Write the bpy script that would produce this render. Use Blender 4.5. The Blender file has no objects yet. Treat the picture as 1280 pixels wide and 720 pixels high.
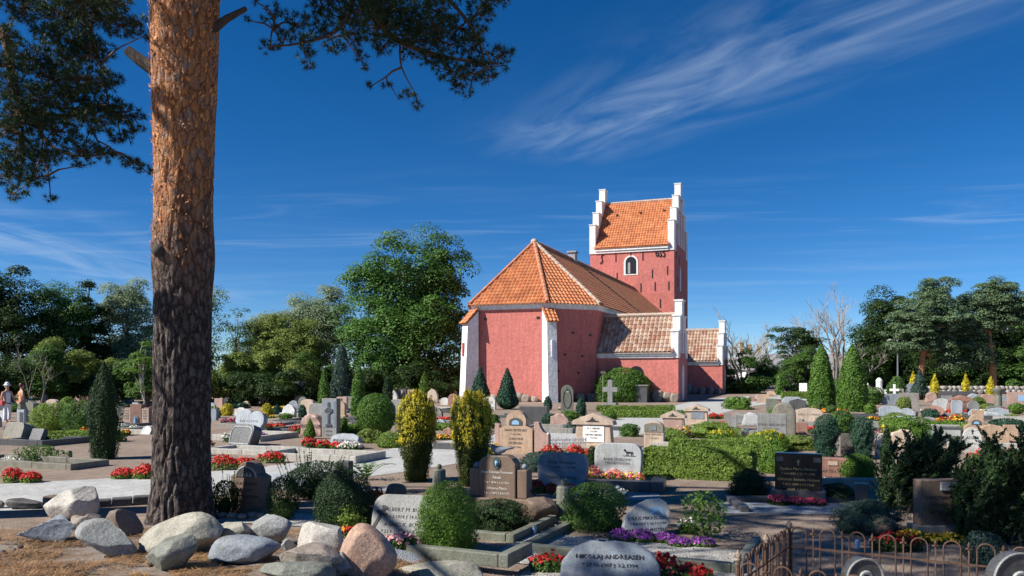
import bpy, bmesh, math, random
import numpy as np
from mathutils import Vector, Matrix, noise

# ---------------------------------------------------------------- camera, light, sky
H, F, YH = 1.9, 1000.0, 466.0            # eye height, focal length and horizon row for a 1280 x 720 picture
SC = bpy.context.scene
COL = SC.collection
cam = bpy.data.cameras.new('camera'); co = bpy.data.objects.new('camera', cam); COL.objects.link(co)
co.location = (0, 0, H); co.rotation_euler = (math.radians(90), 0, 0)
cam.sensor_width = 36; cam.lens = 36 * F / 1280; cam.shift_y = (YH - 360) / 1280
cam.clip_start = .05; cam.clip_end = 3000
SC.camera = co
SC.view_settings.view_transform = 'Standard'; SC.view_settings.look = 'None'
SC.view_settings.exposure = 0.68; SC.view_settings.gamma = 1
SUN_AZ, SUN_EL = math.radians(72), math.radians(40)
SUN = Vector((-math.sin(SUN_AZ) * math.cos(SUN_EL), -math.cos(SUN_AZ) * math.cos(SUN_EL), math.sin(SUN_EL)))
sl = bpy.data.lights.new('sun', 'SUN'); sl.energy = 4.9; sl.angle = math.radians(.53); sl.color = (1, .95, .86)
so = bpy.data.objects.new('sun', sl); COL.objects.link(so)
so.rotation_euler = (-SUN).to_track_quat('-Z', 'Y').to_euler()

W = bpy.data.worlds.new('World'); SC.world = W; W.use_nodes = True
nt = W.node_tree; nt.nodes.clear()
def wn(t, **k):
    n = nt.nodes.new(t)
    for a, b in k.items(): setattr(n, a, b)
    return n
def wl(a, b): nt.links.new(a, b)
def wmath(op, a, b=None, clamp=False):
    n = wn('ShaderNodeMath', operation=op); n.use_clamp = clamp
    for i, v in enumerate((a, b)):
        if v is None: continue
        if isinstance(v, (int, float)): n.inputs[i].default_value = v
        else: wl(v, n.inputs[i])
    return n.outputs[0]
sky = wn('ShaderNodeTexSky', sky_type='NISHITA'); sky.sun_disc = False
sky.sun_elevation = SUN_EL; sky.sun_rotation = math.atan2(SUN.x, SUN.y)
sky.air_density = .62; sky.dust_density = 0; sky.ozone_density = 5; sky.altitude = 0
hsv = wn('ShaderNodeHueSaturation'); hsv.inputs['Saturation'].default_value = 1.28; hsv.inputs['Value'].default_value = 1.1
hsv.inputs['Hue'].default_value = .502
wl(sky.outputs[0], hsv.inputs['Color'])
tc = wn('ShaderNodeTexCoord'); sp = wn('ShaderNodeSeparateXYZ'); wl(tc.outputs['Generated'], sp.inputs[0])
zc = wmath('MAXIMUM', sp.outputs[2], .02)
cx = wmath('DIVIDE', sp.outputs[0], zc); cy = wmath('DIVIDE', sp.outputs[1], zc)
def lin(a, b, c=0.0): return wmath('ADD', wmath('ADD', wmath('MULTIPLY', cx, a), wmath('MULTIPLY', cy, b)), c)
def band(across, width):                                   # soft band round across = 0
    q = wmath('DIVIDE', across, width); q = wmath('MULTIPLY', q, q)
    return wmath('POWER', 2.718, wmath('MULTIPLY', q, -1))
def ramp01(v, a, b):
    n = wn('ShaderNodeMapRange'); n.interpolation_type = 'SMOOTHSTEP'
    wl(v, n.inputs[0]); n.inputs[1].default_value = a; n.inputs[2].default_value = b
    return n.outputs[0]
def streaks(al, ac, sa, sb, detail=6, dist=.6):
    c = wn('ShaderNodeCombineXYZ'); wl(wmath('MULTIPLY', al, sa), c.inputs[0]); wl(wmath('MULTIPLY', ac, sb), c.inputs[1])
    n = wn('ShaderNodeTexNoise'); n.inputs['Scale'].default_value = 1; n.inputs['Detail'].default_value = detail
    n.inputs['Roughness'].default_value = .55; n.inputs['Distortion'].default_value = dist
    wl(c.outputs[0], n.inputs['Vector']); return n.outputs[0]
al, ac = lin(.53, -.85), lin(.85, .53, -2.02)
c1 = wmath('MULTIPLY', wmath('MULTIPLY', band(ac, .30), wmath('MULTIPLY', ramp01(al, -3.3, -2.7), ramp01(al, -.6, -1.2))),
           ramp01(streaks(al, ac, 1.3, 3.6, 7, 1.1), .30, .85))
ac2 = lin(1, .10, 3.2); al2 = lin(-.1, 1)
c2 = wmath('MULTIPLY', wmath('MULTIPLY', band(ac2, .75), wmath('MULTIPLY', ramp01(al2, 4.2, 6.0), ramp01(al2, 13, 9.5))),
           ramp01(streaks(al2, ac2, .5, 2.2), .36, .75))
ac3, al3 = lin(.12, 1, -5.6), lin(1, -.12)
c3 = wmath('MULTIPLY', band(ac3, 1.1), ramp01(streaks(al3, ac3, .7, 2.4, 7, 1.0), .47, .85))
ac4, al4 = lin(.05, 1, -13), lin(1, -.05)
c4 = wmath('MULTIPLY', band(ac4, 6), ramp01(streaks(al4, ac4, .25, .8, 7, 1.0), .46, .85))
cl = wmath('ADD', wmath('ADD', wmath('MULTIPLY', c1, .38), wmath('MULTIPLY', c2, .34)),
           wmath('ADD', wmath('MULTIPLY', c3, .22), wmath('MULTIPLY', c4, .26)), True)
mx = wn('ShaderNodeMix', data_type='RGBA'); wl(cl, mx.inputs[0]); wl(hsv.outputs[0], mx.inputs[6])
mx.inputs[7].default_value = (6.0, 7.4, 9.0, 1)
bg = wn('ShaderNodeBackground'); bg.inputs[1].default_value = .066; wl(mx.outputs[2], bg.inputs[0])
wo = wn('ShaderNodeOutputWorld'); wl(bg.outputs[0], wo.inputs[0])

# ---------------------------------------------------------------- small tools
def ss(t): t = max(0., min(1., t)); return t * t * (3 - 2 * t)
def terr(x, y):
    z = -.35 * ss((-x - 6) / 9) * ss((y - 22) / 14)
    m = ss((10.2 - y) / 2.6) * ss((-.2 - x) / 1.5)
    if m > 0:
        z += .27 * m + m * .035 * noise.noise((x * 1.3, y * 1.3, 3.1)) + m * .02 * noise.noise((x * 4, y * 4, 7.7))
    return z
def P(px, py):
    D = F * H / (py - YH)
    for _ in range(14):
        z = terr((px - 640) / F * D, D); D = .5 * D + .5 * F * (H - z) / (py - YH)
    x = (px - 640) / F * D
    return Vector((x, D, terr(x, D)))
def at(px, py, D): return Vector(((px - 640) / F * D, D, H + (YH - py) / F * D))

def fast(name, V, Fc, mats, parent=None, smooth=False, midx=None, uv=None):
    V = np.asarray(V, np.float32).reshape(-1, 3)
    me = bpy.data.meshes.new(name)
    if isinstance(Fc, np.ndarray):
        k = Fc.shape[1]; n = len(Fc); flat = Fc.astype(np.int32).ravel()
        starts = np.arange(0, n * k, k, dtype=np.int32); tot = np.full(n, k, np.int32)
    else:
        n = len(Fc); tot = np.array([len(f) for f in Fc], np.int32)
        starts = np.concatenate(([0], np.cumsum(tot)[:-1])).astype(np.int32)
        flat = np.array([i for f in Fc for i in f], np.int32)
    me.vertices.add(len(V)); me.vertices.foreach_set('co', V.ravel())
    me.loops.add(len(flat)); me.loops.foreach_set('vertex_index', flat)
    me.polygons.add(n); me.polygons.foreach_set('loop_start', starts); me.polygons.foreach_set('loop_total', tot)
    if not isinstance(mats, (list, tuple)): mats = [mats]
    for m in mats: me.materials.append(m)
    if midx is not None: me.polygons.foreach_set('material_index', np.asarray(midx, np.int32))
    me.polygons.foreach_set('use_smooth', np.full(n, bool(smooth)))
    me.update(calc_edges=True); me.validate()
    if uv is not None:
        l = me.uv_layers.new(name='UVMap'); l.data.foreach_set('uv', np.asarray(uv, np.float32)[flat].ravel())
    return link(name, me, parent)
def link(name, me, parent=None):
    o = bpy.data.objects.new(name, me); COL.objects.link(o)
    if parent is not None: o.parent = parent
    return o
def tag(o, label=None, cat=None, group=None, kind=None):
    if label: o['label'] = label
    if cat: o['category'] = cat
    if group: o['group'] = group
    if kind: o['kind'] = kind
    return o
def thing(name, label, cat, loc=(0, 0, 0), rz=0., group=None):
    o = bpy.data.objects.new(name, None); COL.objects.link(o)
    o.location = loc; o.rotation_euler = (0, 0, rz); o.empty_display_size = .1
    return tag(o, label, cat, group)
def copy_tree(o, parent=None):
    c = o.copy(); COL.objects.link(c)
    if parent is not None: c.parent = parent
    for ch in list(o.children): copy_tree(ch, c)
    return c
class G:                                                    # gathers shapes into one mesh
    def __init__(s): s.v = []; s.f = []
    def add(s, V, Fc):
        b = len(s.v); s.v += [tuple(p) for p in V]; s.f += [[i + b for i in f] for f in Fc]; return s
    def box(s, x0, x1, y0, y1, z0, z1, M=None):
        V = [Vector((x, y, z)) for z in (z0, z1) for y in (y0, y1) for x in (x0, x1)]
        if M is not None: V = [M @ p for p in V]
        return s.add(V, [(0, 2, 3, 1), (4, 5, 7, 6), (0, 1, 5, 4), (2, 6, 7, 3), (0, 4, 6, 2), (1, 3, 7, 5)])
    def tube(s, pts, rad, n=6, cap=True):
        pts = [Vector(p) for p in pts]
        if not hasattr(rad, '__len__'): rad = [rad] * len(pts)
        V = []; a = None
        for i, p in enumerate(pts):
            d = (pts[min(i + 1, len(pts) - 1)] - pts[max(i - 1, 0)])
            d = d.normalized() if d.length > 1e-9 else Vector((0, 0, 1))
            if a is None: a = d.orthogonal().normalized()
            a = (a - d * a.dot(d))
            a = a.normalized() if a.length > 1e-6 else d.orthogonal().normalized()
            b = d.cross(a)
            for k in range(n):
                t = 2 * math.pi * k / n; V.append(p + (a * math.cos(t) + b * math.sin(t)) * rad[i])
        Fc = []
        for i in range(len(pts) - 1):
            for k in range(n):
                k2 = (k + 1) % n; Fc.append((i * n + k, i * n + k2, (i + 1) * n + k2, (i + 1) * n + k))
        if cap: Fc += [tuple(range(n))[::-1], tuple((len(pts) - 1) * n + k for k in range(n))]
        return s.add(V, Fc)
    def lathe(s, prof, n=12, c=(0, 0, 0)):
        V = [(c[0] + r * math.cos(2 * math.pi * k / n), c[1] + r * math.sin(2 * math.pi * k / n), c[2] + z) for r, z in prof for k in range(n)]
        Fc = [(i * n + k, i * n + (k + 1) % n, (i + 1) * n + (k + 1) % n, (i + 1) * n + k) for i in range(len(prof) - 1) for k in range(n)]
        Fc += [tuple(range(n))[::-1], tuple((len(prof) - 1) * n + k for k in range(n))]
        return s.add(V, Fc)
    def prism(s, outl, y0, y1, M=None):                     # outline in x, z pushed along y
        n = len(outl)
        V = [Vector((x, y0, z)) for x, z in outl] + [Vector((x, y1, z)) for x, z in outl]
        if M is not None: V = [M @ p for p in V]
        return s.add(V, [tuple(range(n)), tuple(range(2 * n - 1, n - 1, -1))] + [(i, i + n, (i + 1) % n + n, (i + 1) % n) for i in range(n)])
    def ball(s, c, r, n=10, sz=1.):
        m = n // 2
        return s.lathe([(max(1e-4, r * math.sin(math.pi * i / m)), -r * sz * math.cos(math.pi * i / m)) for i in range(m + 1)], n, c)
    def build(s, name, mat, parent=None, smooth=False, bevel=0., fix=True):
        me = bpy.data.meshes.new(name); me.from_pydata(s.v, [], s.f)
        if fix or bevel:
            bm = bmesh.new(); bm.from_mesh(me); bmesh.ops.recalc_face_normals(bm, faces=bm.faces[:])
            if bevel:
                es = [e for e in bm.edges if len(e.link_faces) == 2 and e.calc_face_angle(0) > .6]
                bmesh.ops.bevel(bm, geom=es, offset=bevel, segments=2, profile=.6, affect='EDGES', clamp_overlap=True)
            bm.to_mesh(me); bm.free()
        for m in (mat if isinstance(mat, (list, tuple)) else [mat]): me.materials.append(m)
        if smooth: me.polygons.foreach_set('use_smooth', [True] * len(me.polygons))
        return link(name, me, parent)

_w = {}
def pn(Q, f, seed=0):                                       # cheap smooth noise on an array of points, about -1..1
    if seed not in _w:
        r = np.random.default_rng(seed); d = r.normal(size=(7, 3)); d /= np.linalg.norm(d, axis=1)[:, None]
        _w[seed] = (d * r.uniform(.7, 1.6, (7, 1)), r.uniform(0, 6.28, 7))
    d, ph = _w[seed]
    return np.sin(Q @ (d.T * f) + ph).sum(1) / 3.2
def unit(a): return a / np.maximum(np.linalg.norm(a, axis=1), 1e-9)[:, None]
def leaves(Q, N, L, Wd, rng, jit=.6, axis=None, axj=.5):
    """diamond leaves: centres Q, facing N, long axis near axis"""
    n = len(Q); Nn = unit(N + rng.normal(size=(n, 3)) * jit)
    A = rng.normal(size=(n, 3)) if axis is None else axis + rng.normal(size=(n, 3)) * axj
    A = unit(A - Nn * (A * Nn).sum(1)[:, None]); B = np.cross(Nn, A)
    s = rng.uniform(.65, 1.3, (n, 1)); a = A * (L * s * .5); b = B * (Wd * s * .5)
    V = np.stack([Q - a, Q + b, Q + a, Q - b], 1).reshape(-1, 3)
    return V, np.arange(4 * n).reshape(n, 4)
def joinvf(*vf):
    V = []; Fq = []; b = 0
    for v, f in vf: V.append(v); Fq.append(f + b); b += len(v)
    return np.concatenate(V), np.concatenate(Fq)

# ---------------------------------------------------------------- materials
MATS = {}
def newmat(name):
    m = bpy.data.materials.new(name); m.use_nodes = True; t = m.node_tree
    return m, t, t.nodes['Principled BSDF']
def tex(t, kind, scale, detail=4, rough=.6, coord='Object', dist=0., stretch=None):
    c = t.nodes.new('ShaderNodeTexCoord'); src = c.outputs[coord]
    if stretch:
        mp = t.nodes.new('ShaderNodeMapping'); mp.inputs['Scale'].default_value = stretch
        t.links.new(src, mp.inputs[0]); src = mp.outputs[0]
    n = t.nodes.new(kind); n.inputs['Scale'].default_value = scale
    if kind == 'ShaderNodeTexNoise':
        n.inputs['Detail'].default_value = detail; n.inputs['Roughness'].default_value = rough; n.inputs['Distortion'].default_value = dist
    t.links.new(src, n.inputs['Vector']); return n
def rampn(t, src, stops):
    r = t.nodes.new('ShaderNodeValToRGB'); e = r.color_ramp.elements
    while len(e) > 1: e.remove(e[-1])
    e[0].position = stops[0][0]; e[0].color = (*stops[0][1], 1)
    for p, c in stops[1:]:
        k = e.new(p); k.color = (*c, 1)
    t.links.new(src, r.inputs[0]); return r.outputs[0]
def mixc(t, fac, a, b, mode='MIX'):
    n = t.nodes.new('ShaderNodeMix'); n.data_type = 'RGBA'; n.blend_type = mode
    for i, v in ((0, fac), (6, a), (7, b)):
        if isinstance(v, (int, float)): n.inputs[i].default_value = v
        elif isinstance(v, tuple): n.inputs[i].default_value = (*v, 1)
        else: t.links.new(v, n.inputs[i])
    return n.outputs[2]
def bump(t, bs, src, dist, strength=1.):
    b = t.nodes.new('ShaderNodeBump'); b.inputs['Distance'].default_value = dist; b.inputs['Strength'].default_value = strength
    t.links.new(src, b.inputs['Height']); t.links.new(b.outputs[0], bs.inputs['Normal'])
def mul(c, k): return tuple(min(1, x * k) for x in c)
def granite(name, col, spec=.55, scale=70, rough=.6, blot=.25, bmp=.004, moss=.3):
    m, t, b = newmat(name)
    n = tex(t, 'ShaderNodeTexNoise', scale, 3, .7)
    c = rampn(t, n.outputs[0], [(.30, mul(col, 1 - spec)), (.47, mul(col, .92)), (.56, col), (.72, mul(col, 1 + spec * .75))])
    n2 = tex(t, 'ShaderNodeTexNoise', 2.7, 5, .65)
    r2 = rampn(t, n2.outputs[0], [(.3, mul((1, 1, 1), 1 - blot)), (.7, (1, 1, 1))])
    c = mixc(t, 1., c, r2, 'MULTIPLY')
    n5 = tex(t, 'ShaderNodeTexNoise', 5, 5, .75, stretch=(1.6, 1.6, .22))
    c = mixc(t, .8, c, rampn(t, n5.outputs[0], [(.34, (.66, .65, .63)), (.58, (1.04, 1.04, 1.04))]), 'MULTIPLY')
    if moss:
        n3 = tex(t, 'ShaderNodeTexNoise', 6, 6, .7)
        c = mixc(t, rampn(t, n3.outputs[0], [(.5, (0, 0, 0)), (.66, (moss,) * 3)]), c, (.11, .11, .06))
    t.links.new(c, b.inputs['Base Color']); b.inputs['Roughness'].default_value = rough
    n4 = tex(t, 'ShaderNodeTexNoise', 24, 6, .7); bump(t, b, n4.outputs[0], bmp)
    MATS[name] = m; return m
def plain(name, col, rough=.6, metal=0., var=.15, scale=8, bmp=0.):
    m, t, b = newmat(name); n = tex(t, 'ShaderNodeTexNoise', scale, 5, .65)
    t.links.new(rampn(t, n.outputs[0], [(.3, mul(col, 1 - var)), (.7, mul(col, 1 + var))]), b.inputs['Base Color'])
    b.inputs['Roughness'].default_value = rough; b.inputs['Metallic'].default_value = metal
    if bmp: bump(t, b, n.outputs[0], bmp)
    MATS[name] = m; return m
def leafy(name, a, b_, trans=.38, rough=.55):
    m, t, b = newmat(name)
    g = t.nodes.new('ShaderNodeNewGeometry')
    c = rampn(t, g.outputs['Random Per Island'], [(0., a), (1., b_)])
    n = tex(t, 'ShaderNodeTexNoise', 2.2, 3, .6)
    c = mixc(t, 1., c, rampn(t, n.outputs[0], [(.3, (.72, .74, .72)), (.7, (1.15, 1.1, 1.)) ]), 'MULTIPLY')
    t.links.new(c, b.inputs['Base Color']); b.inputs['Roughness'].default_value = rough
    b.inputs['Specular IOR Level'].default_value = .25
    if trans:
        tr = t.nodes.new('ShaderNodeBsdfTranslucent'); t.links.new(c, tr.inputs[0])
        ms = t.nodes.new('ShaderNodeMixShader'); ms.inputs[0].default_value = trans
        t.links.new(b.outputs[0], ms.inputs[1]); t.links.new(tr.outputs[0], ms.inputs[2])
        t.links.new(ms.outputs[0], t.nodes['Material Output'].inputs[0])
    MATS[name] = m; return m
for k, c, kw in (
    ('grey', (.30, .30, .29), {}), ('pale', (.50, .52, .52), {'scale': 90}), ('white_stone', (.68, .66, .62), {'spec': .2, 'blot': .2}),
    ('pink', (.50, .33, .27), {'spec': .45}), ('redbrown', (.36, .19, .14), {}), ('sand', (.55, .38, .26), {'spec': .45}),
    ('peach', (.62, .48, .37), {'spec': .2}), ('dark', (.10, .10, .105), {'rough': .35}), ('bluegrey', (.27, .31, .36), {'spec': .4}),
    ('paleblue', (.43, .48, .53), {'spec': .3}), ('brown', (.23, .155, .11), {'spec': .4, 'moss': .3}), ('greenish', (.22, .23, .18), {'moss': .4}),
    ('mossy', (.27, .25, .20), {'moss': .8, 'spec': .5}), ('wallstone', (.42, .38, .33), {'blot': .5}),
    ('b_white', (.62, .58, .52), {'blot': .35, 'bmp': .012}), ('b_blue', (.29, .325, .37), {'spec': .45, 'scale': 45, 'bmp': .01}),
    ('b_brown', (.27, .19, .14), {'blot': .4, 'bmp': .012}), ('b_beige', (.48, .45, .36), {'blot': .35, 'bmp': .012}),
    ('b_green', (.25, .26, .22), {'blot': .4, 'bmp': .012}), ('b_pink', (.58, .37, .27), {'blot': .4, 'bmp': .012, 'scale': 50}),
    ('b_grey', (.36, .37, .36), {'blot': .4, 'bmp': .012}), ('b_mott', (.46, .38, .31), {'blot': .5, 'bmp': .014}),
    ('b_dark', (.14, .125, .115), {'blot': .4, 'bmp': .012}), ('kerb', (.34, .31, .28), {'blot': .4}), ('concrete', (.52, .49, .44), {'spec': .25})):
    granite(k, c, **kw)
granite('black', (.018, .018, .02), .5, 120, .18, .1, .0005, 0)
plain('letter_dark', (.03, .03, .03), .7); plain('letter_white', (.72, .70, .64), .6); plain('letter_gold', (.55, .42, .18), .5)
plain('plaque_white', (.80, .79, .76), .5, 0, .04); plain('picture_blue', (.25, .42, .60), .4); plain('iron', (.035, .033, .032), .5, .3)
plain('bronze', (.10, .13, .12), .45, .5); plain('steel', (.5, .52, .54), .35, .8)
leafy('leaf_dark', (.026, .058, .018), (.058, .11, .028)); leafy('leaf_mid', (.06, .135, .03), (.13, .24, .055))
leafy('leaf_bright', (.095, .19, .028), (.17, .30, .05)); leafy('leaf_hedge', (.15, .24, .042), (.27, .39, .085))
leafy('leaf_silver', (.20, .27, .16), (.36, .45, .29)); leafy('leaf_olive', (.16, .22, .05), (.30, .38, .10))
leafy('leaf_blue', (0.040, 0.085, 0.070), (0.090, 0.150, 0.125)); leafy('leaf_cypress', (.016, .040, .014), (.036, .078, .024), .15)
leafy('leaf_thuja', (.06, .14, .02), (.13, .25, .042), .2); leafy('leaf_teal', (0.025, 0.070, 0.045), (0.050, 0.120, 0.075), .15)
leafy('leaf_juniper', (.022, .05, .018), (.05, .095, .03), .15); leafy('leaf_yew', (.032, .058, .012), (.095, .115, .02), .2)
leafy('leaf_gold', (.40, .36, .02), (.74, .64, .06), .3); leafy('leaf_red', (0.090, 0.030, 0.020), (0.160, 0.060, 0.030))
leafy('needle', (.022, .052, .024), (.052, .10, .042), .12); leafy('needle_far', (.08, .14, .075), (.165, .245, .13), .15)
leafy('leaf_oak', (.06, .145, .03), (.125, .26, .055), .25)
for k, a, b_ in (('fl_red', (.36, .008, .012), (.88, .07, .05)), ('fl_pink', (.70, .25, .30), (.9, .55, .6)), ('fl_white', (.75, .72, .66), (.9, .88, .84)),
                 ('fl_yellow', (.75, .45, .02), (.9, .66, .06)), ('fl_purple', (.10, .025, .22), (.24, .06, .38)), ('fl_orange', (.8, .22, .02), (.9, .4, .05)),
                 ('fl_rose', (.62, .03, .10), (.85, .16, .25)), ('fl_violet', (.30, .05, .42), (.45, .12, .55))):
    leafy(k, a, b_, .2)
# ---------------------------------------------------------------- ground, path, gravel plots
def ground_mat():
    m, t, b = newmat('ground')
    big = tex(t, 'ShaderNodeTexNoise', .35, 6, .65); fine = tex(t, 'ShaderNodeTexNoise', 38, 4, .75); mid = tex(t, 'ShaderNodeTexNoise', 3.5, 6, .7)
    c = rampn(t, fine.outputs[0], [(.3, (.16, .12, .10)), (.5, (.30, .24, .20)), (.72, (.45, .385, .335))])
    c = mixc(t, 1., c, rampn(t, big.outputs[0], [(.35, (.78, .76, .74)), (.65, (1.06, 1.03, 1.))]), 'MULTIPLY')
    c = mixc(t, 1., c, rampn(t, mid.outputs[0], [(.35, (.8, .78, .75)), (.6, (1.05, 1.04, 1.03))]), 'MULTIPLY')
    straw = tex(t, 'ShaderNodeTexNoise', 16, 5, .8, dist=2.5)
    n_c = rampn(t, straw.outputs[0], [(.3, (.05, .036, .028)), (.46, (.14, .095, .065)), (.58, (.27, .175, .105)), (.75, (.40, .30, .21))])
    soil = tex(t, 'ShaderNodeTexNoise', 2.6, 5, .7)
    n_c = mixc(t, rampn(t, soil.outputs[0], [(.42, (0, 0, 0)), (.56, (.85,) * 3)]), n_c, (.27, .235, .21))
    tc_ = t.nodes.new('ShaderNodeTexCoord'); sx = t.nodes.new('ShaderNodeSeparateXYZ'); t.links.new(tc_.outputs['Object'], sx.inputs[0])
    def mr(v, a, bb):
        n = t.nodes.new('ShaderNodeMapRange'); n.interpolation_type = 'SMOOTHSTEP'; t.links.new(v, n.inputs[0])
        n.inputs[1].default_value = a; n.inputs[2].default_value = bb; return n.outputs[0]
    def ad(v, k):
        n = t.nodes.new('ShaderNodeMath'); n.operation = 'MULTIPLY_ADD'; t.links.new(mid.outputs[0], n.inputs[0]); n.inputs[1].default_value = k
        t.links.new(v, n.inputs[2]); return n.outputs[0]
    f = t.nodes.new('ShaderNodeMath'); f.operation = 'MULTIPLY'
    t.links.new(mr(ad(sx.outputs[1], 1.), 10.7, 10.2), f.inputs[0]); t.links.new(mr(ad(sx.outputs[0], .8), .3, -.1), f.inputs[1])
    c = mixc(t, f.outputs[0], c, n_c)
    t.links.new(c, b.inputs['Base Color']); b.inputs['Roughness'].default_value = .95; b.inputs['Specular IOR Level'].default_value = .15
    bump(t, b, fine.outputs[0], .02, .9)
    return m
def gravel(name, lo, hi, sc=55, bmp=.012):
    m, t, b = newmat(name); v = tex(t, 'ShaderNodeTexVoronoi', sc); n = tex(t, 'ShaderNodeTexNoise', 1.3, 5, .7)
    mid_ = tuple((p + q) / 2 for p, q in zip(lo, hi))
    sp_ = t.nodes.new('ShaderNodeSeparateColor'); t.links.new(v.outputs['Color'], sp_.inputs[0])
    c = rampn(t, sp_.outputs[0], [(0, lo), (.5, mid_), (1, hi)])
    c = mixc(t, 1., c, rampn(t, n.outputs[0], [(.3, (.78, .78, .78)), (.7, (1.08, 1.07, 1.05))]), 'MULTIPLY')
    n2 = tex(t, 'ShaderNodeTexNoise', 7, 6, .75); c = mixc(t, 1., c, rampn(t, n2.outputs[0], [(.32, (.74, .72, .70)), (.6, (1.05, 1.05, 1.05))]), 'MULTIPLY')
    t.links.new(c, b.inputs['Base Color']); b.inputs['Roughness'].default_value = .9
    bump(t, b, v.outputs['Distance'], bmp, .8); MATS[name] = m; return m
gravel('gravel_path', (.36, .365, .36), (.53, .535, .525), 60, .005)
gravel('gravel_blue', (.20, .225, .26), (.38, .41, .45)); gravel('gravel_light', (.30, .295, .28), (.58, .56, .52), 48, .02)
gravel('gravel_soil', (.045, .035, .028), (.12, .095, .075), 40, .02)
GM = ground_mat()
def axis(*segs):
    r = []
    for a, b, st in segs: r += list(np.arange(a, b, st))
    return r + [segs[-1][1]]
gx = axis((-900, -60, 60), (-60, -10, 2), (-10, 3, .16), (3, 30, 1.5), (30, 60, 5), (60, 900, 60))
gy = axis((-40, 3, 4), (3, 12.4, .16), (12.4, 50, 1.2), (50, 100, 5), (100, 1500, 100))
V = [(x, y, terr(x, y)) for y in gy for x in gx]; nx = len(gx)
Fq = np.array([(j * nx + i, j * nx + i + 1, (j + 1) * nx + i + 1, (j + 1) * nx + i) for j in range(len(gy) - 1) for i in range(nx - 1)])
tag(fast('ground', V, Fq, GM, smooth=True), kind='structure')

def sheet(name, left, right, mat, lift=.004, sub=6):
    """ground strip between two rows of points"""
    def dens(a):
        r = []
        for i in range(len(a) - 1):
            for k in range(sub): r.append(a[i].lerp(a[i + 1], k / sub))
        return r + [a[-1]]
    L, R = dens(left), dens(right); n = len(L); V = []; m = 4
    for p, q in zip(L, R):
        for k in range(m + 1):
            c = p.lerp(q, k / m); V.append((c.x, c.y, terr(c.x, c.y) + lift))
    Fq = np.array([(i * (m + 1) + k, i * (m + 1) + k + 1, (i + 1) * (m + 1) + k + 1, (i + 1) * (m + 1) + k) for i in range(n - 1) for k in range(m)])
    return tag(fast(name, V, Fq, MATS[mat]), kind='structure')
pathpx = [(-260, 615, -260, 660), (-80, 609, -80, 648), (0, 605, 0, 640), (120, 599, 120, 633), (250, 591, 250, 622), (350, 581, 350, 609), (430, 571, 450, 597), (500, 559, 520, 588),
          (560, 551, 585, 577), (620, 543, 650, 563), (675, 537, 705, 554), (767, 525, 795, 544), (824, 512, 850, 532), (860, 503, 890, 520), (900, 497.5, 930, 509),
          (960, 493, 990, 501), (1000, 491, 1050, 499)]
def flatP(px, py): D = F * H / (py - YH); return Vector(((px - 640) / F * D, D, 0))
sheet('path', [flatP(a, b) for a, b, c, d in pathpx], [flatP(c, d) for a, b, c, d in pathpx], 'gravel_path')

YAW = -math.radians(20.8)
UX, WX = Vector((.355, .935, 0)), Vector((.935, -.355, 0))      # away along the church, and to its right
def plot(px, py, wd, dp, mat, lift=.006, yaw=YAW, name='gravel_bed'):
    """gravel rectangle whose near left corner is at a pixel; wd to the right, dp away, metres"""
    c = flatP(px, py); u = Vector((-math.sin(yaw), math.cos(yaw), 0)); w = Vector((math.cos(yaw), math.sin(yaw), 0))
    V = [c, c + w * wd, c + w * wd + u * dp, c + u * dp]
    V = [(p.x, p.y, terr(p.x, p.y) + lift) for p in V]
    return tag(fast(name, V, np.array([(0, 1, 2, 3)]), MATS[mat]), kind='structure')
def kerb(px, py, wd, dp, label, mat='kerb', h=.14, t=.12, yaw=YAW, sides='nesw', seg=1.1):
    """stone edging round a plot: each stone its own child"""
    c = flatP(px, py); c.z = terr(c.x, c.y)
    t0 = thing('grave_kerb', label, 'grave kerb', c, yaw, 'stone kerbs round the graves')
    rr = random.Random(int(px * 7 + py)); G0 = []
    def run(x0, y0, x1, y1):
        L = math.hypot(x1 - x0, y1 - y0); n = max(1, round(L / seg)); dx, dy = (x1 - x0) / L, (y1 - y0) / L
        for i in range(n):
            a, b = i * L / n + .004, (i + 1) * L / n - .004
            g = G(); M = Matrix.Translation((x0, y0, 0)) @ Matrix.Rotation(math.atan2(dy, dx), 4, 'Z')
            g.box(a, b, -t / 2, t / 2, -.06, h + rr.uniform(-.008, .008), M)
            g.build('kerb_stone', MATS[mat], t0, bevel=.012)
    if 's' in sides: run(t / 2, 0, wd - t / 2, 0)
    if 'n' in sides: run(t / 2, dp, wd - t / 2, dp)
    if 'w' in sides: run(0, -t / 2, 0, dp + t / 2)
    if 'e' in sides: run(wd, -t / 2, wd, dp + t / 2)
    return t0
# ---------------------------------------------------------------- church
def plaster(name, col, var=.10):
    m, t, b = newmat(name)
    n = tex(t, 'ShaderNodeTexNoise', .8, 7, .7); n2 = tex(t, 'ShaderNodeTexNoise', 5.5, 6, .65); n3 = tex(t, 'ShaderNodeTexNoise', 2.4, 6, .75, stretch=(2.0, 2.0, .3))
    c = rampn(t, n.outputs[0], [(.28, mul(col, 1 - var * 1.6)), (.5, col), (.72, mul(col, 1 + var))])
    c = mixc(t, .9, c, rampn(t, n2.outputs[0], [(.32, (.78, .78, .80)), (.62, (1.08, 1.07, 1.06))]), 'MULTIPLY')
    c = mixc(t, .85, c, rampn(t, n3.outputs[0], [(.33, (.80, .77, .77)), (.6, (1.04, 1.04, 1.04))]), 'MULTIPLY')
    t.links.new(c, b.inputs['Base Color']); b.inputs['Roughness'].default_value = .9; b.inputs['Specular IOR Level'].default_value = .2
    bump(t, b, n2.outputs[0], .05, .7); MATS[name] = m
plaster('plaster_red', (.57, .19, .16)); plaster('limewash', (.82, .82, .80), .07)
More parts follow.
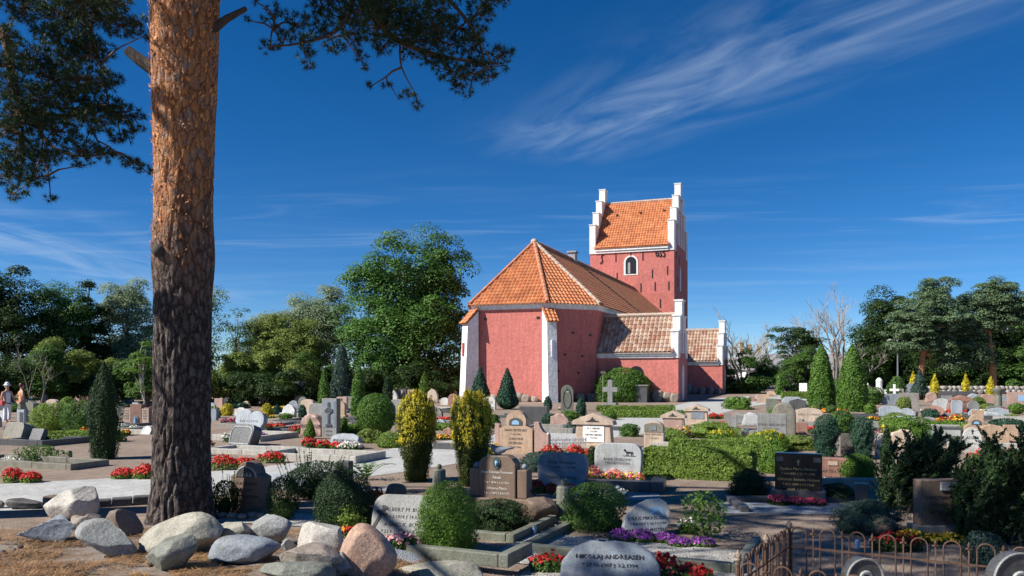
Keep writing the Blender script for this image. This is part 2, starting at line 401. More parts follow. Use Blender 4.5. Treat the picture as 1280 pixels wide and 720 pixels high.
plain('opening', (.012, .012, .014), .4); plain('lead', (.30, .30, .31), .6)
def tilemat(name, stops):
    m, t, b = newmat(name)
    uv = t.nodes.new('ShaderNodeUVMap'); fl = t.nodes.new('ShaderNodeVectorMath'); fl.operation = 'FLOOR'; t.links.new(uv.outputs[0], fl.inputs[0])
    w = t.nodes.new('ShaderNodeTexWhiteNoise'); w.noise_dimensions = '2D'; t.links.new(fl.outputs[0], w.inputs[0])
    c = rampn(t, w.outputs['Value'], stops)
    n = tex(t, 'ShaderNodeTexNoise', 1.1, 6, .7); n2 = tex(t, 'ShaderNodeTexNoise', 9, 4, .7)
    c = mixc(t, 1., c, rampn(t, n.outputs[0], [(.3, (.72, .72, .73)), (.65, (1.08, 1.06, 1.04))]), 'MULTIPLY')
    c = mixc(t, .8, c, rampn(t, n2.outputs[0], [(.32, (.72, .70, .68)), (.6, (1.05, 1.05, 1.05))]), 'MULTIPLY')
    t.links.new(c, b.inputs['Base Color']); b.inputs['Roughness'].default_value = .8; MATS[name] = m
tilemat('tile_orange', [(0, (.46, .15, .06)), (.5, (.55, .195, .075)), (1, (.62, .25, .105))])
tilemat('tile_old', [(0, (.34, .18, .12)), (.5, (.44, .29, .21)), (1, (.54, .42, .33))])
tilemat('tile_nave', [(0, (.44, .16, .08)), (.5, (.50, .20, .10)), (1, (.55, .25, .13))])

K = Vector((2.29, 52, 0)); TILT = -math.radians(20.8)
CH = thing('church', 'red village church with orange tiled roofs, white buttresses and stepped gable tower', 'church', K, TILT)
# church frame: x to the right (w), y away (u), z up; K is the origin, facet A runs to x = -5.21
EW, EZ = 5.21, 6.45
XA, XB = -EW / 2, 2.58
HALF = EW / 2 + 2.58                                          # half width of the nave
NAVE_Y = 38.4
def wallprism(name, outl, z0, z1, mat, parent=CH):            # outline in x, y pushed up
    n = len(outl); V = [(x, y, z0) for x, y in outl] + [(x, y, z1) for x, y in outl]
    Fc = [tuple(range(n))[::-1], tuple(range(n, 2 * n))] + [(i, (i + 1) % n, (i + 1) % n + n, i + n) for i in range(n)]
    g = G(); g.add(V, Fc); return g.build(name, MATS[mat], parent)
foot = [(-EW, 0), (0, 0), (2.58, 2.58), (2.58, NAVE_Y), (-EW - 1.2, NAVE_Y), (-EW - 1.2, 3.0)]
wallprism('nave_wall', foot, -.1, EZ - .36, 'plaster_red')
def grow(o, d): 
    c = Vector((XA, NAVE_Y / 2)); r = []
    n = len(o)
    for i in range(n):
        p0, p1, p2 = Vector(o[i - 1]), Vector(o[i]), Vector(o[(i + 1) % n])
        e1, e2 = (p1 - p0).normalized(), (p2 - p1).normalized()
        n1, n2 = Vector((e1.y, -e1.x)), Vector((e2.y, -e2.x)); b = (n1 + n2).normalized(); r.append(p1 + b * (d / max(.3, b.dot(n1))))
    return [tuple(p) for p in r]
wallprism('cornice', grow(foot, .10), EZ - .36, EZ - .14, 'limewash')
wallprism('cornice', grow(foot, .20), EZ - .14, EZ - .0, 'limewash')

def tile_roof(name, O, S, T, ls, lt, cuts, mat, parent, pitch=.27, row=.36, samp=5, amp=.055):
    """pantiles as geometry: corrugated along S, stepped along T, clipped by half spaces (point, outward normal)"""
    S, T = Vector(S).normalized(), Vector(T).normalized(); N = S.cross(T)
    if N.z < 0: N = -N
    nc, nr = max(1, int(round(ls / pitch))), max(1, int(round(lt / row)))
    us = [(c + k / samp) * pitch for c in range(nc) for k in range(samp)] + [nc * pitch]
    vs = []
    for r in range(nr): vs += [(r + .0, .045), (r + .97, .0)]
    V = []; UV = []
    for v, up in vs:
        for u in us:
            ph = 2 * math.pi * u / pitch; hgt = amp * (.62 * math.sin(ph) + .22 * math.sin(2 * ph + .6)) + up
            V.append(tuple(Vector(O) + S * u + T * (v * row) + N * hgt)); UV.append((u / pitch + .001, v + .001))
    w = len(us)
    Fc = [(j * w + i, j * w + i + 1, (j + 1) * w + i + 1, (j + 1) * w + i) for j in range(len(vs) - 1) for i in range(w - 1)]
    me = bpy.data.meshes.new(name); me.from_pydata(V, [], Fc)
    l = me.uv_layers.new(name='UVMap'); fl = np.array(Fc).ravel(); 
    # give a face the tile it starts in, so that colours change at tile edges
    uvf = np.array(UV)[np.array(Fc)[:, 0]]; l.data.foreach_set('uv', np.repeat(np.floor(uvf) + .5, 4, 0).astype(np.float32).ravel())
    bm = bmesh.new(); bm.from_mesh(me)
    for co_, no in cuts:
        bmesh.ops.bisect_plane(bm, geom=bm.verts[:] + bm.edges[:] + bm.faces[:], plane_co=co_, plane_no=no, clear_outer=True, dist=1e-4)
    bm.to_mesh(me); bm.free(); me.materials.append(MATS[mat])
    o = link(name, me, parent); o['kind'] = 'stuff'; return o
RZ, QY, OH = 11.25, 4.93, .32                                 # ridge height, apex distance, overhang
apex = Vector((XA, QY, RZ))
nave_roof = G()
oo = grow(foot, .28); zb = EZ - .02
rv = [Vector((x, y, zb)) for x, y in oo] + [apex - Vector((0, 0, .12)), Vector((XA, NAVE_Y, RZ - .12))]
nave_roof.add(rv, [(0, 1, 6), (1, 2, 6), (2, 3, 7, 6), (3, 4, 7), (4, 5, 6, 7), (5, 0, 6), (0, 5, 4, 3, 2, 1)])
NR = nave_roof.build('nave_roof', MATS['tile_orange'], CH)
def facet(p, q, top, mat, extra=(), samp=5, lift=.05, **kw):
    """roof facet rising from eave p-q to the line through top"""
    p, q, top = Vector(p), Vector(q), Vector(top); S = (q - p); L = S.length; S.normalize()
    d = top - p; T = (d - S * d.dot(S)); lt = T.length; T.normalize(); N = S.cross(T)
    return p, S, T, L, lt, N * lift
def hip_cut(a, b, inside):
    a, b = Vector(a), Vector(b); n = (b - a).cross(Vector((0, 0, 1))).normalized()
    if n.dot(Vector(inside) - a) > 0: n = -n
    return (a, n)
C_ = [Vector((x, y, zb)) for x, y in oo]                      # eave corners: J, K, M, far right, far left, left
p, S, T, L, lt, off = facet(C_[0], C_[1], apex, None)
tile_roof('roof_tile', p + off - T * .1, S, T, L, lt + .1, [hip_cut(C_[0], apex, C_[1]), hip_cut(C_[1], apex, C_[0])], 'tile_orange', NR)
p, S, T, L, lt, off = facet(C_[1], C_[2], apex, None)
tile_roof('roof_tile', p + off - T * .1, S, T, L, lt + .1, [hip_cut(C_[1], apex, C_[2]), hip_cut(C_[2], apex, C_[1])], 'tile_orange', NR)
p, S, T, L, lt, off = facet(C_[2], C_[3], apex, None)
tile_roof('roof_tile', p + off - T * .1, S, T, L, lt + .08, [hip_cut(C_[2], apex, C_[3])], 'tile_nave', NR, samp=4)
p, S, T, L, lt, off = facet(C_[5], C_[0], apex, None)
tile_roof('roof_tile', p + off - T * .1, S, T, L, lt + .1, [hip_cut(C_[5], apex, C_[0]), hip_cut(C_[0], apex, C_[5])], 'tile_orange', NR, samp=3)
p, S, T, L, lt, off = facet(C_[4], C_[5], apex, None)
tile_roof('roof_tile', p + off - T * .1, S, T, L, lt + .08, [hip_cut(C_[5], apex, C_[4])], 'tile_nave', NR, samp=3, pitch=.36)
def ridge_run(a, b, r=.13, mat='tile_orange', parent=NR, st=.42):
    a, b = Vector(a), Vector(b); L = (b - a).length; n = max(1, int(L / st)); d = (b - a) / n; g = G()
    for i in range(n): g.tube([a + d * i, a + d * (i + 1.08)], [r * 1.1, r * .92], 8)
    me = g.build('ridge_tile', MATS[mat], parent); me['kind'] = 'stuff'
    return me
up = Vector((0, 0, .07))
plain('ridge_clay', (.48, .20, .11), .85, 0, .35, 3, .02); plain('mortar', (.46, .36, .29), .9, 0, .25, 4, .02)
for c, mt in ((C_[0], 'ridge_clay'), (C_[1], 'ridge_clay'), (C_[2], 'mortar'), (C_[5], 'ridge_clay')): ridge_run(c + up, apex + up, .14, mt)
ridge_run(apex + up, Vector((XA, NAVE_Y, RZ)) + up, .14, 'ridge_clay')
g = G(); g.lathe([(.24, -.1), (.28, .1), (.2, .24), (.05, .3)], 10, tuple(apex)); g.build('ridge_cap', MATS['mortar'], NR)
g = G(); yy = QY + 9.7; g.box(XA - .3, XA + .3, yy - .35, yy + .35, RZ - .3, RZ + .62); g.box(XA - .4, XA + .4, yy - .45, yy + .45, RZ + .62, RZ + .74)
g.build('chimney', MATS['lead'], NR)
for x, y, z in ((-4.35, -.0, 5.5), (-.62, -.0, 5.5)):
    g = G(); g.box(x - .10, x + .10, -.03, .06, z - .08, z + .08); g.build('putlog_hole', MATS['opening'], CH)
for s, z in ((.6, 4.6), (1.9, 4.55), (1.3, 3.1), (2.6, 3.0), (.8, 2.0), (2.3, 1.9), (3.2, 4.4)):
    a = s / math.sqrt(2); M = Matrix.Translation((a, a, z)) @ Matrix.Rotation(math.radians(45), 4, 'Z')
    g = G(); g.box(-.08, .08, -.03, .06, -.07, .07, M); g.build('putlog_hole', MATS['opening'], CH)
g = G(); 
for (x, z) in ((-3.5, 8.3),): 
    M = Matrix.Translation((x, 2.1, 8.2)); g.box(-.14, .14, -.1, .2, -.05, .12, M)
g.build('roof_vent', MATS['opening'], NR)
# buttresses at the corners of the apse
def buttress(x, y, ang, wd=.86, dk=1.):
    M = Matrix.Translation((x, y, 0)) @ Matrix.Rotation(ang, 4, 'Z')    # local -y points outward
    d0, d1, z0, z1 = 1.28 * dk, .95 * dk, 5.2, 6.0
    prof = [(.1, -.1), (-d0, -.1), (-d1, z0), (.1, z1)]
    R = M @ Matrix(((0, 1, 0, 0), (1, 0, 0, 0), (0, 0, 1, 0), (0, 0, 0, 1)))   # prism x -> local y
    g = G(); g.prism([(a, b) for a, b in prof], -wd / 2, wd / 2, R); o = g.build('buttress', MATS['limewash'], CH)
    a, b = M @ Vector((-wd / 2 - .06, -d1 - .16, z0 - .06)), M @ Vector((wd / 2 + .06, -d1 - .16, z0 - .06))
    t = M @ Vector((-wd / 2 - .06, .05, z1 + .12)); T = t - a
    q = G(); s_ = (b - a); nn = s_.cross(T).normalized() * .05
    q.add([a, b, b + T, t, a + nn, b + nn, b + T + nn, t + nn], [(0, 1, 2, 3), (4, 5, 6, 7), (0, 1, 5, 4), (1, 2, 6, 5), (2, 3, 7, 6), (3, 0, 4, 7)])
    br = q.build('buttress_roof', MATS['tile_orange'], o)
    tile_roof('roof_tile', a + nn * 1.6, s_, T, s_.length, T.length, [], 'tile_orange', o, pitch=.26)
    return o
buttress(0, .0, math.radians(36), .64); buttress(-EW + .05, .0, -math.radians(41), .86, .72)
sl_ = G(); Mb = Matrix.Translation((-EW + .05, .0, 0)) @ Matrix.Rotation(-math.radians(41), 4, 'Z')
sl_.box(-.06, .06, -.90, -.6, 3.0, 3.9, Mb); sl_.build('buttress_slit', MATS['plaster_red'], CH)
Mb = Matrix.Rotation(math.radians(36), 4, 'Z')
sl_ = G(); sl_.box(-.07, .07, -1.13, -.8, 2.9, 4.0, Mb); sl_.build('buttress_slit', MATS['plaque_white'], CH)

def arch_outline(w, h, n=8, x0=0., z0=0., pointed=False):
    o = [(x0 - w / 2, z0), (x0 + w / 2, z0)]
    r = w / 2; zs = z0 + h - (w * .9 if pointed else r)
    for i in range(n + 1):
        t = i / n
        if pointed: 
            x = r * (1 - 2 * t); o.append((x0 + x, zs + w * .9 * (1 - abs(x / r)) ** .6))
        else: o.append((x0 + r * math.cos(math.pi * t), zs + r * math.sin(math.pi * t)))
    return o
def stepped(y0, y1, zb_, ze, zp, steps, topw):
    """stepped gable outline over y0..y1: eave height ze, peak zp"""
    mid_ = (y0 + y1) / 2; half = (y1 - y0) / 2; o = [(y0, zb_)]
    hs = [ze + (zp - ze) * k / steps for k in range(steps + 1)]
    xs = [half - (half - topw / 2) * k / steps for k in range(steps + 1)]
    L = []
    for k in range(steps + 1):
        L.append((mid_ - xs[k], hs[k - 1] if k else zb_)); L.append((mid_ - xs[k], hs[k] if k < steps + 1 else zp))
    R = [(2 * mid_ - a, b) for a, b in reversed(L)]
    return L + R, [(mid_ - xs[k], mid_ + xs[k], hs[k - 1] if k else zb_, hs[k]) for k in range(steps + 1)]
SWAP = Matrix(((0, 1, 0, 0), (1, 0, 0, 0), (0, 0, 1, 0), (0, 0, 0, 1)))          # prism x -> church y, prism y -> church x
def gable(x0, x1, y0, y1, zb_, ze, zp, steps, topw, parent, niches=(), wide=.5):
    o, st = stepped(y0, y1, zb_, ze, zp, steps, topw)
    g = G(); g.prism(o, x0, x1, SWAP); gb = g.build('stepped_gable', MATS['plaster_red'], parent)
    for k, (a, b, z0, z1) in enumerate(st):                    # white caps on the shoulders
        nxt = st[k + 1] if k + 1 < len(st) else None
        for s in (0, 1):
            if nxt: ya, yb = (a, nxt[0]) if s == 0 else (nxt[1], b)
            else:
                if s: continue
                ya, yb = a, b
            if nxt: yb_, ya_ = (yb, ya - .06) if s == 0 else (yb + .06, ya)
            else: ya_, yb_ = ya - .06, yb + .06
            c = G(); c.box(x0 - .06, x1 + .012, ya_, yb_, z0 + .002, z1 + .05)
            c.box(x0 - .12, x1 + .08, ya_ - .05, yb_ + .05, z1 + .05, z1 + .15)
            c.build('gable_step', MATS['limewash'], gb)
    for (yc, w_, zb2, zt) in niches:
        c = G(); c.prism(arch_outline(w_, zt - zb2, 8, yc, zb2, True), x1 - .05, x1 + .02, SWAP); c.build('gable_niche', MATS['limewash'], gb)
    return gb
def annex(nm, y0, y1, xl, ze, zr, zp, door, mat, niches, wall_z=None):
    x0 = XB - .3
    g = G(); g.box(x0, xl, y0, y1, -.1, ze - .32); g.build(nm + '_wall', MATS['plaster_red'], CH)
    g = G(); g.box(x0, xl - .3, y0 - .10, y1 + .10, ze - .32, ze - .16); g.box(x0, xl - .3, y0 - .2, y1 + .2, ze - .16, ze - .02); g.build('cornice', MATS['limewash'], CH)
    ym = (y0 + y1) / 2; far = XB - (zr - EZ) * 0 - 3.2
    r = G(); a = y0 - .3; b = y1 + .3; zz = ze - .02
    r.add([(far, a, zz), (xl - .4, a, zz), (xl - .4, ym, zr - .1), (far, ym, zr - .1), (far, b, zz), (xl - .4, b, zz)],
          [(0, 1, 2, 3), (3, 2, 5, 4), (0, 3, 4), (1, 5, 2), (0, 4, 5, 1)])
    ro = r.build(nm + '_roof', MATS[mat], CH)
    for (yy0, T) in ((a, (0, ym - a, zr - zz)), (b, (0, ym - b, zr - zz))):
        lt = Vector(T).length
        tile_roof('roof_tile', Vector((XB - .15, yy0, zz + .09)), (1, 0, 0), T, xl - .4 - XB + .15, lt, [], mat, ro, pitch=.29, amp=.07)
    ridge_run((XB - 1.0, ym, zr + .1), (xl - .4, ym, zr + .1), .13, 'mortar', ro)
    gb = gable(xl - .42, xl + .0, y0 - .02, y1 + .02, ze - .32, ze + 1.35, zp, 2, .85, CH, niches)
    c = G(); c.prism(arch_outline(door[1], door[2], 8, door[0], .1, True), xl - .05, xl + .025, SWAP); c.build('door_niche', MATS['limewash'], CH)
    return gb
ay0 = 2.58 + .35
annex('sacristy', ay0, ay0 + 3.9, 2.58 + 5.4, 3.2, 5.75, 6.65, (ay0 + 1.95, .85, 2.45), 'tile_old',
      [(ay0 + 1.05, .34, 3.2, 5.0), (ay0 + 1.95, .5, 3.2, 6.1), (ay0 + 2.85, .34, 3.2, 5.0), (ay0 + .4, .26, 3.0, 3.6), (ay0 + 3.5, .26, 3.0, 3.6)])
g = G(); g.prism(arch_outline(.95, 1.6, 10, 2.58 + 2.65, .75), ay0 - .03, ay0 + .05); g.build('window', MATS['opening'], CH)
py0 = 2.58 + 20.9
annex('porch', py0, py0 + 4.4, 2.58 + 6.0, 2.9, 5.75, 6.5, (py0 + 2.2, .9, 2.4), 'tile_old',
      [(py0 + 1.3, .34, 3.1, 4.8), (py0 + 2.2, .5, 3.1, 5.8), (py0 + 3.1, .34, 3.1, 4.8)])
# tower
ty = NAVE_Y - .1; TXL, TXR = XA - 4.94 + .0, XA + 4.5; TD = 9.8
TZ, TR, TP = 15.8, 21.8, 23.4
g = G(); g.box(TXL, TXR, ty, ty + TD, -.1, TZ - .5); g.build('tower_wall', MATS['plaster_red'], CH)
g = G(); g.box(TXL + .62, TXR - .62, ty - .14, ty + TD + .14, TZ - .5, TZ - .25); g.box(TXL + .62, TXR - .62, ty - .26, ty + TD + .26, TZ - .25, TZ - .03); g.build('cornice', MATS['limewash'], CH)
ym = ty + TD / 2; a, b = ty - .35, ty + TD + .35
r = G(); r.add([(TXL + .5, a, TZ), (TXR - .5, a, TZ), (TXR - .5, ym, TR - .1), (TXL + .5, ym, TR - .1), (TXL + .5, b, TZ), (TXR - .5, b, TZ)],
               [(0, 1, 2, 3), (3, 2, 5, 4), (0, 3, 4), (1, 5, 2), (0, 4, 5, 1)])
TRF = r.build('tower_roof', MATS['tile_orange'], CH)
for yy0, sm in ((a, 5), (b, 3)):
    T = Vector((0, ym - yy0, TR - TZ)); tile_roof('roof_tile', Vector((TXL + .6, yy0, TZ + .09)), (1, 0, 0), T, TXR - TXL - 1.2, T.length, [], 'tile_orange', TRF, samp=sm, pitch=.31, row=.42)
ridge_run((TXL + .6, ym, TR + .1), (TXR - .6, ym, TR + .1), .15, 'mortar', TRF)
for xx, zz in ((-5.2, 20.0), (-2.5, 20.1), (.2, 20.2)):
    M = Matrix.Translation((xx, ty - .35 + (zz - TZ) / (TR - TZ) * (ym - a), zz + .15)); g = G(); g.box(-.12, .12, -.15, .1, -.05, .1, M); g.build('roof_vent', MATS['opening'], TRF)
nich = [(ym + q, .62, 16.2, zt) for q, zt in ((-2.4, 18.6), (-1.2, 20.2), (0, 21.6), (1.2, 20.2), (2.4, 18.6))]
nich.append((ym - .6, .8, 11.2, 14.0))
gable(TXR - .62, TXR + .004, ty - .03, ty + TD + .03, TZ - .5, TZ + 2.7, TP, 3, 1.1, CH, nich)
gable(TXL - .004, TXL + .62, ty - .03, ty + TD + .03, TZ - .5, TZ + 2.7, TP, 3, 1.1, CH, ())
wx_ = -2.87
fr = G(); fr.prism(arch_outline(1.6, 2.2, 12, wx_, 12.75), ty - .04, ty + .1); wf = fr.build('window', MATS['limewash'], CH)
fr = G(); fr.prism(arch_outline(1.18, 1.9, 12, wx_, 12.88), ty - .065, ty - .03); fr.build('louvre', MATS['opening'], wf)
fr = G(); fr.prism(arch_outline(.26, 1.25, 4, wx_ - .2, 12.92), ty - .085, ty - .06); fr.build('mullion', MATS['lead'], wf)
for x_, z_ in ((-4.59, 14.8), (-2.88, 15.3), (-1.55, 14.8), (-4.45, 12.6), (-.5, 12.8), (1.16, 13.1), (-1.77, 11.3), (-.2, 11.4), (1.3, 11.4), (.37, 9.5)):
    g = G(); g.box(x_ - .05, x_ + .05, ty - .05, ty + .02, z_ - .48, z_ + .48); g.build('wall_anchor', MATS['iron'], CH)
def anchor_letter(pts, x, z, s):
    g = G(); g.tube([(x + a * s, ty - .05, z + b * s) for a, b in pts], .055, 6); g.build('anchor_letter', MATS['iron'], CH)
Sp = [(.25, .6), (.05, .5), (-.05, .2), (.05, 0), (.1, -.25), (-.05, -.5), (-.25, -.6)]
anchor_letter(Sp, -6.2, 14.7, .85)
anchor_letter([(-.5, .5), (-.6, .1), (-.45, -.4), (-.2, -.3), (-.2, 0), (-.45, .05)], .35, 15.05, .85)
anchor_letter([(.2, .5), (0, .3), (.05, 0), (.15, -.25), (-.05, -.55)], .35, 15.05, .85)
anchor_letter([(.3, .5), (.65, .6), (.5, .2), (.3, .1), (.6, -.1), (.55, -.5), (.3, -.45)], .35, 15.05, .85)
# north wall slits
for yy, zz in ((ty + 1.4, 15.0), (ty + 3.4, 14.6), (ty + 2.4, 12.0), (ty + 6, 13)):
    g = G(); g.box(TXR - .02, TXR + .05, yy - .05, yy + .05, zz - .5, zz + .5); g.build('wall_anchor', MATS['iron'], CH)
# boulders along the foot of the walls are placed after the rock builder
# ---------------------------------------------------------------- builders: stones, boulders, plants, trees
_ico = {}
def ico(sub):
    if sub not in _ico:
        bm = bmesh.new(); bmesh.ops.create_icosphere(bm, subdivisions=sub, radius=1)
        _ico[sub] = (np.array([v.co[:] for v in bm.verts]), np.array([[v.index for v in f.verts] for f in bm.faces])); bm.free()
    return _ico[sub]
def rock_geo(w, d, h, seed, sub=4, cuts=9, lean=0., rough=.05, front=None, pear=0., lo=.55, sq=.68):
    r = np.random.default_rng(seed); V, Fq = ico(sub); V = np.sign(V) * np.abs(V) ** sq
    q_ = r.normal(size=3) * .35; cz, sz = math.cos(q_[2]), math.sin(q_[2]); V = V @ np.array([[cz, sz, 0], [-sz, cz, 0], [0, 0, 1]])
    cy_, sy_ = math.cos(q_[1] * .6), math.sin(q_[1] * .6); V = V @ np.array([[cy_, 0, sy_], [0, 1, 0], [-sy_, 0, cy_]])
    for _ in range(cuts):
        n = r.normal(size=3); n /= np.linalg.norm(n); off = r.uniform(lo, .9) * 1.18
        s = V @ n - off; V -= np.maximum(s, 0)[:, None] * n
    V *= (1 + rough * pn(V, 2.2, seed + 1) + rough * .4 * pn(V, 7, seed + 2) + rough * .16 * pn(V, 19, seed + 3))[:, None]
    if front is not None: V[:, 1] = np.maximum(V[:, 1], -front)
    lo_, hi_ = V.min(0), V.max(0); V = (V - (lo_ + hi_) / 2) / ((hi_ - lo_) / 2)
    V = V * np.array([w / 2, d / 2, h * .56]); V[:, 2] += h * .44
    if pear: V[:, 0] *= 1 + pear * (.5 - V[:, 2] / h)
    V[:, 0] += lean * (V[:, 2] - h / 2)
    return V, Fq
def rock(px, py, wpx, hpx, mat, label, seed, name='boulder', cat='boulder', group='boulders edging the grave plots', roll=0., lean=0., dk=.8, rz=None, sink=.08, **kw):
    p = P(px, py); k = p.y / F; w, h = wpx * k, hpx * k * 1.04
    p.y += w * dk * .4
    V, Fq = rock_geo(w, w * dk, h, seed, lean=lean, **kw)
    if roll:
        c, s = math.cos(roll), math.sin(roll); x, z = V[:, 0].copy(), V[:, 2] - h / 2
        V[:, 0] = x * c + z * s; V[:, 2] = -x * s + z * c + h / 2
    V[:, 2] -= V[:, 2].min() + sink * h
    o = fast(name, V, Fq, MATS[mat], smooth=True); o.location = (p.x, p.y, terr(p.x, p.y)); o.rotation_euler = (0, 0, rz if rz is not None else 0)
    return tag(o, label, cat, group)

OUT = {}
def outline(kind, w, h):
    a = w / 2; o = []
    def arc(cx_, cz, rx, rz_, t0, t1, n=8): return [(cx_ + rx * math.cos(t0 + (t1 - t0) * i / n), cz + rz_ * math.sin(t0 + (t1 - t0) * i / n)) for i in range(n + 1)]
    pi = math.pi
    if kind == 'rect': return [(-a, 0), (a, 0), (a, h), (-a, h)]
    if kind == 'arch': r = min(a, h * .6); return [(-a, 0), (a, 0)] + arc(0, h - r, a, r, 0, pi, 14)
    if kind == 'low': r = h * .28; return [(-a, 0), (a, 0)] + arc(0, h - r, a, r, 0, pi, 12)
    if kind == 'round': r = min(a, h) * .42; return [(-a * .92, 0), (a * .92, 0), (a, h * .5)] + arc(a - r, h - r, r, r, 0, pi / 2, 6) + arc(-a + r, h - r, r, r, pi / 2, pi, 6) + [(-a, h * .5)]
    if kind == 'oval': return arc(0, h / 2, a, h / 2, -pi / 2 + .35, 1.5 * pi - .35, 22)
    if kind == 'shoulder': r = a * .62; return [(-a, 0), (a, 0), (a, h - r * 1.25), (r, h - r)] + arc(0, h - r, r, r, 0, pi, 10) + [(-r, h - r), (-a, h - r * 1.25)]
    if kind == 'head': r = a * .62; return [(-a, 0), (a, 0), (a, h * .58), (r * .92, h * .66)] + arc(0, h - r, r, r, -.35, pi + .35, 12) + [(-r * .92, h * .66), (-a, h * .58)]
    if kind == 'pediment': return [(-a, 0), (a, 0), (a, h * .8), (0, h), (-a, h * .8)]
    if kind == 'heart': return [(-a * .5, 0), (a * .6, 0), (a, h * .45)] + arc(a * .45, h * .62, a * .55, h * .3, 0, pi * .8, 6) + arc(-a * .4, h * .72, a * .58, h * .28, pi * .2, pi, 6) + [(-a, h * .5)]
    if kind == 'slant': return [(-a, 0), (a, 0), (a * .98, h * .55), (a * .5, h * .9), (-a * .15, h), (-a * .8, h * .78)]
    if kind == 'mound': return [(x * w, z * h) for x, z in ((-.5, 0), (.5, 0), (.5, .36), (.43, .70), (.27, .92), (.02, 1.), (-.2, .97), (-.38, .78), (-.48, .42))]
    if kind == 'pebble': return [(x * w, z * h) for x, z in ((-.12, 0), (.24, 0), (.42, .32), (.5, .66), (.46, .88), (.34, 1.), (.08, .98), (-.2, .84), (-.42, .56), (-.5, .28), (-.42, .1))]
    if kind == 'wave': return [(-a, 0), (a, 0), (a, h * .8)] + [(a - 2 * a * i / 10, h * (.84 + .16 * math.sin(pi * i / 10) + .03 * math.sin(3 * pi * i / 10))) for i in range(1, 10)] + [(-a, h * .82)]
def slab_geo(o, t, bev=.012, rough=0., seed=0):
    bm = bmesh.new(); vs = [bm.verts.new((x, -t / 2, z)) for x, z in o]; f = bm.faces.new(vs)
    r = bmesh.ops.extrude_face_region(bm, geom=[f]); nv = [e for e in r['geom'] if isinstance(e, bmesh.types.BMVert)]
    bmesh.ops.translate(bm, verts=nv, vec=(0, t, 0)); bmesh.ops.recalc_face_normals(bm, faces=bm.faces[:])
    es = [e for e in bm.edges if len(e.link_faces) == 2 and e.calc_face_angle(0) > .9 and max(v.co.z for v in e.verts) > .01]
    if bev: bmesh.ops.bevel(bm, geom=es, offset=bev, segments=2, profile=.6, affect='EDGES', clamp_overlap=True)
    if rough:
        bmesh.ops.triangulate(bm, faces=bm.faces[:])
        for _ in range(2): bmesh.ops.subdivide_edges(bm, edges=[e for e in bm.edges if e.calc_length() > .09], cuts=1)
        bmesh.ops.triangulate(bm, faces=bm.faces[:])
        for v in bm.verts:
            q = v.co * 6 + Vector((seed, 0, 0)); v.co += Vector((noise.noise(q), noise.noise(q + Vector((9, 0, 0))), noise.noise(q + Vector((0, 9, 0))))) * rough
    return bm
def add_bm(name, bm, mat, parent, smooth=False):
    me = bpy.data.meshes.new(name); bm.to_mesh(me); bm.free(); me.materials.append(MATS[mat])
    if smooth: me.polygons.foreach_set('use_smooth', [True] * len(me.polygons))
    return link(name, me, parent)
def inscription(lines, w, zt, y, mat, parent, size=None, lead=1.45, name='inscription', x=0):
    sz = size or min(w / (max(len(l) for l in lines) * .58), .2); q = None
    for i, ln in enumerate(lines):                            # one mesh to a line
        if not ln: continue
        cu = bpy.data.curves.new(name, 'FONT'); cu.body = ln; cu.align_x = 'CENTER'; cu.align_y = 'TOP'
        cu.resolution_u = 1; cu.extrude = .002; cu.size = sz if '*' not in ln else sz * .82
        o = bpy.data.objects.new('t', cu); COL.objects.link(o)
        me = bpy.data.meshes.new_from_object(o); bpy.data.objects.remove(o); me.name = name
        me.materials.clear(); me.materials.append(MATS[mat])
        q = link(name, me, parent); q.rotation_euler = (math.pi / 2, 0, 0); q.location = (x, y, zt - i * sz * lead)
    return q
NST = [0]
def stone(px, py, wpx, hpx, kind, mat, label, text=None, tmat='letter_dark', t=None, yaw=YAW, tilt=0., plinth=0., name='gravestone', ttop=.25, tsize=None, rough=0., emblem=None, pm=None, group='gravestones of the churchyard', lead=1.45, cat='gravestone', tx=0.):
    p = P(px, py); k = p.y / F; w = wpx * k / math.cos(yaw) * .96; h = hpx * k
    t = t or max(.10, min(.24, w * .26)); NST[0] += 1
    o = thing(name, label, cat, p, yaw, group)
    pz = plinth * h
    if pz:
        bm = slab_geo(outline('rect', w * 1.16, pz + .03), t * 1.5, .012); q = add_bm('plinth', bm, pm or mat, o); q.location.z = -.03
    sh = h - pz
    bm = slab_geo(outline(kind, w, sh / max(.5, math.cos(tilt)) + .02), t, .014 if rough == 0 else .03, rough, NST[0])
    s = add_bm('slab', bm, mat, o, smooth=rough > 0); s.location.z = pz - (.02 if not pz else .0); s.rotation_euler.x = -tilt
    if text: inscription(text, w * .86, sh * (1 - ttop), -t / 2 - .001 - rough * .6, tmat, s, tsize, lead, x=tx * w)
    if emblem: emblem(s, w, sh, t)
    return o
def em_cross(x=0., z=.86, s=.14, mat='letter_white'):
    def f(par, w, h, t):
        g = G(); q = s * h; X, Z = x * w, z * h
        g.box(X - q * .1, X + q * .1, -t / 2 - .008, -t / 2 + .01, Z - q * .6, Z + q * .4); g.box(X - q * .3, X + q * .3, -t / 2 - .0105, -t / 2 + .01, Z + .02 * q, Z + .2 * q)
        g.build('cross_emblem', MATS[mat], par)
    return f
def em_panel(x, z, w_, h_, mat='plaque_white', kind='rect', ball=None):
    def f(par, w, h, t):
        bm = slab_geo([(a + x * w, b + z * h) for a, b in outline(kind, w_ * w, h_ * h)], .024, .003); q = add_bm('plaque', bm, mat, par); q.location.y = -t / 2
        if ball:
            g = G(); g.prism([(x * w + a * w_ * w * .42, z * h + h_ * h * (.15 + .7 * b)) for a, b in ball], -t / 2 - .022, -t / 2 - .008); g.build('picture', MATS['letter_dark'], par)
    return f
def em_many(*fs):
    def f(par, w, h, t):
        for q in fs: q(par, w, h, t)
    return f

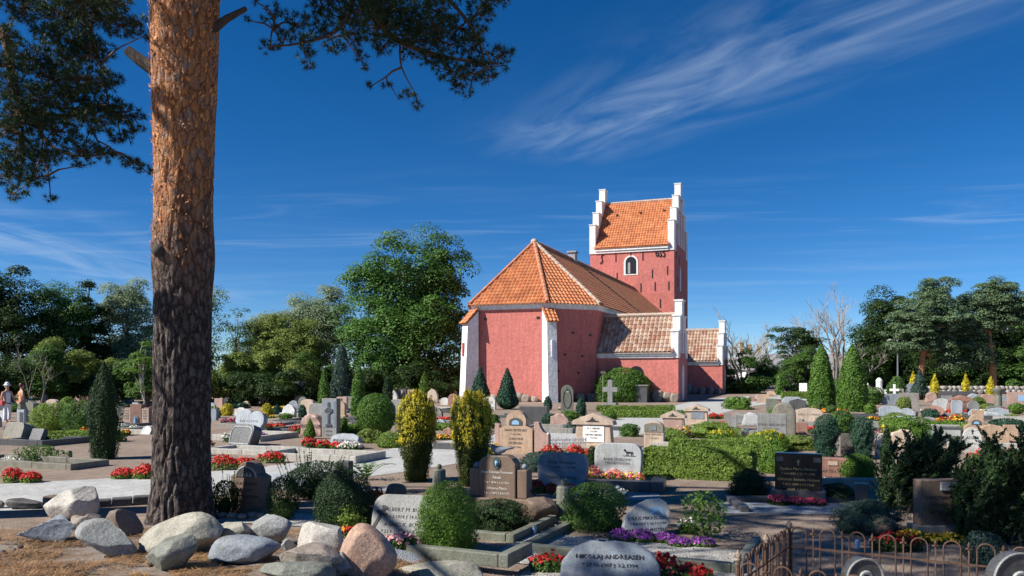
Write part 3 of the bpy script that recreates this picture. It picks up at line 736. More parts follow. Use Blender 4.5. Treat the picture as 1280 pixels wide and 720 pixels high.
# --- shrubs
def prof(kind, u):
    u = np.clip(u, 0, 1)
    if kind == 'dome': return np.sqrt(np.clip(1 - (np.abs(u - .28) / np.where(u > .28, .72, .62)) ** 2.2, 0, 1))
    if kind == 'cone': return np.clip((1 - u) ** .8 * (1 - np.exp(-u * 16)) * 1.08, 0, 1)
    if kind == 'egg': return np.sqrt(np.clip(1 - (np.abs(u - .38) / np.where(u > .38, .62, .52)) ** 2, 0, 1)) * (1 - .25 * u)
    if kind == 'column': return np.minimum(1, .62 + .6 * u) * np.sqrt(np.clip(1 - np.maximum(0, (u - .55) / .45) ** 2.2, 0, 1)) 
    if kind == 'spire': return np.where(u < .5, .72 + .28 * np.sin(u * 3.14), np.clip(1 - .93 * ((u - .5) / .5) ** 1.25, .04, 1))
    if kind == 'yew': return (.62 + .38 * np.clip(u / .65, 0, 1)) * np.where(u > .8, np.clip(1 - ((u - .8) / .24) ** 2, 0, 1) ** .7, 1)
    if kind == 'ball': return np.sqrt(np.clip(1 - (2 * u - 1) ** 2, 0, 1))
    if kind == 'thuja': return np.clip((1 - u ** 4.5) * (.76 + .24 * np.exp(-((u - .2) / .3) ** 2)), 0, 1)
    if kind == 'loose': return np.sqrt(np.clip(1 - (np.abs(u - .5) / .52) ** 2.4, 0, 1))
def plant_geo(kind, w, d, h, L, n, seed, lump=.12, lf=5., asp=.5, jit=.55, upw=.4, core=.8, deep=.3):
    r = np.random.default_rng(seed)
    u = r.uniform(0, 1, n * 3); keep = r.uniform(0, 1, n * 3) < prof(kind, u) + .06; u = u[keep][:n]; n = len(u)
    th = r.uniform(0, 2 * np.pi, n); rr = prof(kind, u)
    dirs = np.stack([np.cos(th), np.sin(th), np.zeros(n)], 1)
    Q = np.stack([dirs[:, 0] * rr, dirs[:, 1] * rr, u * 2], 1)
    k = 1 + lump * pn(Q, lf, seed) + lump * .5 * pn(Q, lf * 2.7, seed + 5)
    k *= 1 - deep * r.uniform(0, 1, n) ** 2.5 + .07 * r.uniform(-1, 1, n)
    eps = .01; slope = (prof(kind, u + eps) - prof(kind, u - eps)) / (2 * eps)
    N = np.stack([dirs[:, 0], dirs[:, 1], np.clip(-slope * w / 2 / h, -1, 3)], 1); N = unit(N)
    X = np.stack([Q[:, 0] * k * w / 2, Q[:, 1] * k * d / 2, u * h * (.97 + .03 * k)], 1)
    ax = unit(N * .35 + np.array([0, 0, upw]) + np.stack([dirs[:, 0], dirs[:, 1], np.zeros(n)], 1) * .3)
    V, Fq = leaves(X, N, L, L * asp, r, jit, ax, .5)
    if core:
        a, m = 14, 9; uu = np.linspace(0.0, .96, m); tt = np.linspace(0, 2 * np.pi, a, endpoint=False)
        U, T = np.meshgrid(uu, tt, indexing='ij'); R = prof(kind, U.ravel()); Qc = np.stack([np.cos(T.ravel()) * R, np.sin(T.ravel()) * R, U.ravel() * 2], 1)
        kc = core * (1 + lump * pn(Qc, lf, seed)); C = np.stack([Qc[:, 0] * kc * w / 2, Qc[:, 1] * kc * d / 2, U.ravel() * h * core], 1)
        Fc = np.array([(i * a + j, i * a + (j + 1) % a, (i + 1) * a + (j + 1) % a, (i + 1) * a + j) for i in range(m - 1) for j in range(a)])
        return joinvf((V, Fq), (C, Fc))
    return V, Fq
SEED = [100]
def shrub(px, py, wpx, hpx, kind, mat, label, name='shrub', cat='shrub', group=None, dens=1., lk=2.6, asp=.5, lump=.12, lf=5., dk=1., core=.82, jit=.55, upw=.4, deep=.3, rz=0., base=None, tips=None, stem=True):
    SEED[0] += 7; sd = SEED[0]
    p = base or P(px, py); k = p.y / F; w, h = wpx * k, hpx * k; p = p.copy(); p.y += w * dk * .35
    L = max(.018, lk * k); area = math.pi * w * .5 * (h + w * .25); n = int(min(16000, max(250, dens * 2.6 * area / (L * L * asp * .5))))
    o = thing(name, label, cat, p, rz, group)
    V, Fq = plant_geo(kind, w, w * dk, h, L, n, sd, lump, lf, asp, jit, upw, core, deep)
    fast('foliage', V, Fq, MATS[mat], o)
    if stem:
        g = G(); g.tube([(0, 0, -.03), (0, 0, h * .4)], [w * .05, w * .03], 6); g.build('stem', MATS['bark_grey'], o)
    if tips:
        tm, u0, dn = tips; r = np.random.default_rng(sd + 3); m = int(n * dn)
        q = max(20, m // 26); su = 1 - (1 - u0) * r.uniform(0, 1, q) ** 1.3; st = r.uniform(0, 6.283, q)      # sprigs of young growth
        c = r.integers(0, q, m); u, th = su[c], st[c]; R = prof(kind, u) * np.where(u > .93, r.uniform(.3, 1, q)[c], .98); z = r.uniform(0, 1, m)
        X = np.stack([np.cos(th) * R * w / 2, np.sin(th) * R * w * dk / 2, u * h + (z * .13 - .05) * h * (.5 + r.uniform(0, 1, q)[c])], 1)
        X[:, :2] += r.normal(size=(m, 2)) * (w * .05 * (1.1 - z))[:, None]; N = np.stack([np.cos(th), np.sin(th), .3 + 0 * th], 1)
        V, Fq = leaves(X, N, L * 1.3, L * .5, r, .5, np.tile([0, 0, 1.], (m, 1)) + N * .25, .3)
        fast('new_shoots', V, Fq, MATS[tm], o)
    return o
def hedge(px, py, wd, dp, h, mat, label, yaw=YAW, L=.035, n=12000, kerb_=None, name='hedge', seed=5):
    p = flatP(px, py); p.z = terr(p.x, p.y); o = thing(name, label, 'hedge', p, yaw)
    r = np.random.default_rng(seed); parts = []
    ar = [wd * h, wd * h, dp * h, dp * h, wd * dp]; tot = sum(ar)
    for i, a in enumerate(ar):
        m = int(n * a / tot); s, t = r.uniform(0, 1, m), r.uniform(0, 1, m); z = np.zeros(m)
        if i == 0: X, N = np.stack([s * wd, z, t * h], 1), [0, -1, .15]
        elif i == 1: X, N = np.stack([s * wd, z + dp, t * h], 1), [0, 1, .15]
        elif i == 2: X, N = np.stack([z, s * dp, t * h], 1), [-1, 0, .15]
        elif i == 3: X, N = np.stack([z + wd, s * dp, t * h], 1), [1, 0, .15]
        else: X, N = np.stack([s * wd, t * dp, z + h], 1), [0, 0, 1]
        N = np.tile(np.array(N, float), (m, 1))
        c = np.array([wd / 2, dp / 2, h / 2]); rd = unit((X - c) / np.array([wd, dp, h])) * 0
        bev = .10; X = X.copy()
        for ax_, hi in ((0, wd), (1, dp)):
            top = np.clip((X[:, 2] - (h - bev)) / bev, 0, 1)
            X[:, ax_] += np.where(X[:, ax_] < bev, 1, 0) * top * bev * .5 - np.where(X[:, ax_] > hi - bev, 1, 0) * top * bev * .5
        X += N * (.045 * pn(X, 3.2, seed) + .022 * pn(X, 9, seed + 1) - .03 * r.uniform(0, 1, m) ** 2)[:, None]
        parts.append(leaves(X, N, L, L * .62, r, .65))
    q = .06; C = np.array([(x, y, z) for z in (0, h - q) for y in (q, dp - q) for x in (q, wd - q)])
    parts.append((C, np.array([(0, 2, 3, 1), (4, 5, 7, 6), (0, 1, 5, 4), (2, 6, 7, 3), (0, 4, 6, 2), (1, 3, 7, 5)])))
    V, Fq = joinvf(*parts); fast('foliage', V, Fq, MATS[mat], o); return o

# --- flowers
def flowers(px, py, wpx, hpx, cols, label, leaf='leaf_mid', name='flower_clump', group='flowers planted on the graves', dk=.5, bl=None, dens=1., lsize=None, base=None, rz=0., show=.6, cat='flowers'):
    SEED[0] += 3; sd = SEED[0]; r = np.random.default_rng(sd)
    p = (base or P(px, py)).copy(); k = p.y / F; w, h = wpx * k, hpx * k; d = w * dk; p.y += d * .3
    o = thing(name, label, cat, p, rz, group)
    L = lsize or max(.03, 2.6 * k); n = int(min(4000, max(90, dens * 1.6 * w * (d + h) / (L * L * .35))))
    lobes = max(1, int(w / max(.22, h * 1.1)))
    def pts(n, z0, z1, out):
        c = r.integers(0, lobes, n); cx_ = ((c + .5) / lobes - .5) * w; rad = w / lobes * .56
        th = r.uniform(0, 6.283, n); q = np.sqrt(r.uniform(0, 1, n)) if not out else r.uniform(.1, 1, n) ** .6
        x = cx_ + np.cos(th) * q * rad; y = np.sin(th) * q * d * .5
        z = h * (z0 + (z1 - z0) * r.uniform(0, 1, n)) * (1 - .45 * q ** 2) * (.85 + .25 * np.sin(c * 2.3 + sd))
        return np.stack([x, y, z], 1), np.stack([np.cos(th) * q, np.sin(th) * q, .7 + 0 * th], 1)
    X, N = pts(n, .08, .8, False); V, Fq = leaves(X, N, L, L * .75, r, .6); fast('foliage', V, Fq, MATS[leaf], o)
    bs = bl or max(.035, 2.4 * k)
    for c in cols:
        m = int(min(700, max(10, show * dens * 2.3 * w * (d + h) / (bs * bs * 1.5) / len(cols))))
        X, N = pts(m, .62, 1.0, True); N[:, 1] -= .35
        A, Fa = leaves(X, N, bs, bs, r, .45); B, Fb = leaves(X + r.normal(size=X.shape) * bs * .25, N, bs, bs * .9, r, .6)
        Vb, Fqb = joinvf((A, Fa), (B, Fb)); fast('blossoms', Vb, Fqb, MATS[c], o)
    return o

# --- trees
def bark(name, col, sc=6):
    m, t, b = newmat(name); n = tex(t, 'ShaderNodeTexNoise', sc, 6, .7, stretch=(3, 3, .6))
    t.links.new(rampn(t, n.outputs[0], [(.32, mul(col, .5)), (.55, col), (.72, mul(col, 1.35))]), b.inputs['Base Color'])
    b.inputs['Roughness'].default_value = .9; bump(t, b, n.outputs[0], .03); MATS[name] = m
bark('bark_grey', (.17, .14, .11)); bark('bark_pale', (.27, .24, .21)); bark('bark_white', (.60, .57, .52)); bark('bark_orange', (.42, .20, .10)); bark('bark_dark', (.075, .06, .05))
def clumps(cents, rad, n, L, asp, rng, flat=.75, upn=.5, jit=.5):
    c = rng.integers(0, len(cents), n); d = unit(rng.normal(size=(n, 3))); d[:, 2] = np.where(d[:, 2] < -.35, -d[:, 2], d[:, 2])
    rr = (rad[c] * (.45 + .6 * rng.uniform(0, 1, n) ** .5))[:, None]
    X = cents[c] + d * rr * np.array([1, 1, flat])
    return leaves(X, d + np.array([0, 0, upn]), L, L * asp, rng, jit)
def grow_tree(name, label, base, height, crown, ncl, rc, nleaf, L, leafm, barkm, seed, trunk_r=.2, group='trees round the churchyard', asp=.6, flat=.75, lean=0., upn=.7, limbs=9, trunk_top=.75, hole=0., catn='tree', out=.5):
    """crown: list of (x, y, z, rx, ry, rz) lobes in metres from the base"""
    r = np.random.default_rng(seed); o = thing(name, label, catn, base, 0, group)
    cents = []; vol = np.array([c[3] * c[4] * c[5] for c in crown]) ** .67; vol /= vol.sum()
    while len(cents) < ncl:
        c = crown[r.choice(len(crown), p=vol)]; d = r.normal(size=3); d /= np.linalg.norm(d); q = r.uniform(0, 1) ** out
        cents.append(np.array(c[:3]) + d * q * np.array(c[3:]))
    cents = np.array(cents); rad = rc * r.uniform(.6, 1.3, ncl)
    V, Fq = clumps(cents, rad, nleaf, L, asp, r, flat, upn, .38); fast('crown', V, Fq, MATS[leafm], o)
    g = G(); top = height * trunk_top; n = 7
    tp = [Vector((lean * (i / n) ** 1.3 + .12 * math.sin(i * 1.9 + seed) * (i > 0), .1 * math.sin(i * 2.7 + seed) * (i > 0), -.15 + (top + .15) * i / n)) for i in range(n + 1)]
    g.tube(tp, [trunk_r * (1.25 if i == 0 else 1) * (1 - .8 * i / n) for i in range(n + 1)], 8)
    for i in r.choice(ncl, min(limbs, ncl), replace=False):
        e = Vector(cents[i]); j = max(1, min(n - 1, int(n * min(.95, max(.2, (e.z - 1.2) / top * .75))))); s = tp[j]
        mid_ = s.lerp(e, .5) + Vector((0, 0, .12 * (e - s).length)); rr = trunk_r * (1 - .8 * j / n) * .5
        g.tube([s, s.lerp(mid_, .6), mid_, e], [rr, rr * .8, rr * .6, rr * .2], 5)
    g.build('trunk', MATS[barkm], o, smooth=True); return o
def bare_tree(label, base, height, seed, spread=.35, barkm='bark_pale', r0=.14, depth=5, group='leafless trees behind the churchyard', stems=3):
    r = random.Random(seed); o = thing('bare_tree', label, 'tree', base, 0, group); g = G(); b = G()
    def br(p, d, L, rad, k, G_):
        q = [p]; n = 4
        for i in range(n):
            d = (d + Vector((r.uniform(-1, 1), r.uniform(-1, 1), r.uniform(-.3, .6))) * .13).normalized(); q.append(q[-1] + d * L / n)
        G_.tube(q, [rad * (1 - .42 * i / n) for i in range(n + 1)], 5 if k > 2 else 3, False)
        if k <= 0: return
        for i in range(3 if k > 1 else 4):
            s = q[r.choice((2, 3, 4))]; e = (d + Vector((r.uniform(-1, 1), r.uniform(-1, 1), r.uniform(-.1, .5))) * (.5 + spread)).normalized()
            br(s, e, L * r.uniform(.5, .72), rad * .55, k - 1, b)
    for i in range(stems):
        br(Vector((r.uniform(-.3, .3), r.uniform(-.2, .2), -.1)), Vector((r.uniform(-spread, spread), r.uniform(-.2, .2), 1)).normalized(), height * r.uniform(.4, .52), r0, depth - 1, g)
    g.build('trunk', MATS[barkm], o, fix=False); b.build('branches', MATS[barkm], o, fix=False); return o
# ---------------------------------------------------------------- big pine in front
PB = Vector((-4.26, 10.3, terr(-4.26, 10.3)))
def pc(z): return Vector((PB.x + .04 * min(z, 7) + .09 * max(0, z - 7), PB.y - .077 * z, z + PB.z))
def prad(z):
    r = 0.345 + .11 * math.exp(-z / .28) + .03 * math.exp(-((z - 3.35) / .35) ** 2) + .05 * ss((z - 4.2) / 2)
    return r * (1 - .55 * ss((z - 6.8) / 5))
def pine_bark():
    m, t, b = newmat('pine_bark')
    n = tex(t, 'ShaderNodeTexNoise', 5, 8, .72, stretch=(2.2, 2.2, .8)); n2 = tex(t, 'ShaderNodeTexNoise', 26, 5, .7, stretch=(1.5, 1.5, .7)); n3 = tex(t, 'ShaderNodeTexNoise', 1.6, 5, .65)
    low = rampn(t, n2.outputs[0], [(.3, (.045, .034, .030)), (.5, (.11, .085, .075)), (.66, (.19, .15, .135)), (.8, (.30, .255, .235))])
    vm = t.nodes.new('ShaderNodeVectorMath'); vm.operation = 'MULTIPLY_ADD'; nn = tex(t, 'ShaderNodeTexNoise', 4, 4, .6); t.links.new(nn.outputs['Color'], vm.inputs[0]); vm.inputs[1].default_value = (.16, .16, .25)
    tcc = t.nodes.new('ShaderNodeTexCoord'); t.links.new(tcc.outputs['Object'], vm.inputs[2]); mpp = t.nodes.new('ShaderNodeMapping'); mpp.inputs['Scale'].default_value = (13, 13, 4.2); t.links.new(vm.outputs[0], mpp.inputs[0])
    vo = t.nodes.new('ShaderNodeTexVoronoi'); vo.feature = 'DISTANCE_TO_EDGE'; vo.inputs['Scale'].default_value = 1; t.links.new(mpp.outputs[0], vo.inputs['Vector'])
    low = mixc(t, 1., low, rampn(t, vo.outputs['Distance'], [(.0, (.22, .2, .19)), (.10, (.6, .57, .55)), (.25, (1.25, 1.25, 1.25))]), 'MULTIPLY')
    high = rampn(t, n.outputs[0], [(.30, (.10, .045, .03)), (.41, (.30, .115, .05)), (.53, (.50, .205, .075)), (.66, (.62, .30, .12)), (.80, (.52, .40, .32))])
    n6 = tex(t, 'ShaderNodeTexNoise', 7, 5, .7, stretch=(1.6, 1.6, .8), dist=.8); high = mixc(t, rampn(t, n6.outputs[0], [(.52, (0, 0, 0)), (.60, (.8,) * 3)]), high, (.30, .25, .22))
    high = mixc(t, 1., high, rampn(t, vo.outputs['Distance'], [(.0, (.45, .4, .38)), (.12, (1.05, 1.05, 1.05))]), 'MULTIPLY')
    tc_ = t.nodes.new('ShaderNodeTexCoord'); sx = t.nodes.new('ShaderNodeSeparateXYZ'); t.links.new(tc_.outputs['Object'], sx.inputs[0])
    a = t.nodes.new('ShaderNodeMath'); a.operation = 'MULTIPLY_ADD'; t.links.new(n3.outputs[0], a.inputs[0]); a.inputs[1].default_value = 2.6; t.links.new(sx.outputs[2], a.inputs[2])
    mr = t.nodes.new('ShaderNodeMapRange'); mr.interpolation_type = 'SMOOTHSTEP'; t.links.new(a.outputs[0], mr.inputs[0]); mr.inputs[1].default_value = 3.9; mr.inputs[2].default_value = 6.0
    t.links.new(mixc(t, mr.outputs[0], low, high), b.inputs['Base Color']); b.inputs['Roughness'].default_value = .85
    mb = t.nodes.new('ShaderNodeMath'); mb.operation = 'MULTIPLY_ADD'; vc = t.nodes.new('ShaderNodeMath'); vc.operation = 'MINIMUM'; t.links.new(vo.outputs['Distance'], vc.inputs[0]); vc.inputs[1].default_value = .22
    t.links.new(vc.outputs[0], mb.inputs[0]); mb.inputs[1].default_value = 2.2; t.links.new(n2.outputs[0], mb.inputs[2]); bump(t, b, mb.outputs[0], .03, 1.); MATS['pine_bark'] = m
bark('bark_twig', (.15, .085, .055)); pine_bark(); plain('bark_flake', (.58, .25, .085), .7, 0, .6, 9)
pine = thing('pine_tree', 'tall pine whose thick flaking orange trunk rises behind the boulders', 'tree')
nt_, nz = 150, 380; Vt = []
for j in range(nz + 1):
    z = 11.8 * (j / nz) ** 1.15 - .12; c = pc(z); r0 = prad(max(z, 0)); hi = ss((z - 2.3) / 1.6)
    for i in range(nt_):
        t = 2 * math.pi * i / nt_; ca, sa = math.cos(t), math.sin(t); d = 0
        if z < 7.2 and sa < .35:
            q = Vector((ca * 4.6 + .35 * math.sin(z * 2.3), sa * 4.6, z * 2.0)); dd, _ = noise.voronoi(q); e = min(1, (dd[1] - dd[0]) / .30)
            d = (1 - hi) * (-.034 * (1 - e) ** 1.4 + .014 * noise.noise(q * 2.5)) + hi * (-.010 * (1 - min(1, e * 2.2)) + .012 * noise.noise(q * 1.3) + .009 * noise.noise(q * 3.7))
        r = r0 + d; Vt.append((c.x + ca * r, c.y + sa * r, c.z))
Fq = np.array([(j * nt_ + i, j * nt_ + (i + 1) % nt_, (j + 1) * nt_ + (i + 1) % nt_, (j + 1) * nt_ + i) for j in range(nz) for i in range(nt_)])
TRK = fast('trunk', Vt, Fq, MATS['pine_bark'], pine, smooth=True)
r = np.random.default_rng(4); n = 1000
zz = 3.2 + 3.6 * r.uniform(0, 1, n) ** .75; th = r.uniform(math.pi * .98, math.pi * 2.02, n)
X = []; N = []
for z, t in zip(zz, th):
    c = pc(z); R = prad(z) + .012; X.append((c.x + math.cos(t) * R, c.y + math.sin(t) * R, c.z)); N.append((math.cos(t), math.sin(t), .1))
X, N = np.array(X), np.array(N); A = unit(r.normal(size=(n, 3)) * .5 + np.array([0, 0, 1.])); B = np.cross(N, A); s = r.uniform(.006, .04, (n, 1)) * r.uniform(.5, 1, (n, 1))
lift_ = N * r.uniform(.0, .04, (n, 1))
V = np.stack([X - A * s, X + B * s * .6 + lift_ * .3, X + A * s + lift_, X - B * s * .5 + lift_ * .3], 1).reshape(-1, 3)
tag(fast('bark_flake', V, np.arange(4 * n).reshape(n, 4), MATS['bark_flake'], pine), kind='stuff')
g = G(); a = pc(4.02); kx = a + Vector((-.25, -.30, 0))            # knot and stubs
kc = pc(3.38); g.ball((kc.x - .16, kc.y - .335, kc.z), .085, 10); g.build('knot', MATS['bark_dark'], pine, smooth=True)
g = G(); c = pc(5.6); g.tube([c + Vector((-.30, -.05, -.02)), c + Vector((-.52, -.08, .13)), c + Vector((-.66, -.10, .24))], [.085, .07, .06], 8); g.build('branch_stub', MATS['bark_dark'], pine)
g = G(); c = pc(6.05); g.tube([c + Vector((.3, -.05, 0)), c + Vector((.55, -.1, .16)), c + Vector((.8, -.15, .26))], [.06, .045, .03], 6); g.build('branch_stub', MATS['bark_dark'], pine)

def tufts(C, A, L, nper, wd, rng):
    n = len(C); D = unit(np.repeat(A, nper, 0) * .55 + rng.normal(size=(n * nper, 3)) * .62); c = np.repeat(C, nper, 0)
    l = L * rng.uniform(.6, 1.15, (n * nper, 1)); S = unit(np.cross(D, rng.normal(size=D.shape))) * wd * .5
    s0 = c + D * l * .04
    V = np.stack([s0 - S, s0 + S, c + D * l], 1).reshape(-1, 3); return V, np.arange(3 * n * nper).reshape(-1, 3)
def needles_and_twigs(pads, limbs, seed, nden, L, wd, nper, limb_mat, parent, twig_r=.012, flat=.65):
    """pads: (centre, radius). limbs: list of (points, r0, r1)"""
    rng = np.random.default_rng(seed); rd = random.Random(seed); g = G(); nodes = []
    for pts, r0, r1 in limbs:
        pts = [Vector(p) for p in pts]; sm = []
        for i in range(len(pts) - 1):
            for k in range(5):
                t = k / 5; p0 = pts[max(0, i - 1)]; p3 = pts[min(len(pts) - 1, i + 2)]; p1, p2 = pts[i], pts[i + 1]
                sm.append(.5 * ((2 * p1) + (p2 - p0) * t + (2 * p0 - 5 * p1 + 4 * p2 - p3) * t * t + (3 * p1 - p0 - 3 * p2 + p3) * t ** 3))
        sm.append(pts[-1]); m = len(sm)
        g.tube(sm, [r0 + (r1 - r0) * i / (m - 1) for i in range(m)], 7); nodes += sm
    C = []; A = []
    for c, rad in pads:
        q = min(nodes, key=lambda p: (p - c).length); d = c - q
        mid_ = q + d * .5 + Vector((rd.uniform(-.1, .1), rd.uniform(-.1, .1), rd.uniform(0, .18))) * d.length * .6
        tw = [q, q.lerp(mid_, .6) + Vector((0, 0, .02)), mid_, c]; g.tube(tw, [twig_r * 1.3, twig_r * 1.1, twig_r * .8, twig_r * .5], 4, False); nodes.append(mid_)
        n = max(3, int(nden * (rad / L) ** 2))
        dd = unit(rng.normal(size=(n, 3))); X = np.array(c) + dd * (rad * rng.uniform(.25, 1, (n, 1)) ** .6) * np.array([1, 1, flat])
        C.append(X); A.append(unit(dd + np.array([0, 0, .55])))
        for i in range(0, n, 2):
            e = Vector(X[i]); h_ = c.lerp(e, .5) + Vector((0, 0, -.03)); g.tube([c, h_, e], [twig_r * .45, twig_r * .35, twig_r * .2], 3, False)
    V, Fq = tufts(np.concatenate(C), np.concatenate(A), L, nper, wd, rng)
    g.build('branches', MATS[limb_mat], parent, smooth=True, fix=False); return fast('needles', V, Fq, MATS['needle'], parent)
rr = random.Random(11)
def pxpads(L, d0, d1): return [(at(x + rr.uniform(-3, 3), y + rr.uniform(-3, 3), rr.uniform(d0, d1)), s * 10 / 1000) for x, y, s in L]
RP = [(335, 22, 9), (345, 12, 12), (340, 60, 13), (354, 50, 11), (352, 32, 8), (372, 26, 20), (376, 50, 14), (385, 66, 11), (386, 82, 9), (402, 8, 24), (402, 34, 19), (417, 58, 14), (426, 18, 26), (440, 42, 22),
      (452, 70, 11), (455, 8, 32), (470, 30, 28), (482, 55, 18), (492, 12, 32), (502, 42, 24), (514, 68, 14), (522, 28, 28), (536, 50, 28), (547, 70, 23), (552, 12, 25), (562, 90, 22), (577, 105, 17), (590, 88, 19),
      (592, 60, 24), (577, 38, 25), (602, 18, 20), (612, 6, 14), (614, 95, 13), (624, 70, 16), (634, 65, 8), (632, 84, 7), (584, 116, 7), (466, 106, 7), (486, 104, 7), (510, 118, 8), (526, 128, 8), (496, 124, 5),
      (456, 84, 7), (318, 4, 7), (305, 22, 6), (470, -14, 34), (530, -18, 34), (580, -15, 30), (420, -18, 30), (625, -2, 12), (545, 30, 24), (560, 56, 22), (478, 10, 24), (606, 80, 14), (600, 40, 14)]
def pl(*a): return [at(x, y, d) for x, y, d in a]
Rl = [(pl((236, -150, 9.7), (330, -95, 9.9), (420, -40, 10), (462, 16, 10), (500, 52, 10.1), (560, 72, 10.2), (622, 80, 10.3)), .075, .014), (pl((420, -40, 10), (440, 5, 10), (418, 40, 9.9), (370, 55, 9.9), (335, 58, 9.8)), .035, .008),
      (pl((500, 52, 10.1), (502, 84, 10.1), (520, 118, 10.2)), .016, .005), (pl((420, -40, 10), (520, -30, 10.1), (565, 4, 10.2), (594, 42, 10.3), (604, 72, 10.3)), .04, .01), (pl((540, 66, 10.1), (575, 96, 10.2)), .015, .006)]
# crown above the picture, which shades the graves to the right
crown = []; rr2 = random.Random(5)
def sunland(c): return c.x - SUN.x / SUN.z * c.z, c.y - SUN.y / SUN.z * c.z
top = pc(9)
def keeps_sun(c, rad):                                       # leaves the two golden yews in the sun
    x, y = c.x - SUN.x / SUN.z * (c.z - 1.15), c.y - SUN.y / SUN.z * (c.z - 1.15)
    return min(math.hypot(x + .7, y - 13.5), math.hypot(x + 1.65, y - 13.9)) > rad + .55
while len(crown) < 66:
    a, q = rr2.uniform(0, 6.28), rr2.uniform(0, 1) ** .55 * 4.0; z = rr2.uniform(7.6, 11.6); q *= 1 - .35 * (z - 7.6) / 4
    c = Vector((top.x + .3 + q * math.cos(a), top.y + q * math.sin(a), z)); lx, ly = sunland(c)
    if lx / ly * 1000 + 640 > (600 if ly < 10.5 else 740) and ly < 12.3 and (c.z - H) / max(c.y, .1) * 1000 > 500 and keeps_sun(c, .8): crown.append((c, rr2.uniform(.45, .85)))
big = [c for c in crown]
limb2 = [((pc(6.6 + i * .55) , pc(6.9 + i * .55) + Vector((math.cos(i * 2.1) * 1.5, math.sin(i * 2.1) * 1.5, .5)), pc(7.1 + i * .6) + Vector((math.cos(i * 2.1) * 3.2, math.sin(i * 2.1) * 3.0, .6))), .09, .03) for i in range(8)]
needles_and_twigs(pxpads(RP, 9.5, 10.5), Rl, 3, 7.0, .08, .0066, 26, 'bark_twig', pine)
needles_and_twigs(big, limb2, 8, 1.6, .19, .02, 22, 'bark_orange', pine, .03)
# second pine, its trunk just outside the picture on the left
pine2 = thing('pine_tree', 'pine reaching dark needle branches in from the left edge above the cypress', 'tree')
LP = [(30, 8, 34), (80, 18, 38), (120, 14, 36), (148, 28, 26), (40, 70, 34), (90, 52, 36), (116, 64, 28), (60, 95, 38), (18, 110, 32), (108, 96, 34), (138, 104, 18), (92, 138, 34), (40, 138, 32), (10, 165, 24), (70, 165, 30),
      (118, 150, 28), (150, 140, 22), (165, 160, 13), (100, 186, 26), (60, 190, 24), (130, 190, 17), (160, 200, 12), (184, 214, 11), (172, 206, 10), (10, 218, 26), (40, 220, 22), (66, 244, 8), (18, 240, 14), (98, 210, 9), (174, 30, 13), (184, 46, 9),
      (20, 185, 26), (150, 170, 16), (100, 115, 26), (60, 125, 30), (20, 140, 28), (0, 80, 26), (5, 40, 20), (100, 0, 30), (140, 0, 22), (60, 40, 22), (50, 200, 22), (84, 70, 24), (30, 155, 24), (135, 130, 18), (10, 200, 24), (172, 146, 8), (178, 160, 6)]
Ll = [(pl((-190, 40, 11.4), (-60, 22, 11.4), (2, 40, 11.3), (14, 92, 11.3), (28, 130, 11.4), (80, 146, 11.5), (128, 132, 11.6), (166, 158, 11.6)), .10, .012), (pl((-190, -80, 11.6), (-40, -70, 11.6), (50, -15, 11.6), (108, 30, 11.5), (126, 84, 11.5), (136, 130, 11.5)), .07, .01),
      (pl((-190, 120, 11.2), (-50, 150, 11.3), (22, 165, 11.3), (26, 215, 11.3), (22, 236, 11.3)), .06, .01), (pl((28, 130, 11.4), (62, 180, 11.4), (100, 195, 11.4), (150, 192, 11.4), (180, 212, 11.4)), .03, .006), (pl((50, -15, 11.6), (130, 10, 11.6), (180, 42, 11.6)), .03, .006)]
needles_and_twigs(pxpads(LP, 10.4, 11.1), Ll, 4, 9.0, .085, .0068, 26, 'bark_twig', pine2)
p2 = Vector((-8.7, 10.3, 0)); g = G(); g.tube([p2 + Vector((.02 * i * i, -.12 * i, i * 1.15 - .1)) for i in range(12)], [.36 - .022 * i for i in range(12)], 12); g.build('trunk', MATS['bark_orange'], pine2, smooth=True)
cr2 = []; k = 0  # unseen upper crown, shaped so its shade falls on the front graves
while len(cr2) < 68 and k < 60000:
    k += 1
    lx, ly = rr2.uniform(-1.2, 5.5), rr2.uniform(6.2, 11.8); z = rr2.uniform(5.6, 11.2)
    c = Vector((lx + SUN.x / SUN.z * z, ly + SUN.y / SUN.z * z, z))
    if lx < .3 and ly < 9.8: continue
    if lx < .2 + .35 * (ly - 9) and ly >= 9.8: continue
    s_ = (-4.1 - c.x) * .951 + (9.8 - c.y) * .309; pe = abs((-4.1 - c.x) * .309 - (9.8 - c.y) * .951)
    if s_ > 0 and pe < 1.25 and 3.3 < c.z - s_ * .839 < 7.6: continue
    if abs(math.hypot(c.x - p2.x - .6, c.y - p2.y + 3.0)) > 5.2: continue
    if c.y > .3 and -690 < c.x / c.y * 1000 and (c.z - H) / c.y * 1000 < 520: continue
    if not keeps_sun(c, .75): continue
    cr2.append((c, rr2.uniform(.42, .8)))
limb3 = [((p2 + Vector((.2, -.6, 5 + i * .6)), p2 + Vector((2.2 * math.cos(i * 2.4), -1.8 + 2.0 * math.sin(i * 2.4), 5.4 + i * .6)), p2 + Vector((.6 + 4 * math.cos(i * 2.4), -3 + 4 * math.sin(i * 2.4), 5.6 + i * .62))), .09, .03) for i in range(9)]
needles_and_twigs(cr2, limb3, 9, 1.6, .19, .02, 22, 'bark_orange', pine2, .03)
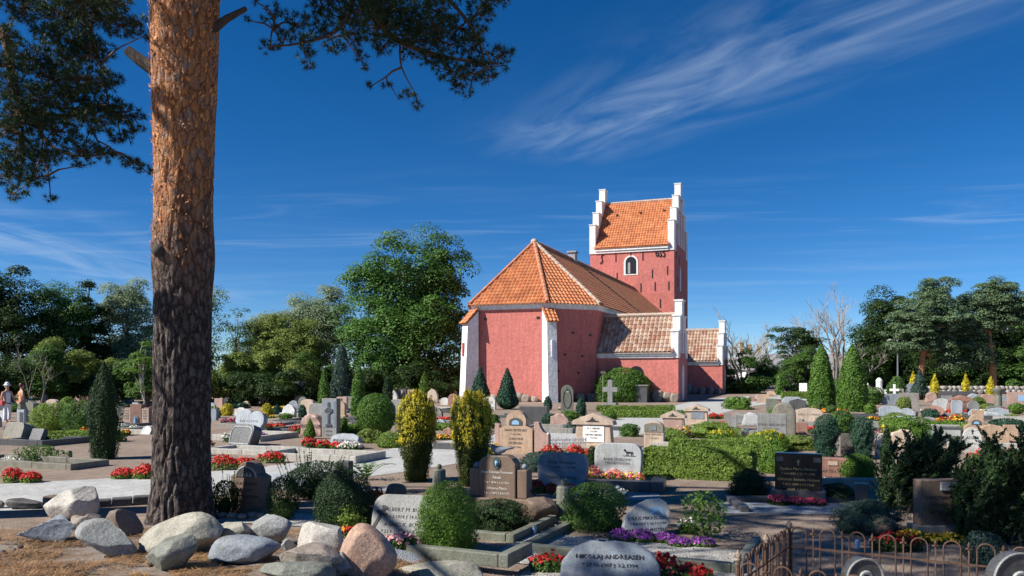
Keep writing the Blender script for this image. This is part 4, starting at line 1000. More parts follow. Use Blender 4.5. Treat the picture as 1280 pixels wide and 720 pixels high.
# fallen needles on the bank
r = np.random.default_rng(21); n = 24000; X = []
while len(X) < n:
    px, py = r.uniform(-60, 620), r.uniform(628, 735)
    p = P(px, py)
    if p.z > .06 and noise.noise((p.x * 1.7, p.y * 1.7, .5)) > -.12 + .3 * noise.noise((p.x * 7, p.y * 7, 2.)): X.append((p.x, p.y, p.z + r.uniform(.002, .03)))
X = np.array(X); D = unit(np.stack([r.normal(size=n), r.normal(size=n), r.normal(size=n) * .22], 1)); S = np.cross(D, np.array([0, 0, 1.])); l = r.uniform(.03, .07, (n, 1))
V = np.stack([X - D * l - S * .0028, X - D * l * .2 + S * .0034, X + D * l, ], 1).reshape(-1, 3)
leafy('dry_needle', (.12, .065, .035), (.60, .36, .18), 0); tag(fast('fallen_pine_needles', V, np.arange(3 * n).reshape(n, 3), MATS['dry_needle']), 'rust brown fallen pine needles strewn over the bank of boulders', 'pine needles', kind='stuff')

# ---------------------------------------------------------------- trees behind
_gt = grow_tree
def grow_tree(name, label, base, height, crown, ncl, rc, nleaf, *a, **k):
    if name == 'airy_tree' or name == 'sapling': return _gt(name, label, base, height, crown, ncl, rc, nleaf, *a, **k)
    return _gt(name, label, base, height, crown, int(ncl * 1.15), rc * 1.16, int(nleaf * 1.7), *a, **k)
def tb(px, D, ybase=None):
    x = (px - 640) / F * D; return Vector((x, D, terr(x, D)))
def lob(px, D, L):                                           # lobes given in picture units
    b = tb(px, D); k = D / F
    return [((x - px) * k, dy, H - b.z + (YH - y) * k, rx * k, rx * k * .9, ry * k) for x, y, rx, ry, dy in [(q + (0,))[:5] for q in L]]
def T(name, label, px, D, lobes, ncl, rc, nl, L, lm, bm_='bark_grey', seed=1, group='trees behind the churchyard', **kw):
    lb = lob(px, D, lobes); hh = max(c[2] + c[5] for c in lb)
    return grow_tree(name, label, tb(px, D), hh, lb, ncl, rc, nl, L, lm, bm_, seed, group=group, **kw)
T('oak_tree', 'large dark green broadleaf tree left of the church apse', 505, 64, [(508, 345, 58, 56), (462, 372, 36, 52), (552, 352, 34, 58), (505, 425, 76, 50), (550, 420, 40, 60), (452, 440, 28, 44), (505, 465, 76, 28), (520, 390, 60, 60)], 270, 1.12, 64000, .2, 'leaf_oak', seed=3, trunk_r=.5, limbs=26, out=.42)
T('broadleaf_tree', 'dark tall tree at the far left, above the two people', 12, 56, [(8, 375, 46, 38), (-25, 390, 40, 50), (15, 430, 52, 50), (10, 475, 50, 22)], 90, 1.0, 30000, .17, 'leaf_dark', seed=4, trunk_r=.3)
T('broadleaf_tree', 'mid green tree between the far left tree and the slim conifer', 78, 58, [(80, 388, 30, 36), (74, 430, 40, 42), (80, 470, 36, 25)], 70, .9, 24000, .16, 'leaf_mid', seed=5, trunk_r=.25)
T('conifer_tree', 'dark ragged conifer top left of the silvery tree', 112, 60, [(111, 358, 5, 11), (112, 385, 17, 18), (112, 415, 26, 30), (114, 460, 32, 36)], 110, .55, 20000, .15, 'leaf_dark', seed=6, flat=.8, trunk_top=.95)
T('willow_tree', 'silvery grey green tree immediately left of the big pine trunk', 160, 62, [(152, 378, 26, 32), (176, 400, 24, 30), (160, 440, 36, 34), (165, 475, 34, 22)], 80, .9, 26000, .16, 'leaf_silver', seed=7, trunk_r=.25)
T('broadleaf_tree', 'half hidden green tree immediately right of the pine trunk', 262, 62, [(262, 400, 20, 32), (250, 440, 30, 40), (255, 475, 34, 20)], 46, .9, 9000, .16, 'leaf_olive', seed=8, trunk_r=.2)
T('airy_tree', 'thin airy young tree with sky showing through its crown', 296, 60, [(296, 412, 24, 26), (288, 440, 26, 20)], 34, .55, 1500, .15, 'leaf_mid', seed=9, trunk_r=.12, limbs=30, trunk_top=.92)
T('willow_tree', 'lower silvery willow left of the tall willow', 345, 66, [(345, 420, 26, 30), (335, 455, 34, 30)], 70, .85, 22000, .15, 'leaf_silver', 'bark_white', seed=10, trunk_r=.2, limbs=20)
T('willow_tree', 'tall silvery willow beside the large dark tree', 392, 68, [(380, 400, 34, 28), (412, 384, 22, 22), (415, 420, 30, 40), (385, 440, 40, 34)], 95, .9, 32000, .15, 'leaf_silver', 'bark_white', seed=12, trunk_r=.25, limbs=22)
for i, (px, yt, hw, lm, lab, D) in enumerate((
    (-20, 448, 46, 'leaf_dark', 'dark bush at the left picture edge behind the people', 50), (55, 430, 30, 'leaf_mid', 'sunlit bush behind the two people', 52), (96, 418, 30, 'leaf_olive', 'yellowish bush below the slim conifer', 53), (140, 450, 36, 'leaf_dark', 'dark bush behind the cypress column', 54),
    (182, 436, 24, 'leaf_mid', 'layered green bush around the white stemmed sapling', 52), (275, 420, 34, 'leaf_olive', 'yellow green bush beside the right side of the pine trunk', 55), (312, 436, 36, 'leaf_mid', 'green bush beneath the airy young tree', 57), (360, 424, 34, 'leaf_olive', 'bright olive bush in front of the willows', 56),
    (400, 440, 30, 'leaf_mid', 'green bush in front of the tall willow', 58), (330, 462, 50, 'leaf_dark', 'low dark bush beneath the willows', 53), (545, 456, 44, 'leaf_dark', 'dark bush between the large tree and the church', 60), (455, 462, 34, 'leaf_dark', 'dark bush beneath the left of the large tree', 58),
    (918, 436, 26, 'leaf_mid', 'rounded bush nearest the porch gable', 74), (948, 432, 30, 'leaf_dark', 'dark middle bush of the group right of the porch', 76), (985, 430, 28, 'leaf_mid', 'bush of the group right of the porch, beside the tall thuja', 75), (1006, 436, 24, 'leaf_dark', 'dark bush peeping out behind the left tall thuja', 77))):
    T('bush', lab, px, D, [(px + hw * math.sin(i * 2.3 + j * 1.7) * .75, yt + (497 - yt) * (.30 + .14 * j), hw * (.42 + .10 * j), (497 - yt) * (.24 - .015 * j), (j % 3 - 1) * 1.2) for j in range(5)], 70, .52, 13000, .14, lm, seed=20 + i, trunk_r=.12, limbs=6, group='bushes round the edge of the churchyard', catn='bush', trunk_top=.5)
for i, px in enumerate(range(-70, 600, 34)):
    if 380 < px < 390: continue
    yt = 452 + (i * 37 % 17); T('bush', 'dark bush in the shaded thicket under the trees on the left', px, 67 + i % 3, [(px, (yt + 500) / 2, 30, (500 - yt) / 2)], 26, .9, 4200, .2, 'leaf_dark' if i % 3 else 'leaf_mid', seed=150 + i, trunk_r=.1, limbs=4, group='thicket under the left trees', catn='bush', trunk_top=.5)
T('sapling', 'white stemmed sapling left of the pine trunk', 178, 50, [(182, 450, 16, 10), (172, 465, 14, 6), (186, 430, 10, 8)], 16, .5, 1500, .13, 'leaf_bright', 'bark_white', seed=50, trunk_r=.06, limbs=14, trunk_top=.95, flat=.3)
bare_tree('pale leafless stems against the dark trees above the two people', tb(45, 49), 4.6, 3, .3, 'bark_pale', .05, 4, stems=2)
for i, (px, D, h, lab, sd) in enumerate(((926, 84, 8.0, 'bare grey tree directly right of the porch gable', 5), (948, 86, 6.8, 'small bare tree with its foot behind the dark bushes', 8), (1012, 84, 9.6, 'slender bare tree left of the tallest bare tree', 6), (1043, 80, 10.6, 'tallest bare whitish tree between the two thujas', 7), (1075, 82, 6.0, 'bare tree arching right behind the right thuja', 9))):
    bare_tree(lab, tb(px, D), h, sd, .34 if i != 4 else .7, 'bark_pale', .16, 5)
T('broadleaf_tree', 'thin leaved tree rising above the bushes right of the porch', 992, 82, [(985, 418, 26, 12), (1000, 436, 34, 14), (1010, 424, 20, 10)], 34, .75, 4200, .2, 'leaf_dark', seed=31, limbs=24, trunk_r=.16, flat=.4)
T('broadleaf_tree', 'dark broadleaf tree left of the two churchyard pines', 1108, 86, [(1108, 392, 26, 26), (1100, 430, 36, 40), (1118, 460, 40, 36)], 80, 1.2, 26000, .24, 'leaf_dark', seed=32, trunk_r=.3)
T('broadleaf_tree', 'dark tree filling the gap between the two churchyard pines', 1196, 90, [(1196, 405, 26, 36), (1200, 450, 44, 40), (1186, 475, 44, 22)], 80, 1.2, 26000, .24, 'leaf_dark', seed=33, trunk_r=.3)
T('broadleaf_tree', 'dark green tree at the right picture edge behind the pine', 1276, 88, [(1280, 430, 36, 50), (1262, 465, 40, 32), (1320, 440, 40, 60)], 80, 1.2, 26000, .24, 'leaf_mid', seed=34, trunk_r=.3)
for i, (px, lab) in enumerate(((1075, 'dark laurel bush behind the white monument'), (1125, 'dark laurel bush below the street lamp'), (1172, 'dark laurel bush right of the left pine trunk'), (1222, 'dark laurel bush left of the right pine trunk'), (1270, 'dark laurel bush at the right picture edge'))):
    T('bush', lab, px, 84, [(px, 468, 34, 30), (px + 14, 455, 24, 24)], 40, .9, 11000, .2, 'leaf_dark' if i % 2 else 'leaf_mid', seed=60 + i, trunk_r=.15, limbs=6, group='bushes round the edge of the churchyard', catn='bush', trunk_top=.5)
T('broadleaf_tree', 'dark tree behind the trunk of the left churchyard pine', 1150, 88, [(1148, 425, 40, 30), (1160, 460, 44, 34), (1130, 450, 30, 40)], 80, 1.2, 24000, .24, 'leaf_dark', seed=35, trunk_r=.3)
T('broadleaf_tree', 'dark tree behind the trunk of the right churchyard pine', 1236, 87, [(1236, 425, 40, 30), (1240, 460, 44, 34), (1222, 445, 30, 40)], 80, 1.2, 24000, .24, 'leaf_dark', seed=36, trunk_r=.3)
T('willow_tree', 'feathery yellow green tree between the airy young tree and the willows', 330, 63, [(322, 416, 18, 26), (342, 424, 22, 30), (330, 452, 34, 36)], 90, .6, 15000, .14, 'leaf_olive', 'bark_white', seed=37, trunk_r=.14, limbs=18)
T('willow_tree', 'feathery yellow green tree in front of the tall silvery willow', 372, 62, [(368, 420, 22, 24), (388, 432, 26, 28), (362, 455, 28, 34)], 90, .6, 15000, .14, 'leaf_olive', 'bark_white', seed=38, trunk_r=.14, limbs=18)
def far_pine(label, px, D, lobes, trunk, seed):
    k = D / F; b = tb(px, D); o = thing('pine_tree', label, 'tree', b, 0, 'pines at the right edge of the churchyard'); r = np.random.default_rng(seed)
    lb = [(c[0], c[1], c[2], c[3], c[4], c[5] * 1.25) for c in lob(px, D, lobes)]; cents = []
    vol = np.array([c[3] * c[5] for c in lb]); vol /= vol.sum()
    for _ in range(360):
        c = lb[r.choice(len(lb), p=vol)]; d = r.normal(size=3); d /= np.linalg.norm(d); cents.append(np.array(c[:3]) + d * r.uniform(0, 1) ** .5 * np.array(c[3:]))
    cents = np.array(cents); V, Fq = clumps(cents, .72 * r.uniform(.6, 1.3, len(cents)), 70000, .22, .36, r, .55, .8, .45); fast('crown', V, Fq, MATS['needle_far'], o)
    g = G(); tp = [Vector(((x - px) * k, 0, H - b.z + (YH - y) * k)) for x, y in trunk]; n = len(tp)
    g.tube(tp, [.34 * (1 - .7 * i / (n - 1)) for i in range(n)], 8)
    for c in cents[::7]:
        e = Vector(c); s = min(tp[2:], key=lambda q: (q - e).length); g.tube([s, s.lerp(e, .5) + Vector((0, 0, .2)), e], [.1, .07, .03], 4)
    g.build('trunk', MATS['bark_orange'], o, smooth=True)
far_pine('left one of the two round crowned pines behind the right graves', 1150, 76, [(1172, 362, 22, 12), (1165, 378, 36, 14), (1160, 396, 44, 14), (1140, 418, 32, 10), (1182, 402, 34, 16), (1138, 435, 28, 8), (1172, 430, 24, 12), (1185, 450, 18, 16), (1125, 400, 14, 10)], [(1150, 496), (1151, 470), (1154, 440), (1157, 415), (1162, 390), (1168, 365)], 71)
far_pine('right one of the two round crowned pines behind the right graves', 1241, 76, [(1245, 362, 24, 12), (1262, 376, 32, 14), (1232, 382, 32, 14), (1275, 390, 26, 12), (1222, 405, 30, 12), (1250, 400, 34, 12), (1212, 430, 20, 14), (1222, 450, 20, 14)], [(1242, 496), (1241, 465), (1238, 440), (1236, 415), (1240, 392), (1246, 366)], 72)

# cones and twigs among the needles
r = random.Random(9)
cg = None
for i in range(16):
    p = P(r.uniform(-5, 330), r.uniform(672, 719))
    if cg is None:
        g = G(); g.lathe([(.004, 0), (.018, .006), (.024, .02), (.02, .036), (.01, .05), (.002, .056)], 9); cg = g.build('pine_cone', MATS['bark_dark'], None); q = cg
    else: q = cg.copy(); COL.objects.link(q)
    q.location = p + Vector((0, 0, .012)); q.rotation_euler = (1.4, r.uniform(0, 1), r.uniform(0, 6.28)); tag(q, 'small brown pine cone lying on the fallen needles', 'pine cone', 'pine cones on the bank')
for i in range(14):
    p = P(r.uniform(-5, 420), r.uniform(668, 719)); g = G(); a = r.uniform(0, 3.14); d = Vector((math.cos(a), math.sin(a) * .6, 0)) * r.uniform(.08, .2)
    g.tube([-d + Vector((0, 0, .008)), Vector((.01, .012, .022)), d + Vector((0, 0, .01))], [.005, .006, .003], 5); q = g.build('twig', MATS['bark_grey'], None); q.location = p; tag(q, 'thin fallen twig on the needle covered bank', 'twig', 'twigs on the bank')
# ---------------------------------------------------------------- boulders on the bank
BK = 'boulders on the bank round the pine'
def bank(px, py, w, h, mat, label, seed, **kw):
    kw = {**dict(sub=5, cuts=16, lo=.42, rough=.05, sink=.14), **kw}
    return rock(px, py, w, h, mat, label, seed, group=BK, **kw)
bank(82, 652, 66, 40, 'b_white', 'whitish wedge boulder with a sharp peak, above the blue grey boulder at the left', 11, lean=.55, dk=.75, pear=.5, lo=.5)
bank(53, 679, 76, 32, 'b_blue', 'speckled blue grey boulder lying lowest in front of the white wedge', 12, lean=.4, dk=.6, cuts=12, lo=.45, pear=.3)
bank(127, 699, 82, 34, 'b_grey', 'flat grey slab with a pale edge sloping to the right, left of the pine', 13, roll=.42, dk=.5, cuts=14, lo=.4)
bank(149, 672, 46, 35, 'b_brown', 'rounded brown boulder just left of the pine trunk', 14, dk=.8)
bank(27, 637, 46, 13, 'b_dark', 'low dark stone at the edge of the path, far left', 15, dk=.6)
bank(-4, 636, 18, 9, 'b_dark', 'small dark stone cut by the left edge of the picture', 16, dk=.6)
bank(66, 638, 34, 18, 'b_brown', 'small brown stone half hidden behind the white wedge boulder', 17, dk=.6)
bank(97, 668, 24, 22, 'b_mott', 'small pinkish round stone wedged between the white and the blue boulder', 18, dk=.8)
bank(116, 664, 28, 22, 'b_dark', 'dark stone in shade right of the white wedge boulder', 19, dk=.8)
bank(219, 694, 108, 46, 'b_beige', 'long pale beige boulder tilting up to the right at the foot of the pine', 20, roll=-.26, dk=.5, cuts=11, lo=.5, rough=.05)
bank(205, 716, 80, 35, 'b_green', 'angular dark grey green slab below the long beige boulder', 21, roll=-.25, dk=.6, cuts=14, lo=.4)
bank(300, 707, 90, 34, 'b_blue', 'smooth rounded blue grey boulder right of the long beige boulder', 22, dk=.6, cuts=11, lo=.5, rough=.05)
bank(284, 686, 56, 30, 'b_beige', 'beige stone behind the smooth blue grey boulder', 23, dk=.7)
bank(334, 682, 60, 34, 'b_grey', 'pale angular slab pointing up to the right behind the blue grey boulder', 24, roll=-.3, dk=.5, cuts=14, lo=.42)
bank(398, 697, 66, 41, 'b_white', 'blocky white boulder in the middle of the stone row', 25, dk=.7, cuts=11, lo=.5, rough=.05)
bank(456, 722, 76, 60, 'b_pink', 'large pink granite boulder with a white sunlit side', 26, dk=.75, cuts=12, lo=.5)
bank(384, 722, 82, 36, 'b_mott', 'mottled pinkish beige boulder under the white block', 27, dk=.7, cuts=10)
bank(366, 732, 96, 26, 'b_green', 'pale greenish boulder cut off by the bottom edge under the mottled one', 28, dk=.6, cuts=11, lo=.5)
bank(356, 691, 22, 16, 'b_grey', 'small grey stone tucked behind the mottled boulder', 29)
bank(420, 720, 40, 26, 'b_grey', 'grey rough stone between the mottled and the pink boulder', 30)
bank(548, 730, 110, 20, 'b_beige', 'low pale boulder cut off by the bottom edge right of the pink boulder', 31, dk=.6, cuts=11, lo=.5)
rnd = random.Random(3)
for i, px in enumerate((276, 288, 301, 314, 326, 338)):
    rock(px, 648 + (i % 3), 14, 7, 'b_mott', 'small rounded pinkish edging stone in front of the arched brown gravestone', 40 + i, name='edging_stone', cat='edging stone', group='little edging stones by the arched gravestone', sub=2, dk=.8)
# dark kerb by the path
g = G(); a = flatP(112, 634); b = flatP(192, 629)
t0 = thing('path_kerb', 'dark rough stone kerb along the path left of the pine trunk', 'kerb', (0, 0, 0))
for i in range(3):
    p, q = a.lerp(b, i / 3 + .004), a.lerp(b, (i + 1) / 3 - .004); M = Matrix.Translation(p) @ Matrix.Rotation(math.atan2(q.y - p.y, q.x - p.x), 4, 'Z')
    g = G(); g.box(0, (q - p).length, -.1, .1, -.05, .10 + .01 * i, M); g.build('kerb_stone', MATS['b_dark'], t0, bevel=.02)

# ---------------------------------------------------------------- nearest graves
plot(262, 652, 1.9, .9, 'gravel_light'); plot(330, 612, 2.2, .5, 'gravel_blue', yaw=-.1); plot(600, 700, 2.6, 1.5, 'gravel_light', yaw=-.42); plot(905, 642, 2.3, .95, 'gravel_blue', yaw=-.05)
plot(640, 725, 1.9, .55, 'gravel_light', yaw=-.42); plot(690, 622, 1.6, .9, 'gravel_blue', yaw=-.2); plot(440, 712, 1.0, .6, 'gravel_blue', yaw=-.42)
def em_arch(par, w, h, t):
    g = G(); o = [(w * .30 * math.cos(math.pi * i / 12), h * .735 + w * .26 * math.sin(math.pi * i / 12)) for i in range(13)]
    g.prism(o, -t / 2 - .010, -t / 2 + .01); q = g.build('picture_panel', MATS['dark'], par)
    g = G(); g.tube([(x * 1.04, -t / 2 - .004, z) for x, z in o], .012, 6); g.build('picture_rim', MATS['pale'], par)
    g = G()
    for x in (-.12, -.02, .08): g.prism([(w * x, h * .745), (w * (x + .1), h * .745), (w * (x + .05), h * .745 + w * .12)], -t / 2 - .014, -t / 2 - .009)
    g.build('relief', MATS['pale'], par)
stone(314, 641, 47, 65, 'shoulder', 'brown', 'brown gravestone with an arched dark picture, between two bushes right of the pine', ['KURT JENSEN', '*  1.6.1925', 'ANNA JENSEN', '* 4.2.1928'], ttop=.36, emblem=em_arch, t=.2, tsize=.058)
stone(431, 612, 18, 36, 'rect', 'dark', 'dark upright stone post behind the fern', t=.14, name='stone_post', cat='stone post', group='stone posts')
stone(384, 608, 92, 13, 'rect', 'bluegrey', 'low bluish gravestone block lying behind the lavender', t=.3, tilt=.3)
shrub(277, 646, 32, 44, 'loose', 'leaf_dark', 'dark leafy shrub between the pine trunk and the arched brown gravestone', dens=.8, lk=3.6, core=.5, upw=1.0, asp=.3)
shrub(350, 652, 40, 54, 'loose', 'leaf_dark', 'dark shrub covering the right side of the arched brown gravestone', dens=.8, lk=3.6, core=.5, upw=1.0, asp=.3)
shrub(388, 626, 74, 46, 'loose', 'leaf_cypress', 'dark lavender bush with thin flower spikes in front of the path', name='lavender', cat='lavender', dens=.9, lk=4, core=.5, upw=1.4, asp=.2, lump=.25)
def spikes(px, py, w, h, n, label, mat='leaf_dark', seed=1):
    r = np.random.default_rng(seed); p = P(px, py); k = p.y / F; o = thing('flower_spikes', label, 'flowers', p); g = G(); X = []
    for i in range(n):
        x = r.uniform(-.5, .5) * w * k; z = h * k * r.uniform(.65, 1.05); b = Vector((x * .7, r.uniform(-.1, .1), 0)); e = Vector((x * 1.25, b.y, z))
        g.tube([b, b.lerp(e, .6) + Vector((0, 0, .02)), e], [.004, .003, .003], 3, False)
        for j in range(9): X.append(b.lerp(e, .78 + .26 * j / 9))
    g.build('stalk', MATS[mat], o)['kind'] = 'stuff'; X = np.array([v[:] for v in X]); V, Fq = leaves(X, r.normal(size=X.shape), .035, .02, r, .5); fast('spike', V, Fq, MATS[mat], o)['kind'] = 'stuff'; return o
spikes(385, 618, 80, 54, 26, 'lavender flower spikes standing dark against the bright path', seed=4); spikes(283, 640, 40, 60, 12, 'thin leafy spikes rising out of the shrub right of the pine trunk', seed=6)
def fern(px, py, w, h, label, n=9, mat='leaf_mid', seed=2):
    r = random.Random(seed); p = P(px, py); k = p.y / F; o = thing('fern', label, 'fern', p); 
    for i in range(n):
        a = 2 * math.pi * i / n + r.uniform(-.3, .3); L = w * k * .55 * r.uniform(.8, 1.15); g = G(); pts = [Vector((math.cos(a) * L * t, math.sin(a) * L * t * .6, h * k * (1.6 * t - 1.0 * t * t) * 1.2)) for t in np.linspace(0, 1, 9)]
        g.tube(pts, [.006] * 9, 3, False)
        for j in range(1, 9):
            d = (pts[j] - pts[j - 1]).normalized(); s = d.cross(Vector((0, 0, 1))).normalized(); l = L * .22 * (1.05 - j / 9) + .01
            for q in (-1, 1): 
                e = pts[j] + s * q * l + d * l * .4; m = d * l * .22; g.add([pts[j] - m, e, pts[j] + m], [(0, 1, 2)])
        g.build('frond', MATS[mat], o, fix=False)
    return o
fern(458, 600, 60, 26, 'green fern with arching fronds above the dark dome conifer', 11)
shrub(425, 664, 78, 74, 'dome', 'leaf_cypress', 'very dark dome shaped dwarf conifer in the shade', name='dwarf_conifer', cat='conifer', dens=1.3, lk=2.4, lump=.05)
shrub(434, 664, 44, 36, 'dome', 'leaf_hedge', 'small light green bush in front of the dark dome conifer', dens=1, lk=3.4, lump=.25, lf=7)
flowers(467, 628, 26, 24, ['fl_red'], 'red flowers between the dark dome conifer and the cross engraved stone', bl=.04); flowers(438, 672, 34, 14, ['fl_red', 'fl_orange'], 'red and orange flowers directly behind the pink granite boulder', bl=.04)
rock(494, 626, 26, 19, 'brown', 'small dark egg shaped stone with a pinkish spot behind the cross engraved stone', 51, name='egg_stone', cat='stone', group=None, cuts=2, rough=.02)
def em_side_cross(par, w, h, t):
    g = G(); Mx = Matrix.Translation((-w * .36, 0, h * .52)) @ Matrix.Rotation(.38, 4, 'Y'); q = h * .36
    g.box(-.018, .018, -t / 2 - .006, -t / 2 + .01, -q, q, Mx); g.box(-.06, .06, -t / 2 - .0085, -t / 2 + .01, q * .25, q * .52, Mx); g.box(-.035, .035, -t / 2 - .010, -t / 2 + .01, q * .78, q * .95, Mx)
    g.build('cross_emblem', MATS['letter_dark'], par)
stone(497, 672, 76, 48, 'round', 'grey', 'pale grey leaning stone engraved with a slim slanted cross, behind pink flowers', ['ALBERT M. BUCH', '* 20.3.1914 † 18.9.1987', 'AGNES K. BUCH', '* 23.8.1913 † 21.8.1990'], ttop=.17, tilt=.5, yaw=-.22, t=.12, tsize=.062, emblem=em_side_cross, tx=.1, lead=1.35)
flowers(496, 686, 54, 26, ['fl_pink'], 'pale pink flowers in front of the cross engraved grey stone', bl=.04, show=.4)
shrub(557, 690, 78, 86, 'dome', 'leaf_bright', 'bright green dome shaped dwarf conifer, sunlit', name='dwarf_conifer', cat='conifer', dens=1.5, lk=2.3, lump=.09, lf=9, asp=.55)
# brown monument with balls and a bird
def monument():
    p = P(626, 640); k = p.y / F; o = thing('gravestone', 'dark brown arched monument with two ball topped pillars and a dove on top', 'gravestone', p, YAW, 'gravestones of the churchyard')
    w, h = 74 * k, 72 * k
    g = G(); g.box(-w * .53, w * .53, -.19, .17, -.03, h * .27); g.build('plinth', MATS['brown'], o, bevel=.015)
    bm = slab_geo(outline('wave', w * .66, h * .74), .2, .015); s = add_bm('slab', bm, 'brown', o); s.location = (-.01, -.02, h * .27)
    for x in (-1, 1):
        g = G(); g.box(x * w * .43 - w * .085, x * w * .43 + w * .085, -.11, .11, h * .272, h * .76); pq = g.build('pillar', MATS['brown'], o, bevel=.014)
        g = G(); g.ball((x * w * .43, 0, h * .80), .042, 12); g.build('ball', MATS['bluegrey'], pq, smooth=True)
    inscription(['Hans Kristian Petersen', 'Ålbæk', '* 4.7.1894 † 6.6.1960', 'Johanne Marie', '* 11.2.1899 † 8.4.1971'], w * .6, h * .47, -.102, 'letter_white', s, .05)
    g = G(); g.prism([(.055 * math.cos(t), h * .60 + .085 * math.sin(t)) for t in np.linspace(0, 6.1, 14)], -.110, -.09); e = g.build('medallion', MATS['bronze'], s)
    g = G(); g.tube([(0, -.115, h * .56), (.005, -.118, h * .60), (-.005, -.115, h * .64)], [.02, .028, .014], 8); g.build('relief', MATS['picture_blue'], e)
    d = thing('dove_figure', 'blue grey dove figure sitting on the dark brown monument', 'bird figure', p + Vector((-.02, 0, h * 1.0)), YAW)
    g = G(); g.tube([(-.11, 0, .05), (-.07, 0, .062), (0, 0, .058), (.06, 0, .066), (.11, 0, .082), (.20, 0, .095)], [.015, .05, .062, .045, .02, .014], 12); g.build('body', MATS['bluegrey'], d, smooth=True)
    g = G(); g.ball((-.10, 0, .105), .036, 10); g.tube([(-.13, 0, .10), (-.165, 0, .092)], [.01, .002], 5); g.build('head', MATS['bluegrey'], d, smooth=True)
monument()
shrub(622, 664, 72, 38, 'dome', 'leaf_juniper', 'low dark spreading juniper in front of the brown monument', name='juniper', cat='juniper', dens=1.1, lk=3.2, asp=.3, lump=.3, lf=8, dk=.7)
rock(676, 652, 44, 27, 'b_brown', 'rough brown granite boulder right of the brown monument', 52, group=None, cuts=14, lo=.5)
def ball_post(px, py, wpx, hpx, label, mat='greenish'):
    p = P(px, py); k = p.y / F; o = thing('stone_post', label, 'stone post', p, YAW, 'ball topped stone posts'); w, h = wpx * k * .5, hpx * k
    g = G(); g.lathe([(w * 1.06, -.03), (w, h * .1), (w * .94, h * .74), (w * .8, h * .77), (w * .4, h * .785)], 14); g.build('shaft', MATS[mat], o, smooth=False)
    g = G(); g.ball((0, 0, h * .87), h * .105, 14); g.build('ball', MATS[mat], o, smooth=True)
ball_post(706, 646, 22, 50, 'ball topped stone post in front of the bluish stone with red flowers'); ball_post(549, 612, 17, 33, 'ball topped stone post between the two golden yews')
g = G(); a = at(662, 612, 10.8); b = at(700, 610, 10.8); n = 16; t0 = thing('chain', 'drooping dark iron chain between the brown monument and the ball post', 'chain', (0, 0, 0))
for i in range(n):
    def cp(t): q = a.lerp(b, t); return q - Vector((0, 0, .13 * (1 - (2 * t - 1) ** 2)))
    g.tube([cp(i / n), cp((i + .9) / n)], .009 if i % 2 else .012, 5)
g.build('chain_links', MATS['iron'], t0)
# gravel plot in front with the oval stone
KG = [('sw', 585, 672, .55, 1.25, 'mossy stone kerb of the plot before the brown monument', -.42, 'es'), ('n', 655, 690, 2.2, 1.35, 'sand grey kerb round the gravel bed of the oval stone', -.42, 'esw')]
for _, px, py, a, b, lab, yw, sd in KG: kerb(px, py, a, b, lab, 'greenish', yaw=yw, sides=sd, h=.09, t=.10)
kerb(505, 706, 1.1, .5, 'low kerb in front of the bright green dome conifer', 'greenish', yaw=-.42, sides='es', h=.07, t=.10)
kerb(930, 640, 2.0, .9, 'low kerb round the bluish gravel before the black gravestone', 'dark', yaw=-.05, sides='nw', h=.08)
g = G(); kerb(724, 612, 1.25, .5, 'dark block kerb of the plot before the pale dog engraved stone', 'dark', yaw=-.25, sides='es', h=.18, t=.22)
def em_oval(par, w, h, t):
    g = G(); g.prism([(w * .10, h * .70), (w * .36, h * .66), (w * .34, h * .88), (w * .22, h * .96), (w * .10, h * .88)], -t / 2 - .006, -t / 2 + .01); q = g.build('picture_panel', MATS['picture_blue'], par)
    g = G(); g.prism([(w * .14, h * .71), (w * .30, h * .69), (w * .25, h * .83), (w * .19, h * .78)], -t / 2 - .010, -t / 2 - .005); g.build('picture', MATS['bluegrey'], q)
stone(812, 671, 68, 42, 'pebble', 'pale', 'pale oval leaning stone with a blue picture, in a bed of violet flowers', ['JULIUS MIKKELSEN', '* 4.8.1907 † 20.11.1989', 'MARTHE CHRISTENSEN', '* 9.9.1909 † 24.5.1997', 'JENSEN'], ttop=.34, tilt=.55, yaw=.22, t=.11, tsize=.058, emblem=em_oval, lead=1.25)
flowers(735, 660, 60, 8, ['fl_purple'], 'dark purple ground flowers below the leafy bush', bl=.025, lsize=.03); flowers(806, 678, 84, 15, ['fl_violet', 'fl_purple'], 'violet flowers in front of the pale oval stone', bl=.025, lsize=.03)
flowers(866, 684, 58, 15, ['fl_violet', 'fl_purple'], 'violet flowers right of the pale oval stone along the kerb', bl=.025, lsize=.03)
flowers(860, 668, 26, 22, ['fl_white'], 'white daisies right of the pale oval stone', bl=.045, show=.5)
shrub(884, 676, 56, 60, 'loose', 'leaf_bright', 'tall light green leafy plant behind the white daisies', name='leafy_plant', cat='plant', dens=.35, lk=5, core=0, asp=.55, deep=.8)
shrub(745, 664, 78, 58, 'dome', 'leaf_mid', 'leafy green bush right of the ball post, above purple flowers', dens=.8, lk=4, core=.7, lump=.2, asp=.4)
flowers(688, 716, 46, 46, ['fl_red'], 'tall red geranium in the front gravel bed', bl=.05, show=.35, name='geranium'); flowers(850, 728, 84, 32, ['fl_red'], 'red geraniums cut off by the bottom edge right of the grey mound stone', bl=.05, show=.6, name='geranium')
flowers(745, 728, 40, 14, ['fl_rose'], 'dark red flowers at the foot of the grey mound stone', bl=.04)
